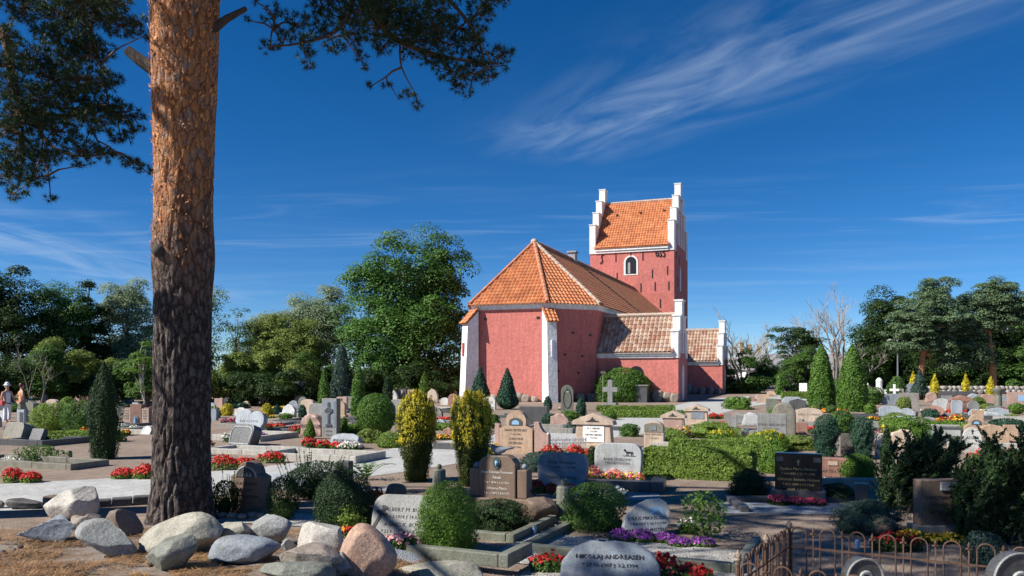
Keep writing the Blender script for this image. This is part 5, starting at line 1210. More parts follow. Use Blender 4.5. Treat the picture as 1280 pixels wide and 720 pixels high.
def boulder_stone():
    p = P(762, 733); k = p.y / F
    stone(762, 731, 128, 38, 'mound', 'bluegrey', 'large grey mound shaped gravestone with two little dark birds on top, at the bottom edge', ['NIKOLAJ ANDREASEN', '* 27.10.1907 † 3.2.1994'], t=.34, tilt=.75, yaw=-.12, rough=.008, tsize=.062, ttop=.14)
    for i, (x, lab) in enumerate(((-.07, 'left of two tiny dark birds on the grey mound stone'), (.02, 'right of two tiny dark birds on the grey mound stone'))):
        b = thing('bird_figure', lab, 'bird figure', p + Vector((x - .02, 38 * k * .93 - .07, 38 * k + .115)), .3 if i else -.2)
        g = G(); g.tube([(-.03, 0, .02), (0, 0, .028), (.045, 0, .02)], [.008, .02, .004], 7); g.ball((-.03, 0, .042), .013, 8); g.build('body', MATS['iron'], b, smooth=True)
boulder_stone()
def lantern(px, py, label):
    p = P(px, py); o = thing('grave_vase', label, 'vase', p, 0, 'small blue glass grave vases'); g = G(); g.lathe([(.018, -.05), (.022, .02), (.026, .07), (.02, .085)], 10); g.build('vase', MATS['picture_blue'], o); g = G(); g.lathe([(.03, .085), (.026, .1), (.01, .104)], 10); g.build('rim', MATS['steel'], o)
lantern(664, 698, 'small blue vase at the front left corner of the gravel bed'); lantern(668, 668, 'small blue vase by the granite boulder right of the monument'); lantern(966, 621, 'small blue vase at the left foot of the black gravestone'); lantern(1072, 686, 'small blue vase behind the iron fence')
stone(703, 610, 62, 44, 'round', 'bluegrey', 'bluish grey rounded stone behind the ball post and red flowers', ['KANE THOMSEN', '* 8.6.1908 † 27.10.1989', '', 'HARRY THOMSEN'], ttop=.2, tilt=.1, tsize=.062, t=.16, lead=1.3)
flowers(690, 617, 58, 16, ['fl_red'], 'low red flowers at the foot of the bluish grey rounded stone', bl=.035); flowers(765, 622, 40, 16, ['fl_white'], 'whitish flowers behind the leafy bush', bl=.04, leaf='leaf_silver')
def em_dog(par, w, h, t):
    g = G(); g.tube([(w * .18, -t / 2 - .004, h * .80), (w * .32, -t / 2 - .004, h * .79)], [.014, .012], 6); g.ball((w * .15, -t / 2 - .004, h * .85), .02, 8)
    for x in (.19, .22, .29, .32): g.tube([(w * x, -t / 2 - .004, h * .79), (w * x, -t / 2 - .004, h * .71)], .005, 4)
    g.tube([(w * .12, -t / 2 - .004, h * .70), (w * .38, -t / 2 - .004, h * .70)], .005, 4); g.build('dog_emblem', MATS['letter_dark'], par)
stone(773, 600, 58, 46, 'round', 'pale', 'pale speckled rounded stone engraved with a little dog', ['BODIL STOKLUND', '* 4.5.1927 † 26.1.1992', '', 'JOHAN'], ttop=.36, tsize=.06, t=.18, tilt=.06, emblem=em_dog, lead=1.25)
flowers(768, 604, 76, 20, ['fl_rose', 'fl_pink', 'fl_yellow'], 'mixed pink, rose and yellow flowers before the dog engraved stone', bl=.045, leaf='leaf_hedge')
shrub(741, 586, 17, 28, 'egg', 'leaf_cypress', 'small dark conifer left of the dog engraved stone', name='dwarf_conifer', cat='conifer', lump=.06); shrub(809, 594, 19, 34, 'egg', 'leaf_teal', 'small dark conifer right of the dog engraved stone', name='dwarf_conifer', cat='conifer', lump=.06)
kerb(722, 606, 1.25, .5, 'curved front kerb of the flower bed before the dog engraved stone', 'kerb', sides='s', h=.06, seg=.4)
# golden yews
for px, py, w, h, lab in ((519, 603, 46, 106, 'left of the two golden topped columnar yews'), (588, 609, 50, 112, 'right of the two golden topped columnar yews')):
    shrub(px, py, w, h, 'yew', 'leaf_yew', lab, name='golden_yew', cat='yew', group='golden columnar yews', dens=1.5, lk=2.6, lump=.16, lf=8, asp=.35, upw=1.6, tips=('leaf_gold', .48, .55))
# iron fence
def fence():
    c0 = Vector((2.08, 6.0, 0)); u2 = Vector((-.545, -.838, 0)); w2 = Vector((.868, -.496, 0))
    bars = dict(mat=MATS['rust_iron'])
    def run(a, d, L, label, hz=.75, rz_=.60, pitch=.2, posts=()):
        t = thing('iron_fence', label, 'fence', a, math.atan2(d.y, d.x), 'rusty iron grave fence'); n = int(L / pitch)
        g = G(); 
        for z in (rz_, .14): g.box(0, L, -.006, .006, z - .006, z + .006)
        g.build('rail', bars['mat'], t)
        for i in range(n):
            x = .07 + i * pitch; r = .052; g = G(); pts = [(x - r, 0, 0.02), (x - r, 0, hz - r)] + [(x - r * math.cos(q), 0, hz - r + r * math.sin(q)) for q in np.linspace(.3, math.pi - .3, 7)] + [(x + r, 0, hz - r), (x + r, 0, .02)]
            g.tube(pts, .006, 6); g.build('hoop', bars['mat'], t, smooth=True)
            if i < n - 1:
                xx = x + pitch / 2; g = G(); g.tube([(xx, 0, .02), (xx, 0, hz - .045)], .0052, 6); g.tube([(xx, 0, hz - .05), (xx, 0, hz - .02), (xx, 0, hz + .005)], [.008, .011, .001], 6)
                g.tube([(xx - .022, 0, hz - .045), (xx + .022, 0, hz - .045)], [.008, .008], 5); g.build('cross_bar', bars['mat'], t, smooth=True)
        for x in posts:
            g = G(); g.tube([(x, 0, -.05), (x, 0, hz - .02)], .013, 8); p = g.build('post', bars['mat'], t)
            g = G(); g.lathe([(.013, 0), (.02, .008), (.013, .016), (.021, .028), (.023, .038), (.013, .052), (.007, .057), (.009, .062), (.002, .076)], 10, (x, 0, hz - .02)); g.build('finial', MATS['flaking_paint'], p, smooth=True)
    run(c0, w2, 1.95, 'far side of the rusty iron grave fence with hoops', posts=(0, 1.62))
    run(c0, u2, 1.25, 'left side of the rusty iron grave fence, seen nearly end on', pitch=.17, posts=(.62, 1.25))
    run(c0 + u2 * 1.25, w2, 1.9, 'near side of the rusty iron grave fence, only its hoop tops in view', hz=.73, posts=(.0,))
plain('rust_iron', (.095, .052, .036), .85, .15, .5, 30, .002); plain('flaking_paint', (.24, .18, .13), .7, 0, .95, 42, .003)
fence()
def disc_stone(px, top, rpx, D, label):
    k = D / F; c = at(px, top + rpx, D); o = thing('gravestone', label, 'gravestone', (c.x, D, 0), .1)
    R = rpx * k; o2 = [(R * math.cos(t), c.z + R * math.sin(t)) for t in np.linspace(0, 2 * math.pi, 37)[:-1]]
    bm = slab_geo(o2, .1, .012); add_bm('disc', bm, 'dark', o)
    g = G(); g.tube([(x, -.05, z) for x, z in o2] + [(o2[0][0], -.05, o2[0][1])], .010, 6); g.build('rim', MATS['grey'], o)
    g = G(); g.tube([(R * .3 * math.cos(t), -.056, c.z + R * .3 * math.sin(t)) for t in np.linspace(-.4, 3.6, 12)], [.006 + .01 * math.sin(i / 11 * 3.1) for i in range(12)], 6); g.build('relief', MATS['pale'], o)
    g = G(); g.box(-R * .5, R * .5, -.04, .04, 0, c.z - R * .9); g.build('foot', MATS['dark'], o)
disc_stone(1077, 697, 23, 5.45, 'round grey disc gravestone with a pale rim inside the iron fence'); disc_stone(1268, 690, 34, 5.2, 'larger dark disc gravestone with a pale rim at the bottom right corner')
fb = Vector(((1165 - 640) / F * 5.4, 5.4, .22)); flowers(1165, 720, 110, 60, ['fl_red'], 'red flowers with light green leaves inside the iron fence', base=Vector((fb.x, fb.y, .1)), bl=.03, show=.12, leaf='leaf_bright', dk=.3)
flowers(1125, 690, 60, 34, ['fl_red'], 'dark red flowers behind the far side of the iron fence', bl=.03, show=.25, leaf='leaf_dark')
shrub(1240, 712, 46, 44, 'loose', 'leaf_blue', 'blue green plant beside the iron fence post', name='plant', cat='plant', lk=4, dens=.7, core=.5)
# right foreground
def em_black(par, w, h, t):
    for x in (-.40, .40):
        bm = slab_geo([(a + x * w, b + .80 * h) for a, b in outline('rect', .16 * w, .14 * h)], .024, .003); q = add_bm('corner_tile', bm, 'dark', par); q.location.y = -t / 2
stone(998, 626, 54, 58, 'rect', 'black', 'polished black gravestone with pale lettering and a small cross', ['Pauline Marie Nielsen', '* 6.4.1890 † 25.10.1974', 'Christian Severin Nielsen', '* 9.11.1888 † 8.9.1966', 'HVIL I FRED'], 'letter_gold', ttop=.34, plinth=.24, pm='dark', tsize=.058, emblem=em_many(em_cross(0, .80, .16, 'letter_gold'), em_black), lead=1.35)
flowers(1000, 632, 70, 12, ['fl_rose'], 'dark red flowers at the foot of the black gravestone', bl=.03, leaf='leaf_dark')
shrub(940, 622, 44, 34, 'dome', 'leaf_juniper', 'low dark conifer left of the black gravestone', name='juniper', cat='juniper', asp=.3, lump=.3, lf=8); shrub(930, 602, 15, 32, 'egg', 'leaf_cypress', 'small dark pointed conifer at the right end of the clipped hedge', name='dwarf_conifer', cat='conifer')
shrub(1052, 628, 40, 22, 'dome', 'leaf_juniper', 'low dark plant between the black gravestone and the dark stone block', name='juniper', cat='juniper', lump=.3)
stone(1077, 629, 16, 25, 'rect', 'dark', 'small dark stone block below the round bright green shrub', t=.2, name='stone_block', cat='stone block', group=None)
kerb(1030, 616, 1.4, .3, 'pale kerb behind the black gravestone', 'concrete', sides='n', h=.2, yaw=0.)
shrub(1077, 609, 47, 40, 'ball', 'leaf_bright', 'round bright green clipped shrub above the dark stone block', dens=1.4, lk=2.4, lump=.08, lf=8, asp=.5)
shrub(972, 592, 36, 34, 'dome', 'leaf_bright', 'bright green shrub behind the left of the black gravestone', dens=1.2, lk=2.6, lump=.15)
def em_tree(par, w, h, t):
    bm = slab_geo([(a + .0 * w, b + .80 * h) for a, b in outline('rect', .30 * w, .19 * h)], .03, .003); q = add_bm('picture_panel', bm, 'pale', par); q.location.y = -t / 2
    g = G(); g.prism([(-w * .11, h * .90), (-.0, h * .88), (w * .11, h * .90), (w * .08, h * .95), (0, h * .965), (-w * .07, h * .945)], -t / 2 - .02, -t / 2 - .01); g.prism([(-w * .012, h * .825), (w * .012, h * .825), (w * .01, h * .885), (-w * .01, h * .885)], -t / 2 - .0205, -t / 2 - .0105)
    g.prism([(-w * .04, h * .815), (w * .07, h * .815), (w * .05, h * .835), (-w * .02, h * .835)], -t / 2 - .021, -t / 2 - .011); g.build('picture', MATS['letter_dark'], q)
stone(1181, 672, 76, 71, 'rect', 'brown', 'dark brown gravestone with a pale square tree picture, between two dark junipers', ['CHRISTIAN PETERSEN', '* 8.12.1912 † 5.10.1983', 'MARIE PETERSEN', '* 4.5.1915'], 'letter_dark', plinth=.24, pm='grey', ttop=.30, yaw=.06, tsize=.062, t=.16, emblem=em_tree, lead=1.4)
flowers(1172, 680, 84, 16, ['fl_yellow'], 'yellow flowers along the foot of the brown tree picture gravestone', bl=.035, leaf='leaf_dark', show=.5); flowers(1137, 676, 26, 14, ['fl_rose'], 'small red flowers left of the yellow ones before the brown gravestone', bl=.03, leaf='leaf_dark', show=.3)
shrub(1096, 670, 78, 42, 'dome', 'leaf_blue', 'low blue green spreading juniper left of the brown tree picture gravestone', name='juniper', cat='juniper', asp=.35, lump=.28, lf=8, dk=.8)
rock(1106, 672, 34, 24, 'brown', 'dark reddish stone half under the blue green juniper', 55, group=None)
def sweep(px, py, w, h, label, seed, lean, mat='leaf_juniper', n=8, sx=.35):
    """juniper of long slanting branches set with feathery plumes"""
    r = np.random.default_rng(seed); p = P(px, py); k = p.y / F; o = thing('juniper', label, 'juniper', p + Vector((0, .4, 0)), 0, 'dark sweeping junipers'); W_, H_ = w * k, h * k; Vs = []; g = G()
    def plume(s, e, rad, q):
        t = r.uniform(0, 1, q); X = np.array(s)[None] * (1 - t)[:, None] + np.array(e)[None] * t[:, None]; d = unit(r.normal(size=(q, 3)))
        X = X + d * (rad * (1.05 - t) * r.uniform(.25, 1, q))[:, None]; X[:, 2] = np.maximum(X[:, 2], .01)
        Vs.append(leaves(X, d + np.array([0, -.2, .3]), .05, .017, r, .5, unit(np.array(e - s)[None] / max(.01, (e - s).length) + d * .5), .25))
    for i in range(n):
        f = (i + .5) / n; x0 = (f - .5) * W_ * sx; s = Vector((x0, r.uniform(-.15, .2), 0)); hh = H_ * r.uniform(.62, 1.0) * (1 - .25 * abs(2 * f - 1) ** 2)
        e = Vector((x0 * 1.5 + lean * hh * r.uniform(.35, 1.1), r.uniform(-.35, .35), hh)); m = s.lerp(e, .42) + Vector((-lean * .10, 0, .12 * hh))
        bz = lambda t: s * (1 - t) ** 2 + m * (2 * t * (1 - t)) + e * t * t
        g.tube([bz(t) for t in (0, .25, .5, .75, 1)], [.026, .022, .016, .01, .004], 5, False)
        for t in np.linspace(.06, 1, 13):
            c = bz(t); d = (bz(min(1, t + .05)) - bz(t - .05)).normalized(); L_ = (.32 - .12 * t) * (.8 + .5 * r.uniform())
            for q in range(3):
                dd = (d + Vector((r.normal() * .55, r.normal() * .55, .1 + r.normal() * .3))).normalized(); plume(c, c + dd * L_, .075, 62)
    V, Fq = joinvf(*Vs); fast('foliage', V, Fq, MATS[mat], o); g.build('branches', MATS['bark_dark'], o, fix=False); return o
sweep(1148, 646, 62, 102, 'left dark juniper with branches sweeping up to the right, left of the brown gravestone', 5, .62, n=13, sx=.75)
sweep(1176, 632, 70, 80, 'dark juniper sweeping up to the right behind the tree picture gravestone', 8, .75, n=7, sx=.8)
sweep(1258, 688, 80, 130, 'right dark juniper immediately right of the brown gravestone', 6, .30, n=14, sx=.8)
sweep(1300, 690, 90, 150, 'dark juniper cut by the right edge of the picture', 7, .2, n=12, sx=.8)
# clipped hedges

hedge(801, 596, 1.95, .62, .54, 'leaf_hedge', 'nearer clipped green box hedge in the middle of the graves', yaw=-.42, L=.04, n=15000)
hedge(838, 582, 2.0, .7, .50, 'leaf_hedge', 'farther clipped hedge, lighter and looser, behind the nearer hedge', yaw=-.2, L=.045, n=12000, seed=9)
# ---------------------------------------------------------------- middle graves
TXT = lambda n: None
def em_relief_cross(par, w, h, t):
    g = G(); bm = slab_geo([(a * .8, b * .72 + h * .27) for a, b in outline('rect', w, h * .96)], .02, .003); q = add_bm('panel', bm, 'bluegrey', par); q.location.y = -t / 2
    g.box(-w * .07, w * .07, -t / 2 - .03, -t / 2 - .005, h * .30, h * .92); g.box(-w * .26, w * .26, -t / 2 - .034, -t / 2 - .006, h * .66, h * .74); g.box(-w * .2, w * .2, -t / 2 - .032, -t / 2 - .007, h * .30, h * .35)
    g.tube([(w * .17 * math.cos(a), -t / 2 - .02, h * .70 + w * .17 * math.sin(a)) for a in np.linspace(0, 6.28, 13)], .018, 5); g.build('cross_relief', MATS['dark'], par)
def em_face(par, w, h, t):
    g = G(); g.prism([(a, b + h * .66) for a, b in outline('arch', w * .40, h * .17)], -t / 2 - .012, -t / 2 + .01); q = g.build('picture_panel', MATS['dark'], par)
    g = G(); g.prism([(a * .55, b * .6 + h * .675) for a, b in outline('arch', w * .40, h * .17)], -t / 2 - .02, -t / 2 - .01); g.build('picture', MATS['picture_blue'], q)
def sandstone_big():
    p = P(654, 567); k = p.y / F; o = thing('gravestone', 'large sand pink gravestone with a rounded head, a narrow wing and a pale ball', 'gravestone', p, YAW, 'gravestones of the churchyard'); h = 54 * k
    bm = slab_geo(outline('head', 44 * k, h), .2, .012); s = add_bm('slab', bm, 'sand', o); s.location.x = -8 * k; em_face(s, 44 * k, h, .2)
    inscription(['HANS PETERSEN', '* 6.2.1903', 'CHRISTINE', 'PETERSEN', '* 4.9.1908'], 40 * k, h * .58, -.102, 'letter_dark', s, .075, 1.35)
    bm = slab_geo([(0, 0), (19 * k, 0), (19 * k, h * .44), (12 * k, h * .52), (8 * k, h * .62), (6 * k, h * .74), (0, h * .74)], .18, .012); w = add_bm('wing', bm, 'pink', o); w.location = (15.5 * k, .02, 0)
    bm = slab_geo([(0, 0), (6 * k, 0), (6 * k, h * .66), (0, h * .70)], .18, .012); w = add_bm('wing', bm, 'pink', o); w.location = (-37 * k, .02, 0)
    g = G(); g.ball((33 * k, 0, h * .46), .05, 12); g.build('ball', MATS['white_stone'], o, smooth=True)
sandstone_big()
def temple(px, py, w, h, label, mat, panel, lines, pmat='plaque_white', tm='letter_dark', emb=True, ttop=.3):
    p = P(px, py); k = p.y / F; W_, Hh = w * k, h * k; o = thing('gravestone', label, 'gravestone', p, YAW, 'gravestones of the churchyard'); t = .3
    bm = slab_geo([(-W_ * .44, 0), (W_ * .44, 0), (W_ * .40, Hh * .66), (-W_ * .40, Hh * .66)], t, .012); s = add_bm('slab', bm, mat, o)
    g = G(); g.box(-W_ * .5, W_ * .5, -t * .62, t * .62, -.02, Hh * .10); g.build('plinth', MATS[mat], o, bevel=.012)
    bm = slab_geo([(-W_ * .5, Hh * .66), (W_ * .5, Hh * .66), (W_ * .47, Hh * .78), (0, Hh), (-W_ * .47, Hh * .78)], t * 1.3, .012); q = add_bm('pediment', bm, mat, o)
    g = G(); g.prism([(-W_ * .16, Hh * .76), (W_ * .16, Hh * .76), (W_ * .06, Hh * .80), (0, Hh * .89), (-W_ * .06, Hh * .80)], -t * .65 - .016, -t * .6); g.build('emblem', MATS['letter_dark'], q)
    if panel:
        a, b, c, d = panel; bm = slab_geo([(a * W_, b * Hh), (c * W_, b * Hh), (c * W_, d * Hh), (a * W_, d * Hh)], .03, .004); pq = add_bm('plaque', bm, pmat, o); pq.location.y = -t / 2
        if lines: inscription(lines, (c - a) * W_ * .86, (d - .05) * Hh, -.018, tm, pq, None, 1.5, x=(a + c) / 2 * W_)
temple(743, 559, 54, 43, 'peach gravestone shaped like a small temple with a white plaque', 'peach', (-.23, .16, .27, .64), ['H. C. NIELSEN', '* 4.5.1899', 'KIRSTEN NIELSEN', '* 8.4.1902'])
temple(871, 531, 32, 26, 'beige temple shaped gravestone with a dark blue plaque', 'peach', (-.20, .30, .30, .64), None, 'bluegrey'); temple(842, 541, 32, 28, 'peach pedimented gravestone left of the temple stone with the dark plaque', 'peach', (-.36, .12, .36, .6), None, 'pink')
def em_arch_top(par, w, h, t):
    g = G(); g.prism([(a * .94, b + h * .62) for a, b in outline('low', w, h * .34)], -t / 2 - .014, -t / 2 + .01); q = g.build('head_panel', MATS['mossy'], par); g = G(); g.prism([(a, b + h * .68) for a, b in outline('rect', w * .26, h * .16)], -t / 2 - .024, -t / 2 - .012); g.build('picture', MATS['bluegrey'], q)
stone(818, 559, 24, 33, 'low', 'peach', 'narrow sandy gravestone with a darker arched top behind the clipped hedge', ['OLE HANSEN', '* 7.4.1890'], ttop=.42, emblem=em_arch_top, t=.2)
# picket fence in the middle
def pickets(px, py, wd, h, label):
    p = flatP(px, py); o = thing('picket_fence', label, 'fence', p, .12); n = 15
    for z in (.12, h - .1):
        g = G(); g.box(0, wd, .006, .025, z, z + .03); g.build('rail', MATS['limewash'], o)
    for i in range(n):
        x = wd * i / (n - 1); g = G(); g.prism([(x - .017, .02), (x + .017, .02), (x + .017, h - .03), (x, h), (x - .017, h - .03)], -.012, .004); g.build('picket', MATS['limewash'], o)
pickets(684, 561, .98, .30, 'little white picket fence right of the large sand pink gravestone')
FL = flowers
for px, py, w, h, cs, lab in (
    (690, 571, 26, 14, ['fl_red'], 'red flowers at the foot of the white picket fence'), (706, 574, 24, 14, ['fl_white', 'fl_red'], 'white and red flowers right below the picket fence'), (730, 573, 44, 17, ['fl_red'], 'bright red flowers before the peach temple stone'), (760, 571, 20, 16, ['fl_red'], 'red flowers at the right foot of the peach temple stone'), (700, 578, 50, 12, ['fl_purple'], 'purple flowers above the bluish rounded stone'),
    (618, 574, 16, 34, ['fl_yellow'], 'slim golden plant right of the right golden yew'), (402, 562, 54, 15, ['fl_red'], 'red flowers on the slab before the blue grey boulder stone'), (438, 564, 30, 19, ['fl_white'], 'white flowers right of the blue grey boulder stone'),
    (372, 543, 24, 12, ['fl_red'], 'red flowers left of the pink boulder stone'), (340, 536, 30, 10, ['fl_red'], 'red flowers right of the pale heart shaped stone'), (285, 531, 20, 9, ['fl_red', 'fl_purple'], 'red and purple flowers left of the pale heart shaped stone'), (326, 548, 14, 9, ['fl_purple'], 'purple flowers right of the pale heart shaped stone'),
    (257, 559, 18, 12, ['fl_red'], 'red flowers left of the tilted black framed stone'), (284, 553, 14, 16, ['fl_white'], 'white flowers in the corner left of the tilted black framed stone'), (553, 550, 22, 10, ['fl_yellow', 'fl_orange'], 'orange and yellow flowers between the golden yews'), (555, 528, 16, 8, ['fl_red'], 'red flowers behind the orange ones between the golden yews'),
    (95, 549, 40, 14, ['fl_red', 'fl_yellow'], 'red and yellow flowers left of the cypress column'), (75, 543, 22, 8, ['fl_red'], 'red flowers above the low clipped hedge at the left'), (149, 545, 24, 9, ['fl_yellow', 'fl_red'], 'yellow and red flowers right of the cypress column'), (158, 537, 26, 8, ['fl_white'], 'white flowers before the double pillar gravestone'),
    (12, 579, 30, 14, ['fl_white'], 'white flowers at the left end of the plot by the path'), (8, 556, 16, 8, ['fl_yellow'], 'yellow flowers left of the dark pillow stone at the far left'), (27, 554, 12, 8, ['fl_yellow'], 'yellow flowers right of the dark pillow stone at the far left'), (13, 538, 18, 7, ['fl_purple'], 'purple flowers behind the dark pillow stone at the far left'),
    (30, 535, 14, 7, ['fl_pink'], 'pink flowers below the white frame stone'), (852, 548, 30, 14, ['fl_yellow', 'fl_pink'], 'pink and yellow flowers on the far hedge, below the temple stones'), (862, 540, 26, 12, ['fl_rose', 'fl_white'], 'rose and white flowers between the two temple shaped stones'), (899, 524, 24, 8, ['fl_red'], 'red flowers by the road right of the temple stone'),
    (978, 556, 26, 9, ['fl_red'], 'red flowers right of the grey rectangular stone'), (1013, 528, 36, 10, ['fl_red'], 'red flowers before the wide pink stone'), (1028, 516, 20, 7, ['fl_orange'], 'orange flowers before the left tall thuja'), (1050, 516, 20, 6, ['fl_orange', 'fl_red'], 'orange and red flowers between the tall thujas'),
    (1042, 607, 34, 12, ['fl_red', 'fl_white'], 'red and white flowers before the pinkish stone right of the black gravestone'), (1092, 528, 16, 9, ['fl_orange', 'fl_yellow'], 'orange flowers before the pale rounded stone right of the tall thujas'), (1107, 537, 14, 7, ['fl_yellow'], 'yellow flowers on the soil right of the round dark bush'), (1190, 530, 34, 12, ['fl_red', 'fl_yellow'], 'red and yellow flowers before the red brown boulder stone'),
    (1205, 519, 40, 7, ['fl_red'], 'row of red flowers at the foot of the red brown boulder stone'), (1262, 515, 22, 7, ['fl_red'], 'red flowers right of the broken column'), (1246, 585, 60, 30, ['fl_red'], 'rose bush with a few red flowers at the right edge'), (1232, 504, 22, 9, ['fl_red'], 'red flowers behind the broken column'),
    (1172, 499, 14, 9, ['fl_red'], 'red flowers left of the red brown boulder stone'), (1120, 502, 16, 7, ['fl_orange'], 'orange flowers below the white cross'), (667, 531, 14, 10, ['fl_rose', 'fl_yellow'], 'pinkish flowers behind the head of the sand pink stone'), (703, 513, 10, 8, ['fl_pink'], 'pink flowers left of the green memorial slab'),
    (925, 592, 28, 20, ['fl_pink', 'fl_yellow'], 'pink rose bush between the hedge and the black gravestone'), (358, 495, 14, 8, ['fl_red'], 'red flowers behind the white boulder stone on the left'), (500, 510, 26, 10, ['fl_yellow'], 'yellowish flowers behind the left golden yew'), (905, 533, 30, 8, ['fl_rose'], 'rose flowers between the grey boulders right of the temple stone')):
    FL(px, py, w, h, cs, lab, show=.6 if 'rose bush' not in lab else .12, bl=None)
BEDS = [(23, 604, 46, 19, 'red begonias beside the path in the far left corner'), (164, 599, 54, 22, 'red begonias beside the path just left of the pine trunk'), (277, 588, 34, 20, 'red begonia bed right of the pine trunk'), (306, 584, 32, 18, 'second red begonia clump from the pine trunk'), (338, 579, 32, 16, 'third red begonia clump from the pine trunk')]
for px, py, w, h, lab in BEDS: flowers(px, py, w, h, ['fl_red'], lab, name='begonia_bed', group='red begonias along the path', show=1.0, leaf='leaf_hedge')
def FS(*rows):
    for r_ in rows:
        stone(*r_[:7], text=r_[7] if len(r_) > 7 else None, **(r_[8] if len(r_) > 8 else {}))
def em_frame(par, w, h, t):
    g = G(); o = outline('round', w * .90, h * .88); o = [(x, z + h * .06) for x, z in o]; g.tube([(x, -t / 2, z) for x, z in o] + [(o[0][0], -t / 2, o[0][1])], .02, 6); g.build('rim', MATS['pale'], par)
FS((303, 557, 36, 25, 'round', 'dark', 'tilted dark pillow gravestone with a pale rim on a pale slab', None, dict(tilt=.35, emblem=em_frame, t=.3, yaw=-.5)),
   (312, 542, 42, 30, 'heart', 'paleblue', 'pale bluish double heart shaped stone behind the dark rimmed one', ['EVA OG POUL'], dict(t=.2, tilt=.2, ttop=.4, tsize=.11)),
   (302, 523, 20, 14, 'slant', 'white_stone', 'small whitish boulder stone above the pale heart shaped stone', None, dict(rough=.03)),
   (360, 522, 20, 16, 'slant', 'pale', 'pale tilted boulder gravestone left of the grey cross relief stone', None, dict(rough=.02, tilt=.3)),
   (392, 545, 32, 28, 'slant', 'pink', 'pinkish boulder gravestone beside the tall stone with a cross relief', ['ANE HOLM'], dict(rough=.04, t=.35, ttop=.4)),
   (414, 546, 21, 48, 'rect', 'grey', 'tall narrow grey gravestone with a cross relief', ['ANNA', 'HANS'], dict(emblem=em_relief_cross, ttop=.80, t=.22, tsize=.08)),
   (430, 561, 40, 17, 'low', 'bluegrey', 'low blue grey boulder gravestone behind red flowers', ['JENS CHR. LARSEN', 'ELLEN LARSEN'], dict(tilt=.5, rough=.02, ttop=.3)),
   (20, 553, 32, 23, 'round', 'mossy', 'dark pillow gravestone at the far left with a light front', None, dict(t=.35, tilt=.3)), (44, 554, 20, 17, 'rect', 'dark', 'dark tilted plate stone right of the far left pillow stone', None, dict(tilt=.4, t=.14)),
   (35, 528, 26, 30, 'pediment', 'greenish', 'dark broad gravestone hiding the lower half of the person in orange'), (55, 511, 10, 20, 'arch', 'dark', 'narrow dark round topped stone above the leafy bush at the left', None, dict(emblem=em_face)), (66, 514, 18, 15, 'low', 'peach', 'pale arched stone right of the narrow dark round topped stone'),
   (27, 532, 12, 20, 'rect', 'paleblue', 'white frame shaped stone with a dark opening, left of the leafy bush', None, dict(emblem=em_panel(.15, .12, .5, .75, 'dark'))), (97, 512, 10, 14, 'arch', 'pink', 'pinkish round topped stone between the leafy bush and the cypress'), (4, 522, 10, 18, 'rect', 'dark', 'dark stone at the very left edge in front of the person in white'),
   (-3, 534, 12, 14, 'arch', 'grey', 'grey stone cut by the left edge of the picture'))
def double_pillar():
    p = P(172, 532); k = p.y / F; o = thing('gravestone', 'brick coloured gravestone with two white lettered tablets left of the pine trunk', 'gravestone', p, -.1, 'gravestones of the churchyard'); w, h = 34 * k, 27 * k
    g = G(); g.box(-w * .22, w * .22, -.14, .14, 0, h); g.box(-w * .5, w * .5, -.10, .12, 0, h * .84); g.box(-w * .56, w * .56, -.16, .16, -.02, h * .1); g.build('slab', MATS['redbrown'], o, bevel=.01)
    for s in (-1, 1):
        x = s * w * .34; g = G(); g.box(x - w * .15, x + w * .15, -.13, -.09, h * .14, h * .80); q = g.build('tablet', MATS['peach'], o); inscription(['OLE', '1901', 'ELSE', '1904'], w * .2, h * .74, -.132, 'letter_dark', q, .085, 1.3, x=x)
    g = G(); g.prism(arch_outline(w * .2, h * .36, 6, 0, h * .12), -.17, -.13); g.build('niche', MATS['bluegrey'], o); g = G(); g.tube([(0, -.19, h * .13), (0, -.19, h * .3), (0, -.18, h * .4)], [.05, .04, .03], 7); g.build('figure', MATS['picture_blue'], o)
double_pillar()
# slabs of the left plots
kerb(262, 566, 2.0, .9, 'pale slab kerb under the tilted dark pillow gravestone', 'concrete', sides='nesw', h=.12, t=.16); kerb(330, 574, 2.3, 1.1, 'pale kerb of the plot with red flowers before the blue grey boulder stone', 'concrete', sides='nesw', h=.16, t=.16); plot(334, 573, 2.2, 1.1, 'gravel_light', .05)
kerb(-40, 580, 2.9, .8, 'mossy kerb of the planted plot at the far left beside the path', 'mossy', sides='nesw', h=.13); plot(-36, 579, 2.8, .8, 'gravel_soil', .03); plot(262, 565, 1.9, .9, 'gravel_light', .05)
shrub(38, 578, 50, 20, 'dome', 'leaf_mid', 'low leafy plants in the planted plot at the far left', name='plant', cat='plant', core=0, dens=.5, lk=3.4, lump=.3)
stone(86, 573, 6, 10, 'arch', 'mossy', 'little corner stone at the right end of the far left plot', name='stone_block', cat='stone block', group=None)
hedge(52, 552, 2.2, .45, .28, 'leaf_hedge', 'low clipped hedge at the left before the leafy bushes', L=.06, n=3500, yaw=-.1)
kerb(700, 541, 1.8, 1.6, 'kerb of the plots left of the peach temple stone', 'dark', sides='n', h=.14); kerb(540, 561, 2.0, 1.0, 'dark kerb between the two golden yews', 'dark', sides='s', h=.16); kerb(612, 522, 2.2, 1.6, 'dark kerb before the dark double gravestone', 'dark', sides='sn', h=.12)
plot(890, 542, 2.6, 2.4, 'gravel_light'); plot(1082, 540, 4.0, 3.0, 'gravel_soil'); kerb(1082, 535, 4.2, 2.0, 'grey kerb of the plot with orange flowers right of the tall thujas', 'grey', sides='sn', h=.14)
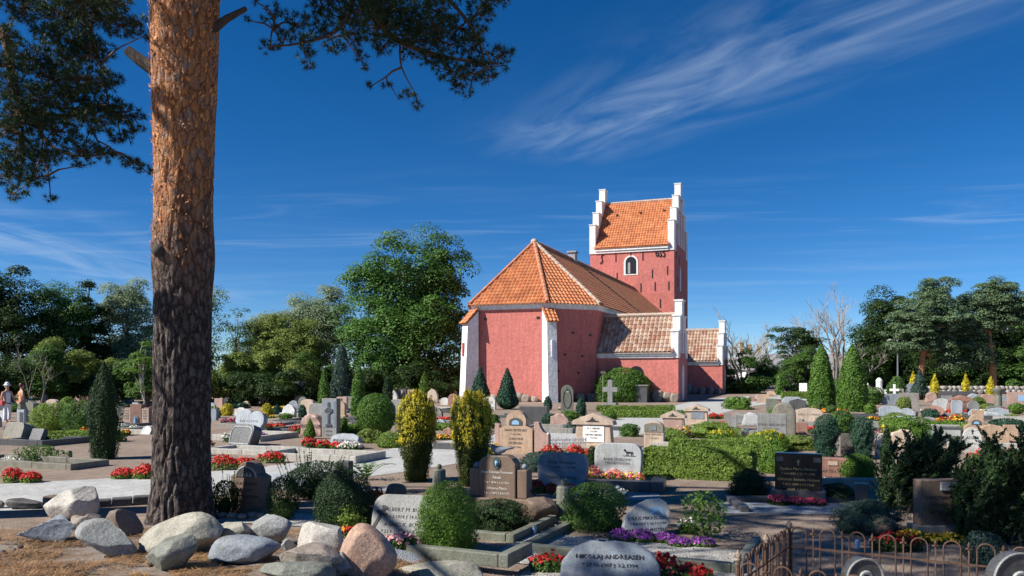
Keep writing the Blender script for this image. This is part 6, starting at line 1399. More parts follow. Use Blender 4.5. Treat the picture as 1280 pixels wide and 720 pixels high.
# plots of the far rows
rp = random.Random(12)
def rowplots(rows, lab):
    for px, py, wd, dp, mt, km in rows:
        plot(px, py, wd, dp, mt, .012); kerb(px, py, wd, dp, lab, km, h=.16, t=.16, seg=1.6)
rowplots([(270, 550, 1.5, 1.6, 'gravel_light', 'concrete'), (338, 541, 1.6, 1.7, 'gravel_soil', 'dark'), (276, 531, 1.9, 1.6, 'gravel_light', 'kerb'), (345, 528, 1.8, 1.6, 'gravel_light', 'dark'), (290, 516, 2.0, 1.8, 'gravel_soil', 'kerb'), (352, 514, 2.1, 1.8, 'gravel_light', 'concrete'), (408, 530, 1.7, 1.8, 'gravel_soil', 'dark'), (412, 514, 2.0, 1.8, 'gravel_light', 'kerb'),
          (462, 512, 2.0, 1.8, 'gravel_soil', 'dark'), (505, 514, 2.0, 1.8, 'gravel_light', 'concrete'), (545, 516, 2.0, 1.8, 'gravel_soil', 'dark'), (530, 534, 1.7, 1.6, 'gravel_light', 'kerb')], 'low stone kerb round a grave in the rows left of the church')
rowplots([(140, 540, 1.5, 1.6, 'gravel_light', 'concrete'), (60, 530, 1.6, 1.6, 'gravel_soil', 'kerb'), (130, 524, 1.7, 1.5, 'gravel_light', 'dark'), (5, 556, 1.4, 1.3, 'gravel_soil', 'dark'), (140, 512, 1.9, 1.6, 'gravel_soil', 'kerb')], 'low stone kerb round a grave left of the pine trunk')
rowplots([(1000, 532, 1.7, 1.7, 'gravel_light', 'kerb'), (1050, 524, 1.8, 1.6, 'gravel_soil', 'dark'), (1150, 536, 1.7, 1.6, 'gravel_light', 'concrete'), (1204, 524, 1.9, 1.6, 'gravel_light', 'dark'), (1150, 520, 1.9, 1.7, 'gravel_soil', 'kerb'), (1255, 528, 1.8, 1.6, 'gravel_soil', 'concrete'), (1110, 512, 2.0, 1.8, 'gravel_light', 'kerb'), (1190, 508, 2.1, 1.8, 'gravel_soil', 'dark'), (1258, 510, 2.1, 1.8, 'gravel_light', 'kerb'), (1150, 556, 1.5, 1.4, 'gravel_light', 'dark'), (1200, 566, 1.5, 1.4, 'gravel_soil', 'concrete'), (930, 546, 1.6, 1.5, 'gravel_light', 'dark'), (985, 560, 1.5, 1.4, 'gravel_soil', 'kerb')], 'low stone kerb round a grave in the rows on the right')
rowplots([(650, 540, 1.7, 1.6, 'gravel_light', 'kerb'), (640, 526, 1.9, 1.6, 'gravel_soil', 'dark'), (820, 560, 1.5, 1.3, 'gravel_light', 'concrete')], 'low stone kerb round a grave in front of the church')
# low green tufts and small flowers that fill the plots
for i in range(64):
    px = rp.choice((rp.uniform(262, 590), rp.uniform(262, 590), rp.uniform(930, 1285), rp.uniform(930, 1285), rp.uniform(0, 185))); py = rp.uniform(500, 546); k_ = (py - YH) / 50
    q = i % 4; reg = 'left of the pine trunk' if px < 190 else 'between pine and cross relief stone' if px < 404 else 'near the ball shaped conifer' if px < 600 else 'left of the tall thujas' if px < 1010 else 'between the thujas and the spruce' if px < 1150 else 'towards the broken column'
    if q == 3: fc = rp.choice(('fl_red', 'fl_pink', 'fl_white', 'fl_yellow')); flowers(px, py, 16 * k_ * rp.uniform(.7, 1.3), 7 * k_, [fc], 'small %s flower patch in the grave rows %s' % (fc[3:], reg), name='flower_patch', group='small flower patches of the far rows', show=.7)
    else: lm_ = ('leaf_mid', 'leaf_hedge', 'leaf_bright', 'leaf_teal', 'leaf_olive')[rp.randrange(5)]; shrub(px, py, 15 * k_ * rp.uniform(.6, 1.4), 9 * k_ * rp.uniform(.6, 1.5), rp.choice(('dome', 'ball', 'dome')), lm_, 'small %s bush in the grave rows %s' % ({'leaf_mid': 'green', 'leaf_hedge': 'yellow green', 'leaf_bright': 'bright green', 'leaf_teal': 'blue green', 'leaf_olive': 'olive'}[lm_], reg), group='small bushes of the far rows', lump=.2, stem=False)
# the many little headstones of the far rows
taken = [(o.location.x, o.location.y) for o in bpy.data.objects if o.get('category') in ('gravestone', 'cross', 'conifer', 'thuja', 'yew', 'shrub')]
CN = {'grey': 'grey', 'pale': 'pale', 'pink': 'pink', 'redbrown': 'red brown', 'dark': 'dark', 'sand': 'sandy', 'bluegrey': 'blue grey', 'white_stone': 'white', 'greenish': 'greenish', 'paleblue': 'pale bluish'}
SN = {'rect': 'square', 'arch': 'arched', 'low': 'low curved', 'round': 'rounded', 'slant': 'uneven', 'pediment': 'pointed'}
cnt = 0; used = set()
while cnt < 58:
    px = rp.choice((rp.uniform(262, 590), rp.uniform(925, 1285), rp.uniform(925, 1285), rp.uniform(-10, 182))); py = rp.uniform(495, 527); p = P(px, py)
    if any(abs(p.x - a) < .75 and abs(p.y - b) < 1.5 for a, b in taken): continue
    reg = 'left of the pine trunk' if px < 190 else 'between pine and cross relief stone' if px < 404 else 'near the ball shaped conifer' if px < 600 else 'left of the tall thujas' if px < 1010 else 'between the thujas and the spruce' if px < 1150 else 'towards the broken column'
    m_ = rp.choice(list(CN)); sh = rp.choice(list(SN)); row_ = 'far' if py < 508 else 'middle' if py < 523 else 'nearer'
    lab = f'small {CN[m_]} {SN[sh]} headstone in the {row_} rows {reg}'
    if lab in used: continue
    used.add(lab); taken.append((p.x, p.y)); k = F / p.y; w_ = rp.uniform(.4, .8); h_ = rp.uniform(.3, .72)
    stone(px, py, w_ * k, h_ * k, sh, m_, lab, group='little headstones of the far rows', rough=.02 if sh == 'slant' else 0, plinth=.15 if rp.random() < .4 and sh != 'slant' else 0, yaw=YAW + rp.uniform(-.15, .1)); cnt += 1
# dry leaves and pebbles on the shaded lanes
r = np.random.default_rng(33); n = 7000; px = r.uniform(540, 1290, n); py = r.uniform(596, 735, n); D_ = F * H / (py - YH)
X = np.stack([(px - 640) / F * D_, D_, r.uniform(.012, .022, n)], 1); V, Fq = leaves(X, np.tile([0, 0, 1.], (n, 1)), .022, .012, r, .25); leafy('dry_leaf', (.10, .07, .04), (.42, .34, .25), 0)
tag(fast('leaf_litter', V, Fq, MATS['dry_leaf']), 'dry leaf scraps strewn over the shaded gravel lanes in front', 'leaf litter', kind='stuff')
# clipped and free plants of the middle distance
SH = [
 (123, 575, 38, 124, 'spire', 'leaf_cypress', 'tall dark cypress column left of the pine trunk', dict(name='cypress', cat='cypress', lump=.16, lf=9, asp=.3, upw=2.2, dens=1.4)),
 (54, 544, 46, 40, 'loose', 'leaf_hedge', 'light green leafy bush left of the cypress column', dict(dens=.8, core=.6)), (94, 546, 46, 46, 'loose', 'leaf_mid', 'darker leafy bush touching the cypress column', dict(dens=.8, core=.6)), (80, 520, 22, 24, 'egg', 'leaf_hedge', 'rounded yellow green conifer behind the two leafy bushes', {}),
 (467, 547, 48, 55, 'ball', 'leaf_thuja', 'ball shaped green conifer left of the left golden yew', dict(name='dwarf_conifer', cat='conifer', dens=1.3, lump=.06, upw=1.2, asp=.35)), (487, 560, 34, 20, 'dome', 'leaf_hedge', 'low cushion shrub below the ball shaped conifer', {}), (459, 554, 28, 18, 'dome', 'leaf_olive', 'small yellowish low shrub left of the cushion shrub', dict(lump=.3)),
 (386, 549, 17, 26, 'cone', 'leaf_bright', 'small cone conifer before the pink boulder stone', dict(name='dwarf_conifer', cat='conifer')), (429, 545, 16, 24, 'cone', 'leaf_bright', 'small cone conifer right of the tall cross relief stone', dict(name='dwarf_conifer', cat='conifer')), (440, 544, 30, 14, 'dome', 'leaf_bright', 'bright low shrub right of the tall cross relief stone', {}),
 (404, 518, 16, 58, 'thuja', 'leaf_thuja', 'slim thuja left of the tall cross relief stone', dict(name='thuja', cat='thuja', upw=1.6)), (447, 520, 20, 66, 'thuja', 'leaf_thuja', 'slim thuja right of the tall cross relief stone', dict(name='thuja', cat='thuja', upw=1.6)), (425, 506, 30, 76, 'thuja', 'leaf_blue', 'ragged blue green conifer under the large dark tree', dict(name='blue_conifer', cat='conifer', lump=.3, dens=1.1)),
 (484, 505, 12, 40, 'thuja', 'leaf_cypress', 'dark slim thuja left of the golden yews at the far graves', dict(name='thuja', cat='thuja')), (530, 500, 14, 36, 'thuja', 'leaf_thuja', 'first slim thuja from the church buttress row, left one', dict(name='thuja', cat='thuja', upw=1.6)), (549, 498, 13, 34, 'thuja', 'leaf_thuja', 'slim thuja nearest the left church buttress', dict(name='thuja', cat='thuja', upw=1.6)),
 (600, 504, 26, 46, 'cone', 'leaf_teal', 'dark cone conifer before the left white buttress', dict(name='dwarf_conifer', cat='conifer', dens=1.3)), (634, 512, 31, 52, 'cone', 'leaf_teal', 'dark cone conifer before the middle of the sunlit apse wall', dict(name='dwarf_conifer', cat='conifer', dens=1.3)), (685, 513, 11, 18, 'egg', 'leaf_teal', 'tiny dark conifer left of the green memorial slab', dict(name='dwarf_conifer', cat='conifer')), (727, 520, 14, 23, 'egg', 'leaf_teal', 'tiny dark conifer right of the green memorial slab', dict(name='dwarf_conifer', cat='conifer')),
 (781, 503, 72, 44, 'dome', 'leaf_thuja', 'big rounded green bush before the sacristy wall', dict(lump=.06, dens=1.6, upw=1.2, asp=.35, dk=.7)), (688, 535, 21, 18, 'ball', 'leaf_teal', 'small round blue green shrub left of the peach temple stone', {}), (712, 526, 26, 12, 'dome', 'leaf_bright', 'low bright shrub at the foot of the green memorial slab', {}), (763, 525, 17, 13, 'dome', 'leaf_bright', 'small round shrub below the stone cross', {}), (716, 541, 18, 14, 'dome', 'leaf_blue', 'blue green low shrub left of the peach temple stone', dict(lump=.3)),
 (618, 536, 14, 18, 'ball', 'leaf_mid', 'small bush left of the head of the sand pink stone', {}), (678, 590, 52, 24, 'dome', 'leaf_blue', 'blue green juniper at the right foot of the sand pink stone', dict(name='juniper', cat='juniper', lump=.3, lf=8, asp=.35)), (788, 546, 24, 16, 'dome', 'leaf_mid', 'green plant right of the peach temple stone', dict(lump=.3)),
 (838, 556, 50, 20, 'dome', 'leaf_hedge', 'loose green shrub on the far hedge below the temple stones', dict(lump=.25)), (896, 548, 60, 20, 'dome', 'leaf_hedge', 'spreading juniper right of the temple stones', dict(lump=.35, lf=8, name='juniper', cat='juniper')), (965, 566, 54, 26, 'dome', 'leaf_bright', 'yellow green shrub before the grey rectangular stone', dict(tips=('leaf_gold', .55, .14), lump=.2)), (905, 552, 34, 14, 'dome', 'leaf_bright', 'yellow tipped shrub at the right of the far hedge', dict(tips=('leaf_gold', .5, .25))),
 (1004, 563, 46, 18, 'dome', 'leaf_olive', 'flat spreading shrub right of the grey rectangular stone', dict(lump=.35)), (1037, 574, 32, 56, 'column', 'leaf_teal', 'broad blue green conifer right of the black gravestone', dict(name='cypress', cat='cypress', lump=.2, lf=9, asp=.3, upw=2)), (1083, 575, 28, 54, 'column', 'leaf_teal', 'blue green conifer pair above the round clipped shrub', dict(name='cypress', cat='cypress', lump=.3, lf=10, asp=.3, upw=2)), (1111, 586, 16, 55, 'thuja', 'leaf_cypress', 'slim dark conifer left of the sweeping junipers', dict(name='cypress', cat='cypress')),
 (1057, 545, 32, 32, 'ball', 'leaf_mid', 'round dark green bush below the right tall thuja', dict(lump=.15)), (1031, 513, 32, 84, 'thuja', 'leaf_thuja', 'left of the two tall green thujas', dict(name='tall_thuja', cat='thuja', dens=1.6, lump=.07, lf=9, group='tall thujas')), (1071, 515, 36, 86, 'thuja', 'leaf_thuja', 'right of the two tall green thujas', dict(name='tall_thuja', cat='thuja', dens=1.6, lump=.07, lf=9, group='tall thujas')), (975, 494, 10, 26, 'thuja', 'leaf_thuja', 'small pointed thuja right of the porch bushes', dict(name='thuja', cat='thuja')),
 (1051, 500, 22, 26, 'loose', 'leaf_mid', 'leafy shrub between the tall thujas', {}), (1095, 506, 26, 22, 'loose', 'leaf_mid', 'shrub right of the right tall thuja', {}), (1125, 496, 24, 26, 'egg', 'leaf_mid', 'dark shrub left of the blue spruce', {}), (1153, 500, 22, 40, 'cone', 'leaf_blue', 'blue spruce below the left churchyard pine', dict(name='blue_spruce', cat='spruce', lump=.2)), (1145, 556, 52, 36, 'dome', 'leaf_bright', 'bright green juniper behind the sweeping dark junipers', dict(lump=.3, name='juniper', cat='juniper')),
 (926, 512, 34, 16, 'dome', 'leaf_bright', 'spreading green shrub beside the road', dict(lump=.3)), (1150, 500, 10, 10, 'dome', 'leaf_red', 'small dark red shrub among the right graves', {}), (1226, 513, 17, 17, 'ball', 'leaf_bright', 'light green round shrub right of the red brown boulder stone', {}), (1275, 518, 18, 14, 'ball', 'leaf_bright', 'light green round shrub at the right edge', {}), (1270, 540, 50, 16, 'dome', 'leaf_teal', 'green ground cover cushion at the right edge', {}), (1133, 520, 18, 24, 'loose', 'leaf_olive', 'pale potted plant right of the pale rounded stone', {}), (1090, 520, 14, 16, 'loose', 'leaf_bright', 'small yellow green plant right of the right tall thuja', {}),
 (332, 522, 16, 18, 'egg', 'leaf_gold', 'golden dwarf conifer right of the pale heart shaped stone', {}), (282, 520, 16, 16, 'egg', 'leaf_gold', 'golden dwarf shrub left of the small whitish boulder stone', {}), (345, 520, 12, 14, 'egg', 'leaf_teal', 'tiny blue green conifer left of the pale tilted boulder stone', {}), (377, 522, 12, 16, 'egg', 'leaf_teal', 'tiny blue green conifer right of the pale tilted boulder stone', {}), (366, 505, 14, 30, 'egg', 'leaf_bright', 'upright green shrub below the white lantern tower', {}), (345, 508, 30, 14, 'dome', 'leaf_bright', 'flat light green shrub left of the white lantern tower', {}), (300, 508, 34, 22, 'dome', 'leaf_dark', 'dark shrub right of the white obelisk', {})]
for row in SH: shrub(*row[:7], **{**dict(group='shrubs and small conifers on the graves'), **row[7]})
for px, py, lab in ((1143, 494, 'golden yew column left of the blue spruce'), (1170, 497, 'golden yew column right of the blue spruce'), (1209, 497, 'slim golden yew column before the dry stone wall'), (1240, 500, 'golden yew column at the foot of the right churchyard pine')):
    shrub(px, py, 9, 30, 'spire', 'leaf_gold', lab, name='golden_yew', cat='yew', group='small golden yew columns', lump=.2, upw=1.6)
for px, py, w_, h_, lab in ((1084, 496, .3, .55, 'small white cross left of the white monument'), (1118, 500, .3, .6, 'small white cross right of the white monument'), (1056, 488, .3, .5, 'small white cross between the tall thujas')):
    p = P(px, py); o = thing('grave_cross', lab, 'cross', p, YAW, 'small white crosses'); g = G(); g.box(-.08, .08, -.05, .05, 0, 1.1); g.build('upright', MATS['limewash'], o, bevel=.01); g = G(); g.box(-.30, .30, -.048, .052, .62, .79); g.build('arm', MATS['limewash'], o, bevel=.01)
p = P(763, 514); o = thing('grave_cross', 'grey stone cross on a square foot before the big rounded bush', 'cross', p, YAW); k = p.y / F
g = G(); g.box(-.34, .34, -.28, .28, -.02, .42); g.build('foot', MATS['grey'], o, bevel=.02); g = G(); g.box(-.12, .12, -.09, .09, .42, 39 * k); g.build('upright', MATS['grey'], o, bevel=.015); g = G(); g.box(-.38, .38, -.088, .092, 24 * k, 30 * k); g.build('arm', MATS['grey'], o, bevel=.015)
def em_ovalslab(par, w, h, t):
    g = G(); g.tube([(w * .32 * math.cos(a), -t / 2, h * .5 + h * .36 * math.sin(a)) for a in np.linspace(0, 6.283, 21)], .025, 5); g.build('oval_rim', MATS['dark'], par); g = G(); g.box(-.08, .08, -t / 2 - .01, -t / 2 + .01, h * .72, h * .78); g.build('emblem', MATS['pale'], par)
FS((709, 514, 16, 33, 'low', 'greenish', 'tall green grey memorial slab with an oval, before the shaded apse wall', None, dict(emblem=em_ovalslab, yaw=-.1)), (612, 512, 16, 16, 'low', 'white_stone', 'white gravestone between the two cone conifers by the apse', ['INGE'], {}), (603, 500, 10, 10, 'arch', 'dark', 'dark arched stone behind the white gravestone by the apse'),
   (668, 532, 36, 24, 'rect', 'dark', 'wide dark gravestone with raised ends behind the sand pink stone', None, dict(t=.3)), (700, 536, 26, 20, 'slant', 'pink', 'pinkish boulder stone right of the wide dark gravestone', None, dict(rough=.04)),
   (965, 553, 34, 36, 'rect', 'grey', 'large plain grey rectangular gravestone in the right middle ground', ['KNUD ANDERSEN', '* 1899 † 1971'], dict(t=.22, ttop=.3)), (980, 548, 27, 45, 'arch', 'mossy', 'tall mossy arched gravestone behind the plain grey rectangular one', None, dict(t=.3, rough=.01)),
   (943, 552, 12, 14, 'rect', 'grey', 'small grey side block left of the plain grey rectangular stone', None, dict(t=.2)), (990, 558, 12, 12, 'rect', 'grey', 'small grey side block right of the plain grey rectangular stone', None, dict(t=.2)), (930, 556, 32, 9, 'rect', 'dark', 'low dark stone with a blue medallion left of the plain grey rectangular stone', None, dict(emblem=em_panel(0, .2, .3, .6, 'picture_blue'))),
   (1011, 529, 32, 19, 'low', 'peach', 'wide pale pink gravestone before the left tall thuja', ['NIELS OG MARIE'], dict(ttop=.3)), (1000, 545, 18, 17, 'round', 'redbrown', 'reddish rounded stone right of the tall mossy arched stone', None, dict(t=.2)), (939, 533, 22, 18, 'slant', 'pale', 'pale boulder stone left of the plain grey rectangular stone', None, dict(rough=.03)), (925, 530, 18, 14, 'slant', 'grey', 'grey boulder stone right of the two little posts', None, dict(rough=.05)),
   (909, 534, 7, 18, 'rect', 'kerb', 'left of two little stone posts right of the temple stones', None, dict(name='stone_post', cat='stone post', group='stone posts')), (917, 536, 8, 16, 'rect', 'grey', 'right of two little stone posts right of the temple stones', None, dict(name='stone_post', cat='stone post', group='stone posts')), (990, 509, 22, 13, 'round', 'paleblue', 'pale bluish stone by the road left of the left tall thuja'), (1012, 509, 14, 10, 'low', 'pale', 'small pale stone touching the foot of the left tall thuja'),
   (967, 510, 18, 11, 'rect', 'dark', 'dark ornamented low stone by the road above the mossy arched stone'), (940, 502, 7, 7, 'rect', 'redbrown', 'tiny reddish stone at the roadside'), (1041, 606, 36, 34, 'rect', 'redbrown', 'pinkish red gravestone between the black gravestone and the round clipped shrub', ['MARTIN MOE', '* 4.8.1901'], dict(emblem=em_panel(0, .78, .3, .14, 'peach'), ttop=.36, t=.2)), (1067, 570, 30, 28, 'rect', 'b_dark', 'dark stone in shade between the blue green conifers'),
   (1101, 572, 14, 30, 'rect', 'white_stone', 'white lettered stone left of the slim dark conifer', ['KAJ', 'EVA'], dict(ttop=.4)), (1073, 512, 10, 14, 'rect', 'pink', 'small pinkish stone behind the foot of the right tall thuja'), (1078, 514, 22, 9, 'low', 'pale', 'pale leaning stone before the right tall thuja', None, dict(tilt=.3)), (1112, 524, 24, 17, 'low', 'paleblue', 'pale bluish rounded stone with orange flowers on the right', None, dict(t=.2)),
   (1117, 506, 26, 14, 'low', 'bluegrey', 'blue grey arched stone below the right white cross'), (1136, 507, 22, 16, 'rect', 'kerb', 'beige block stone carrying the dark blue round topped stone'), (1139, 495, 14, 16, 'arch', 'bluegrey', 'dark blue round topped stone among the right graves'), (1127, 500, 5, 14, 'rect', 'kerb', 'thin stone post left of the beige block stone', None, dict(name='stone_post', cat='stone post', group='stone posts')),
   (1202, 516, 34, 22, 'slant', 'redbrown', 'wide red brown boulder gravestone among the right graves', ['FRODE OG ANNA'], dict(rough=.03, t=.5, ttop=.25)), (1167, 521, 24, 13, 'oval', 'redbrown', 'reddish oval stone left of the red brown boulder stone', None, dict(t=.2, tilt=.4)), (1164, 503, 14, 13, 'slant', 'pink', 'small pinkish boulder right of the blue spruce', None, dict(rough=.05)), (1196, 502, 40, 13, 'rect', 'dark', 'wide dark stone behind the red brown boulder stone'), (1183, 498, 16, 8, 'rect', 'sand', 'yellowish block stone before the dry stone wall'),
   (1220, 552, 26, 34, 'head', 'sand', 'tall brown stone with an arched head behind the dark junipers', None, dict(emblem=em_face)), (1240, 554, 36, 24, 'slant', 'sand', 'brown wing stone right of the tall brown arched head', None, dict(t=.2)), (1263, 553, 16, 22, 'rect', 'sand', 'brown end stone at the right of the brown wing stone'), (1215, 562, 21, 28, 'oval', 'white_stone', 'white oval stone with a small black cross behind the dark junipers', ['ANNE', '* 1921', '† 1990'], dict(emblem=em_cross(0, .86, .2, 'letter_dark'), ttop=.34)),
   (1188, 550, 26, 16, 'rect', 'dark', 'pale plate in a dark frame behind the dark junipers', None, dict(emblem=em_panel(0, .15, .8, .7, 'pale'))), (1160, 530, 16, 9, 'low', 'b_grey', 'small grey stone with a dark picture, left of the red and yellow flowers', None, dict(emblem=em_panel(0, .2, .5, .5, 'dark'))), (1240, 524, 28, 9, 'slant', 'pale', 'pale low boulder before the broken column', None, dict(rough=.03)), (1272, 508, 22, 18, 'rect', 'pink', 'pinkish stone with a blue picture at the right edge', None, dict(emblem=em_panel(.15, .4, .3, .4, 'picture_blue'))),
   (1162, 548, 14, 10, 'low', 'bluegrey', 'small bluish stone above the sweeping dark junipers'), (1128, 560, 30, 24, 'slant', 'peach', 'pale pinkish boulder stone behind the slim dark conifer', None, dict(rough=.04)), (1125, 532, 40, 12, 'low', 'paleblue', 'pale blue low stone right of the round dark green bush'), (1090, 497, 14, 8, 'low', 'pink', 'small pinkish stone below the white monument'), (1148, 540, 16, 8, 'rect', 'peach', 'small peach stone right of the pale blue low stone'))
# broken column, white monuments, towers
p = P(1248, 514); o = thing('gravestone', 'grey broken column monument among the right graves', 'gravestone', p, 0); g = G(); k = p.y / F; g.lathe([(.26, -.02), (.26, .2), (.2, .24)], 14); g.build('foot', MATS['grey'], o); g = G(); g.lathe([(.17, .24), (.15, 20 * k), (.18, 22 * k), (.27, 26 * k), (.29, 28 * k), (.22, 28.4 * k), (.2, 27 * k)], 14); g.build('shaft', MATS['greenish'], o)
p = P(1099, 492); o = thing('gravestone', 'white monument with a round topped pillar before the dark laurel', 'gravestone', p, YAW); k = p.y / F; g = G(); g.box(-.62, .62, -.4, .4, -.02, 5 * k); g.build('plinth', MATS['limewash'], o, bevel=.02); g = G(); g.lathe([(.32, 5 * k), (.32, 6.5 * k), (.27, 7 * k), (.27, 15 * k), (.30, 15.4 * k), (.27, 17 * k), (.12, 19.4 * k), (.01, 20 * k)], 14); g.build('pillar', MATS['limewash'], o, smooth=False)
p = P(374, 508); o = thing('lantern_tower', 'white lantern shaped monument with a dark window below the willows', 'monument', p, YAW); k = p.y / F; g = G(); g.box(-.22, .22, -.2, .2, 0, 29 * k); g.build('shaft', MATS['limewash'], o); g = G(); g.box(-.34, .34, -.32, .32, 29 * k, 31.5 * k); g.build('cap', MATS['grey'], o, bevel=.03)
g = G(); g.box(-.10, .10, -.215, .1, 21 * k, 27 * k); g.build('window', MATS['opening'], o)
FS((293, 506, 6, 19, 'pediment', 'paleblue', 'slim white obelisk right of the pine trunk', None, dict(emblem=em_panel(0, .5, .4, .2, 'dark'))), (265, 517, 10, 14, 'pediment', 'paleblue', 'small bluish house shaped stone next to the pine trunk'), (274, 512, 12, 14, 'rect', 'pink', 'pinkish stone right of the small bluish house shaped stone'), (379, 512, 12, 16, 'arch', 'greenish', 'grey round topped stone below the white lantern tower'), (385, 515, 18, 16, 'low', 'peach', 'pale pinkish stone left of the slim thuja'),
   (308, 510, 12, 9, 'slant', 'sand', 'brownish boulder stone right of the white obelisk', None, dict(rough=.03)), (428, 514, 14, 18, 'rect', 'pink', 'pinkish stone with a dark cross right of the tall cross relief stone', None, dict(emblem=em_cross(0, .8, .3, 'letter_dark'))), (437, 512, 10, 16, 'rect', 'greenish', 'dark narrow stone right of the pinkish one with a dark cross'), (465, 500, 8, 16, 'rect', 'dark', 'left one of a pair of dark stones behind the ball shaped conifer'), (474, 500, 8, 15, 'rect', 'bluegrey', 'right one of a pair of dark stones behind the ball shaped conifer'),
   (492, 504, 12, 16, 'slant', 'white_stone', 'white figure shaped stone behind the ball shaped conifer', None, dict(rough=.04)), (503, 500, 12, 14, 'rect', 'dark', 'dark stone with a pale cross above the left golden yew', None, dict(emblem=em_cross(0, .8, .3))), (515, 500, 11, 13, 'rect', 'pink', 'pinkish stone above the left golden yew'), (541, 504, 15, 18, 'slant', 'peach', 'pale boulder stone between the slim far thujas', None, dict(rough=.02)), (556, 506, 10, 9, 'low', 'white_stone', 'white stone right of the pale boulder stone between the golden yews'),
   (567, 508, 14, 16, 'arch', 'redbrown', 'reddish arched stone left of the church buttress'), (547, 524, 14, 15, 'slant', 'mossy', 'dark mossy stone between the two golden yews', None, dict(rough=.03)), (551, 536, 14, 12, 'arch', 'paleblue', 'pale round stone with a flower relief between the golden yews'), (561, 548, 16, 14, 'slant', 'redbrown', 'reddish boulder between the golden yews', None, dict(rough=.03)), (586, 502, 16, 10, 'low', 'peach', 'pale stone half hidden at the foot of the left church buttress'),
   (330, 500, 12, 8, 'low', 'pink', 'pinkish low stone below the stone ring'), (346, 504, 4, 12, 'rect', 'kerb', 'thin pale stone right of the stone ring'), (150, 520, 18, 12, 'low', 'grey', 'grey low stone behind the cypress column'), (145, 505, 6, 14, 'arch', 'dark', 'dark narrow stone right of the cypress column'), (155, 503, 6, 10, 'arch', 'grey', 'grey narrow stone right of the dark narrow one'), (163, 503, 10, 8, 'low', 'pale', 'pale low stone above the brick coloured double stone'), (186, 527, 8, 12, 'low', 'paleblue', 'bluish stone touching the pine trunk on its left'), (182, 543, 16, 10, 'slant', 'pale', 'pale angular slab stone left of the pine trunk', None, dict(tilt=.5)),
   (398, 536, 16, 9, 'rect', 'dark', 'dark low stone left of the tall cross relief stone'), (440, 530, 14, 9, 'slant', 'dark', 'dark slanted stone left of the ball shaped conifer'), (436, 538, 10, 10, 'rect', 'kerb', 'small beige block with a dark hole right of the tall cross relief stone', None, dict(emblem=em_panel(-.1, .1, .5, .7, 'dark'))))
# stone rings
for px, py, rr_, lab in ((332, 505, 7, 'pale stone ring below the willows'), (559, 496, 6, 'pale stone arch ring left of the church buttress')):
    p = P(px, py); k = p.y / F; o = thing('ring_stone', lab, 'gravestone', p, YAW, 'ring shaped stones'); g = G(); R = rr_ * k
    g.tube([(R * math.cos(a), 0, R * 1.5 + R * math.sin(a)) for a in np.linspace(-1.0, 4.14, 16)], .11, 8); g.build('ring', MATS['peach'], o, smooth=True); g = G(); g.box(-R * .9, R * .9, -.14, .14, -.02, R * .75); g.build('foot', MATS['kerb'], o, bevel=.02)
stone(1004, 496, 9, 17, 'rect', 'limewash', 'plain white upright stone above the far low hedge', t=.2)
hedge(978, 498.5, 3.0, .6, .5, 'leaf_hedge', 'far low clipped hedge before the white upright stone', L=.1, n=2500, yaw=-.1)
for a_, b_, c_, d_, lab in ((752, 522, 3.6, .4, 'front strip of the low clipped hedge square below the stone cross'), (745, 514.5, 3.8, .35, 'back strip of the low clipped hedge square below the stone cross')): hedge(a_, b_, c_, d_, .3, 'leaf_hedge', lab, L=.08, n=2200, yaw=-.12)
p = P(803, 503); o = thing('stone_bin', 'dark square bin beside the big rounded bush at the sacristy', 'bin', p, YAW); g = G(); g.box(-.35, .35, -.3, .3, 0, 1.05); g.build('body', MATS['dark'], o); g = G(); g.box(-.42, .42, -.36, .36, 1.05, 1.14); g.build('lid', MATS['greenish'], o)
p = P(748, 502); o = thing('planter', 'pale tapered planter tub in the shade of the apse', 'planter', p, YAW); g = G(); g.lathe([(.38, 0), (.55, .5), (.5, .52), (.46, .4)], 14); g.build('tub', MATS['kerb'], o)
p = P(754, 503); o = thing('post', 'slim post with a small head beside the planter tub', 'post', p); g = G(); g.tube([(0, 0, 0), (0, 0, 1.85)], .045, 8); g.build('pole', MATS['greenish'], o); g = G(); g.box(-.14, .14, -.08, .08, 1.85, 2.0); g.build('head', MATS['greenish'], o)
# boulders along the foot of the church
wl_ = [((x, -.25), 'sunlit') for x in np.linspace(-4.2, -.8, 7)] + [((.55 + i * .62, .15 + i * .62), 'shade') for i in range(4)]
wl_ += [((2.58 + q, ay0 - .25), 's') for q in (2.9, 3.5, 4.1, 4.7, 5.2)] + [((2.58 + q, py0 - .25), 'p') for q in (1.5, 2.2, 2.9, 3.6, 4.3, 5.0, 5.7)]
rk = random.Random(8); prot = []
for i, ((x, y), _) in enumerate(wl_):
    s = rk.uniform(.75, 1.15); V, Fq = rock_geo(.74 * s, .5, .62 * s, 300 + i % 5, 3, 6, rough=.05)
    if i < 5: q = fast('foundation_boulder', V, Fq, MATS['b_mott'], CH, smooth=True); prot.append(q)
    else: q = prot[i % 5].copy(); COL.objects.link(q); q.scale = (s, 1, s * (1.2 if i > 9 else 1))
    q.location = (x, y, 0); q.rotation_euler.z = rk.uniform(-.4, .4)
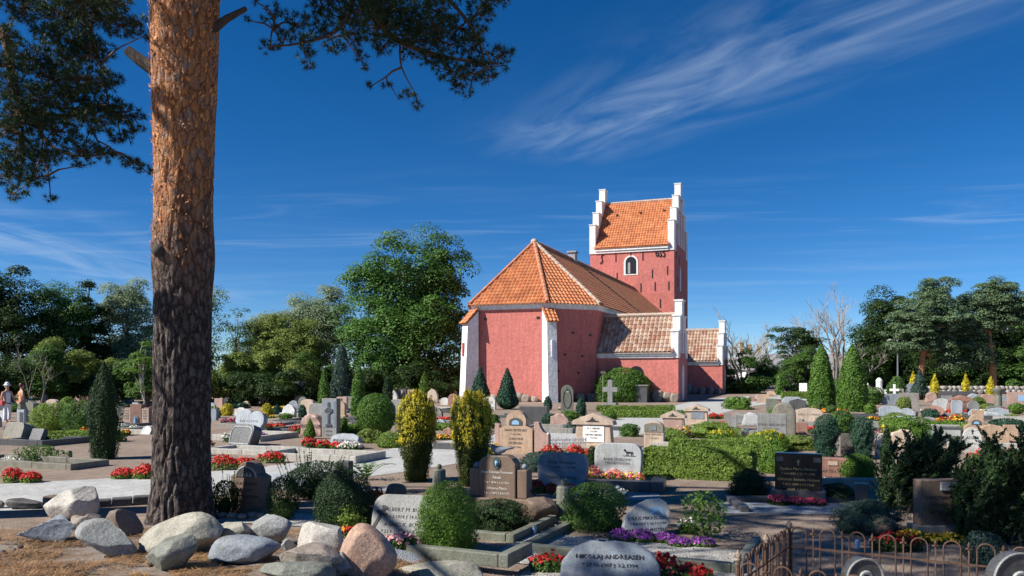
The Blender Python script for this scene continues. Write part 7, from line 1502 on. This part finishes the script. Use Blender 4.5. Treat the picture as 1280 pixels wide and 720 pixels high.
# lamp post, wall, house
p = tb(1122, 80); o = thing('street_lamp', 'grey street lamp with a lantern arm before the dark trees on the right', 'street lamp', p); g = G(); g.tube([(0, 0, 0), (0, 0, 5.55)], [.09, .055], 8); g.tube([(0, 0, 5.1), (-.55, 0, 5.15)], .04, 6); g.build('pole', MATS['steel'], o)
g = G(); g.tube([(-.5, 0, 5.15), (-.75, 0, 5.18), (-1.05, 0, 5.1)], [.05, .12, .06], 8); g.build('lantern', MATS['pale'], o)
def drystone(x0, x1, D, h, label, seed):
    o = thing('stone_wall', label, 'stone wall', (0, 0, 0)); r = random.Random(seed); k = D / F; a, b = (x0 - 640) * k, (x1 - 640) * k; VF = []; x = a
    for row in range(2):
        x = a
        while x < b:
            s = r.uniform(.35, .7); V, Fq = rock_geo(s * 1.1, .6, h * .62, r.randrange(10 ** 6), 2, 4, rough=.04); V = V + np.array([x + s / 2 + row * .2, D + row * .1, row * h * .45 - .03]); VF.append((V, Fq)); x += s
    V, Fq = joinvf(*VF); q = fast('stones', V, Fq, MATS['wallstone'], o, smooth=True); q['kind'] = 'stuff'
    g = G(); g.box(a, b, D + .15, D + .7, -.1, h * .8); g.build('core', MATS['kerb'], o)
drystone(1120, 1340, 72, .72, 'dry fieldstone wall behind the right graves', 4); drystone(994, 1026, 77, 1.0, 'short piece of fieldstone wall behind the white upright stone', 5)
def house():
    b = Vector(((985 - 640) / F * 118, 118, 0)); o = thing('house', 'distant house with a long grey roof showing between the bushes and thujas', 'house', b, .1)
    g = G(); g.box(-7, 8.5, -3, 3, 0, 2.4); g.build('wall', MATS['limewash'], o); r = G(); r.add([(-7.4, -3.5, 2.3), (8.9, -3.5, 2.3), (8.9, 0, 4.7), (-7.4, 0, 4.7), (-7.4, 3.5, 2.3), (8.9, 3.5, 2.3)], [(0, 1, 2, 3), (3, 2, 5, 4), (0, 3, 4), (1, 5, 2)]); r.build('roof', MATS['lead'], o)
    for i, (px, yt) in enumerate(((926, 430), (936, 432), (949, 434))):
        pass
    b = Vector(((937 - 640) / F * 125, 125, 0)); o = thing('house', 'distant house of which only yellowish chimneys show over the bushes', 'house', b, 0)
    g = G(); g.box(-4, 4, -3, 3, 0, 2.6); g.build('wall', MATS['peach'], o); r = G(); r.add([(-4.3, -3.4, 2.5), (4.3, -3.4, 2.5), (4.3, 0, 4.4), (-4.3, 0, 4.4), (-4.3, 3.4, 2.5), (4.3, 3.4, 2.5)], [(0, 1, 2, 3), (3, 2, 5, 4), (0, 3, 4), (1, 5, 2)]); rf = r.build('roof', MATS['lead'], o)
    for x, zt in ((-1.3, 6.5), (-.1, 6.2), (1.5, 5.9)):
        g = G(); g.box(x - .32, x + .32, -.3, .3, 3.8, zt); g.box(x - .38, x + .38, -.36, .36, zt, zt + .18); g.build('chimney', MATS['chimney_yellow'], rf)
plain('chimney_yellow', (.62, .42, .22), .8); house()

# ---------------------------------------------------------------- two people
plain('skin', (.50, .28, .19), .6, 0, .08); plain('cloth_white', (.80, .80, .82), .85, 0, .06); plain('cloth_orange', (.72, .32, .12), .85, 0, .15, 14); plain('hair_dark', (.10, .045, .03), .6); plain('hair_white', (.72, .70, .68), .7); plain('cloth_red', (.45, .05, .07), .7)
def skin_mesh(name, joints, edges, mat, parent, sub=2):
    me = bpy.data.meshes.new(name); me.from_pydata([j[:3] for j in joints], edges, []); o = bpy.data.objects.new(name, me); COL.objects.link(o)
    o.modifiers.new('s', 'SKIN'); 
    if not me.skin_vertices: bpy.context.view_layer.objects.active = o
    for i, j in enumerate(joints):
        rr_ = j[3] if hasattr(j[3], '__len__') else (j[3], j[3]); me.skin_vertices[0].data[i].radius = rr_
    me.skin_vertices[0].data[0].use_root = True
    m = o.modifiers.new('u', 'SUBSURF'); m.levels = sub; m.render_levels = sub
    dg = bpy.context.evaluated_depsgraph_get(); m2 = bpy.data.meshes.new_from_object(o.evaluated_get(dg)); bpy.data.objects.remove(o)
    m2.materials.clear(); m2.materials.append(MATS[mat]); m2.polygons.foreach_set('use_smooth', [True] * len(m2.polygons)); m2.name = name; return link(name, m2, parent)
def person(px, D, face, label, top, legs, hair, bag, arms, hat):
    x = (px - 640) / F * D; o = thing('person', label, 'person', (x, D, terr(x, D)), face)
    J = [(0, 0, .92, (.15, .11)), (0, 0, 1.12, (.135, .10)), (0, .02, 1.34, (.17, .11)), (0, .01, 1.46, (.06, .06)), (0, -.01, 1.55, (.055, .06)), (0, -.03, 1.63, (.075, .09)), (0, -.01, 1.71, (.06, .075))]
    E_ = [(i, i + 1) for i in range(6)]
    for s in (-1, 1):
        b = len(J); J += [(s * .09, 0, .86, .085), (s * .10, -.02, .48, .058), (s * .10, .02, .09, .04), (s * .10, -.13, .04, .035)]; E_ += [(0, b), (b, b + 1), (b + 1, b + 2), (b + 2, b + 3)]
        a = arms[0 if s < 0 else 1]; b = len(J); J += [(s * .19, .01, 1.37, .055), (*a[0], .04), (*a[1], .03), (*a[2], .033)]; E_ += [(2, b), (b, b + 1), (b + 1, b + 2), (b + 2, b + 3)]
        h = Vector(a[2]); d = (h - Vector(a[1])).normalized(); sd = d.orthogonal().normalized()
        for f in range(5):
            bb = len(J); e = h + d * (.075 if f else .04) + sd * (.014 * (f - 2)); J += [(*e, .008)]; E_ += [(b + 3, bb)]
    skin_mesh('body', J, E_, 'skin', o)
    g = G(); g.tube([(0, -.118, 1.62), (0, -.135, 1.60)], [.014, .008], 6); 
    for s in (-1, 1): g.ball((s * .03, -.105, 1.64), .009, 6)
    g.build('face_features', MATS['skin'], o)
    T_ = [(0, 0, .86, (.175, .135)), (0, 0, 1.02, (.155, .12)), (0, .0, 1.18, (.15, .115)), (0, .02, 1.33, (.185, .125)), (0, .01, 1.42, (.085, .075))]
    TE = [(i, i + 1) for i in range(4)]
    skin_mesh('shirt', T_, TE, top, o)
    L_ = [(0, 0, .95, (.16, .125))]; LE = []
    for s in (-1, 1):
        b = len(L_); L_ += [(s * .095, 0, .84, .10), (s * .10, -.02, .48, .078), (s * .10, .02, .10, .068)]; LE += [(0, b), (b, b + 1), (b + 1, b + 2)]
    skin_mesh('trousers', L_, LE, legs, o)
    g = G(); g.lathe([(.01, .105), (.06, .095), (.09, .05), (.097, 0), (.085, -.06), (.05, -.1)], 12, (0, .02, 1.67)); g.build('hair', MATS[hair], o, smooth=True)
    if hat:
        g = G(); g.lathe([(.01, .12), (.07, .11), (.098, .05), (.105, 0), (.16, -.02), (.155, -.035), (.1, -.02)], 14, (0, .0, 1.72)); g.build('hat', MATS['cloth_white'], o, smooth=True)
    if bag:
        g = G(); g.tube([(-.22, .05, 1.40), (-.28, .04, 1.1), (-.24, .02, .95)], [.012, .012, .012], 5); g.build('bag_strap', MATS['cloth_red'], o)
        b_ = thing('handbag', 'red handbag carried by the person in white', 'bag', o.location + Matrix.Rotation(face, 3, 'Z') @ Vector((-.25, .02, .80)), face); g = G(); g.box(-.06, .06, -.15, .15, 0, .2); g.build('bag_body', MATS['cloth_red'], b_, bevel=.03)
person(9, 36, 1.15, 'person in white sleeveless top, white trousers and white hat standing at the far left', 'cloth_white', 'cloth_white', 'hair_white', True, [((-.25, .02, 1.12), (-.24, -.06, .88), (-.24, -.09, .80)), ((.25, -.04, 1.12), (.22, -.24, .92), (.2, -.3, .85))], True)
person(27, 37.5, 2.4, 'person in orange top with dark hair and hands on hips, seen from behind', 'cloth_orange', 'cloth_orange', 'hair_dark', False, [((-.40, .08, 1.14), (-.22, -.04, 1.0), (-.17, -.08, .99)), ((.40, .08, 1.14), (.22, -.04, 1.0), (.17, -.08, .99))], False)
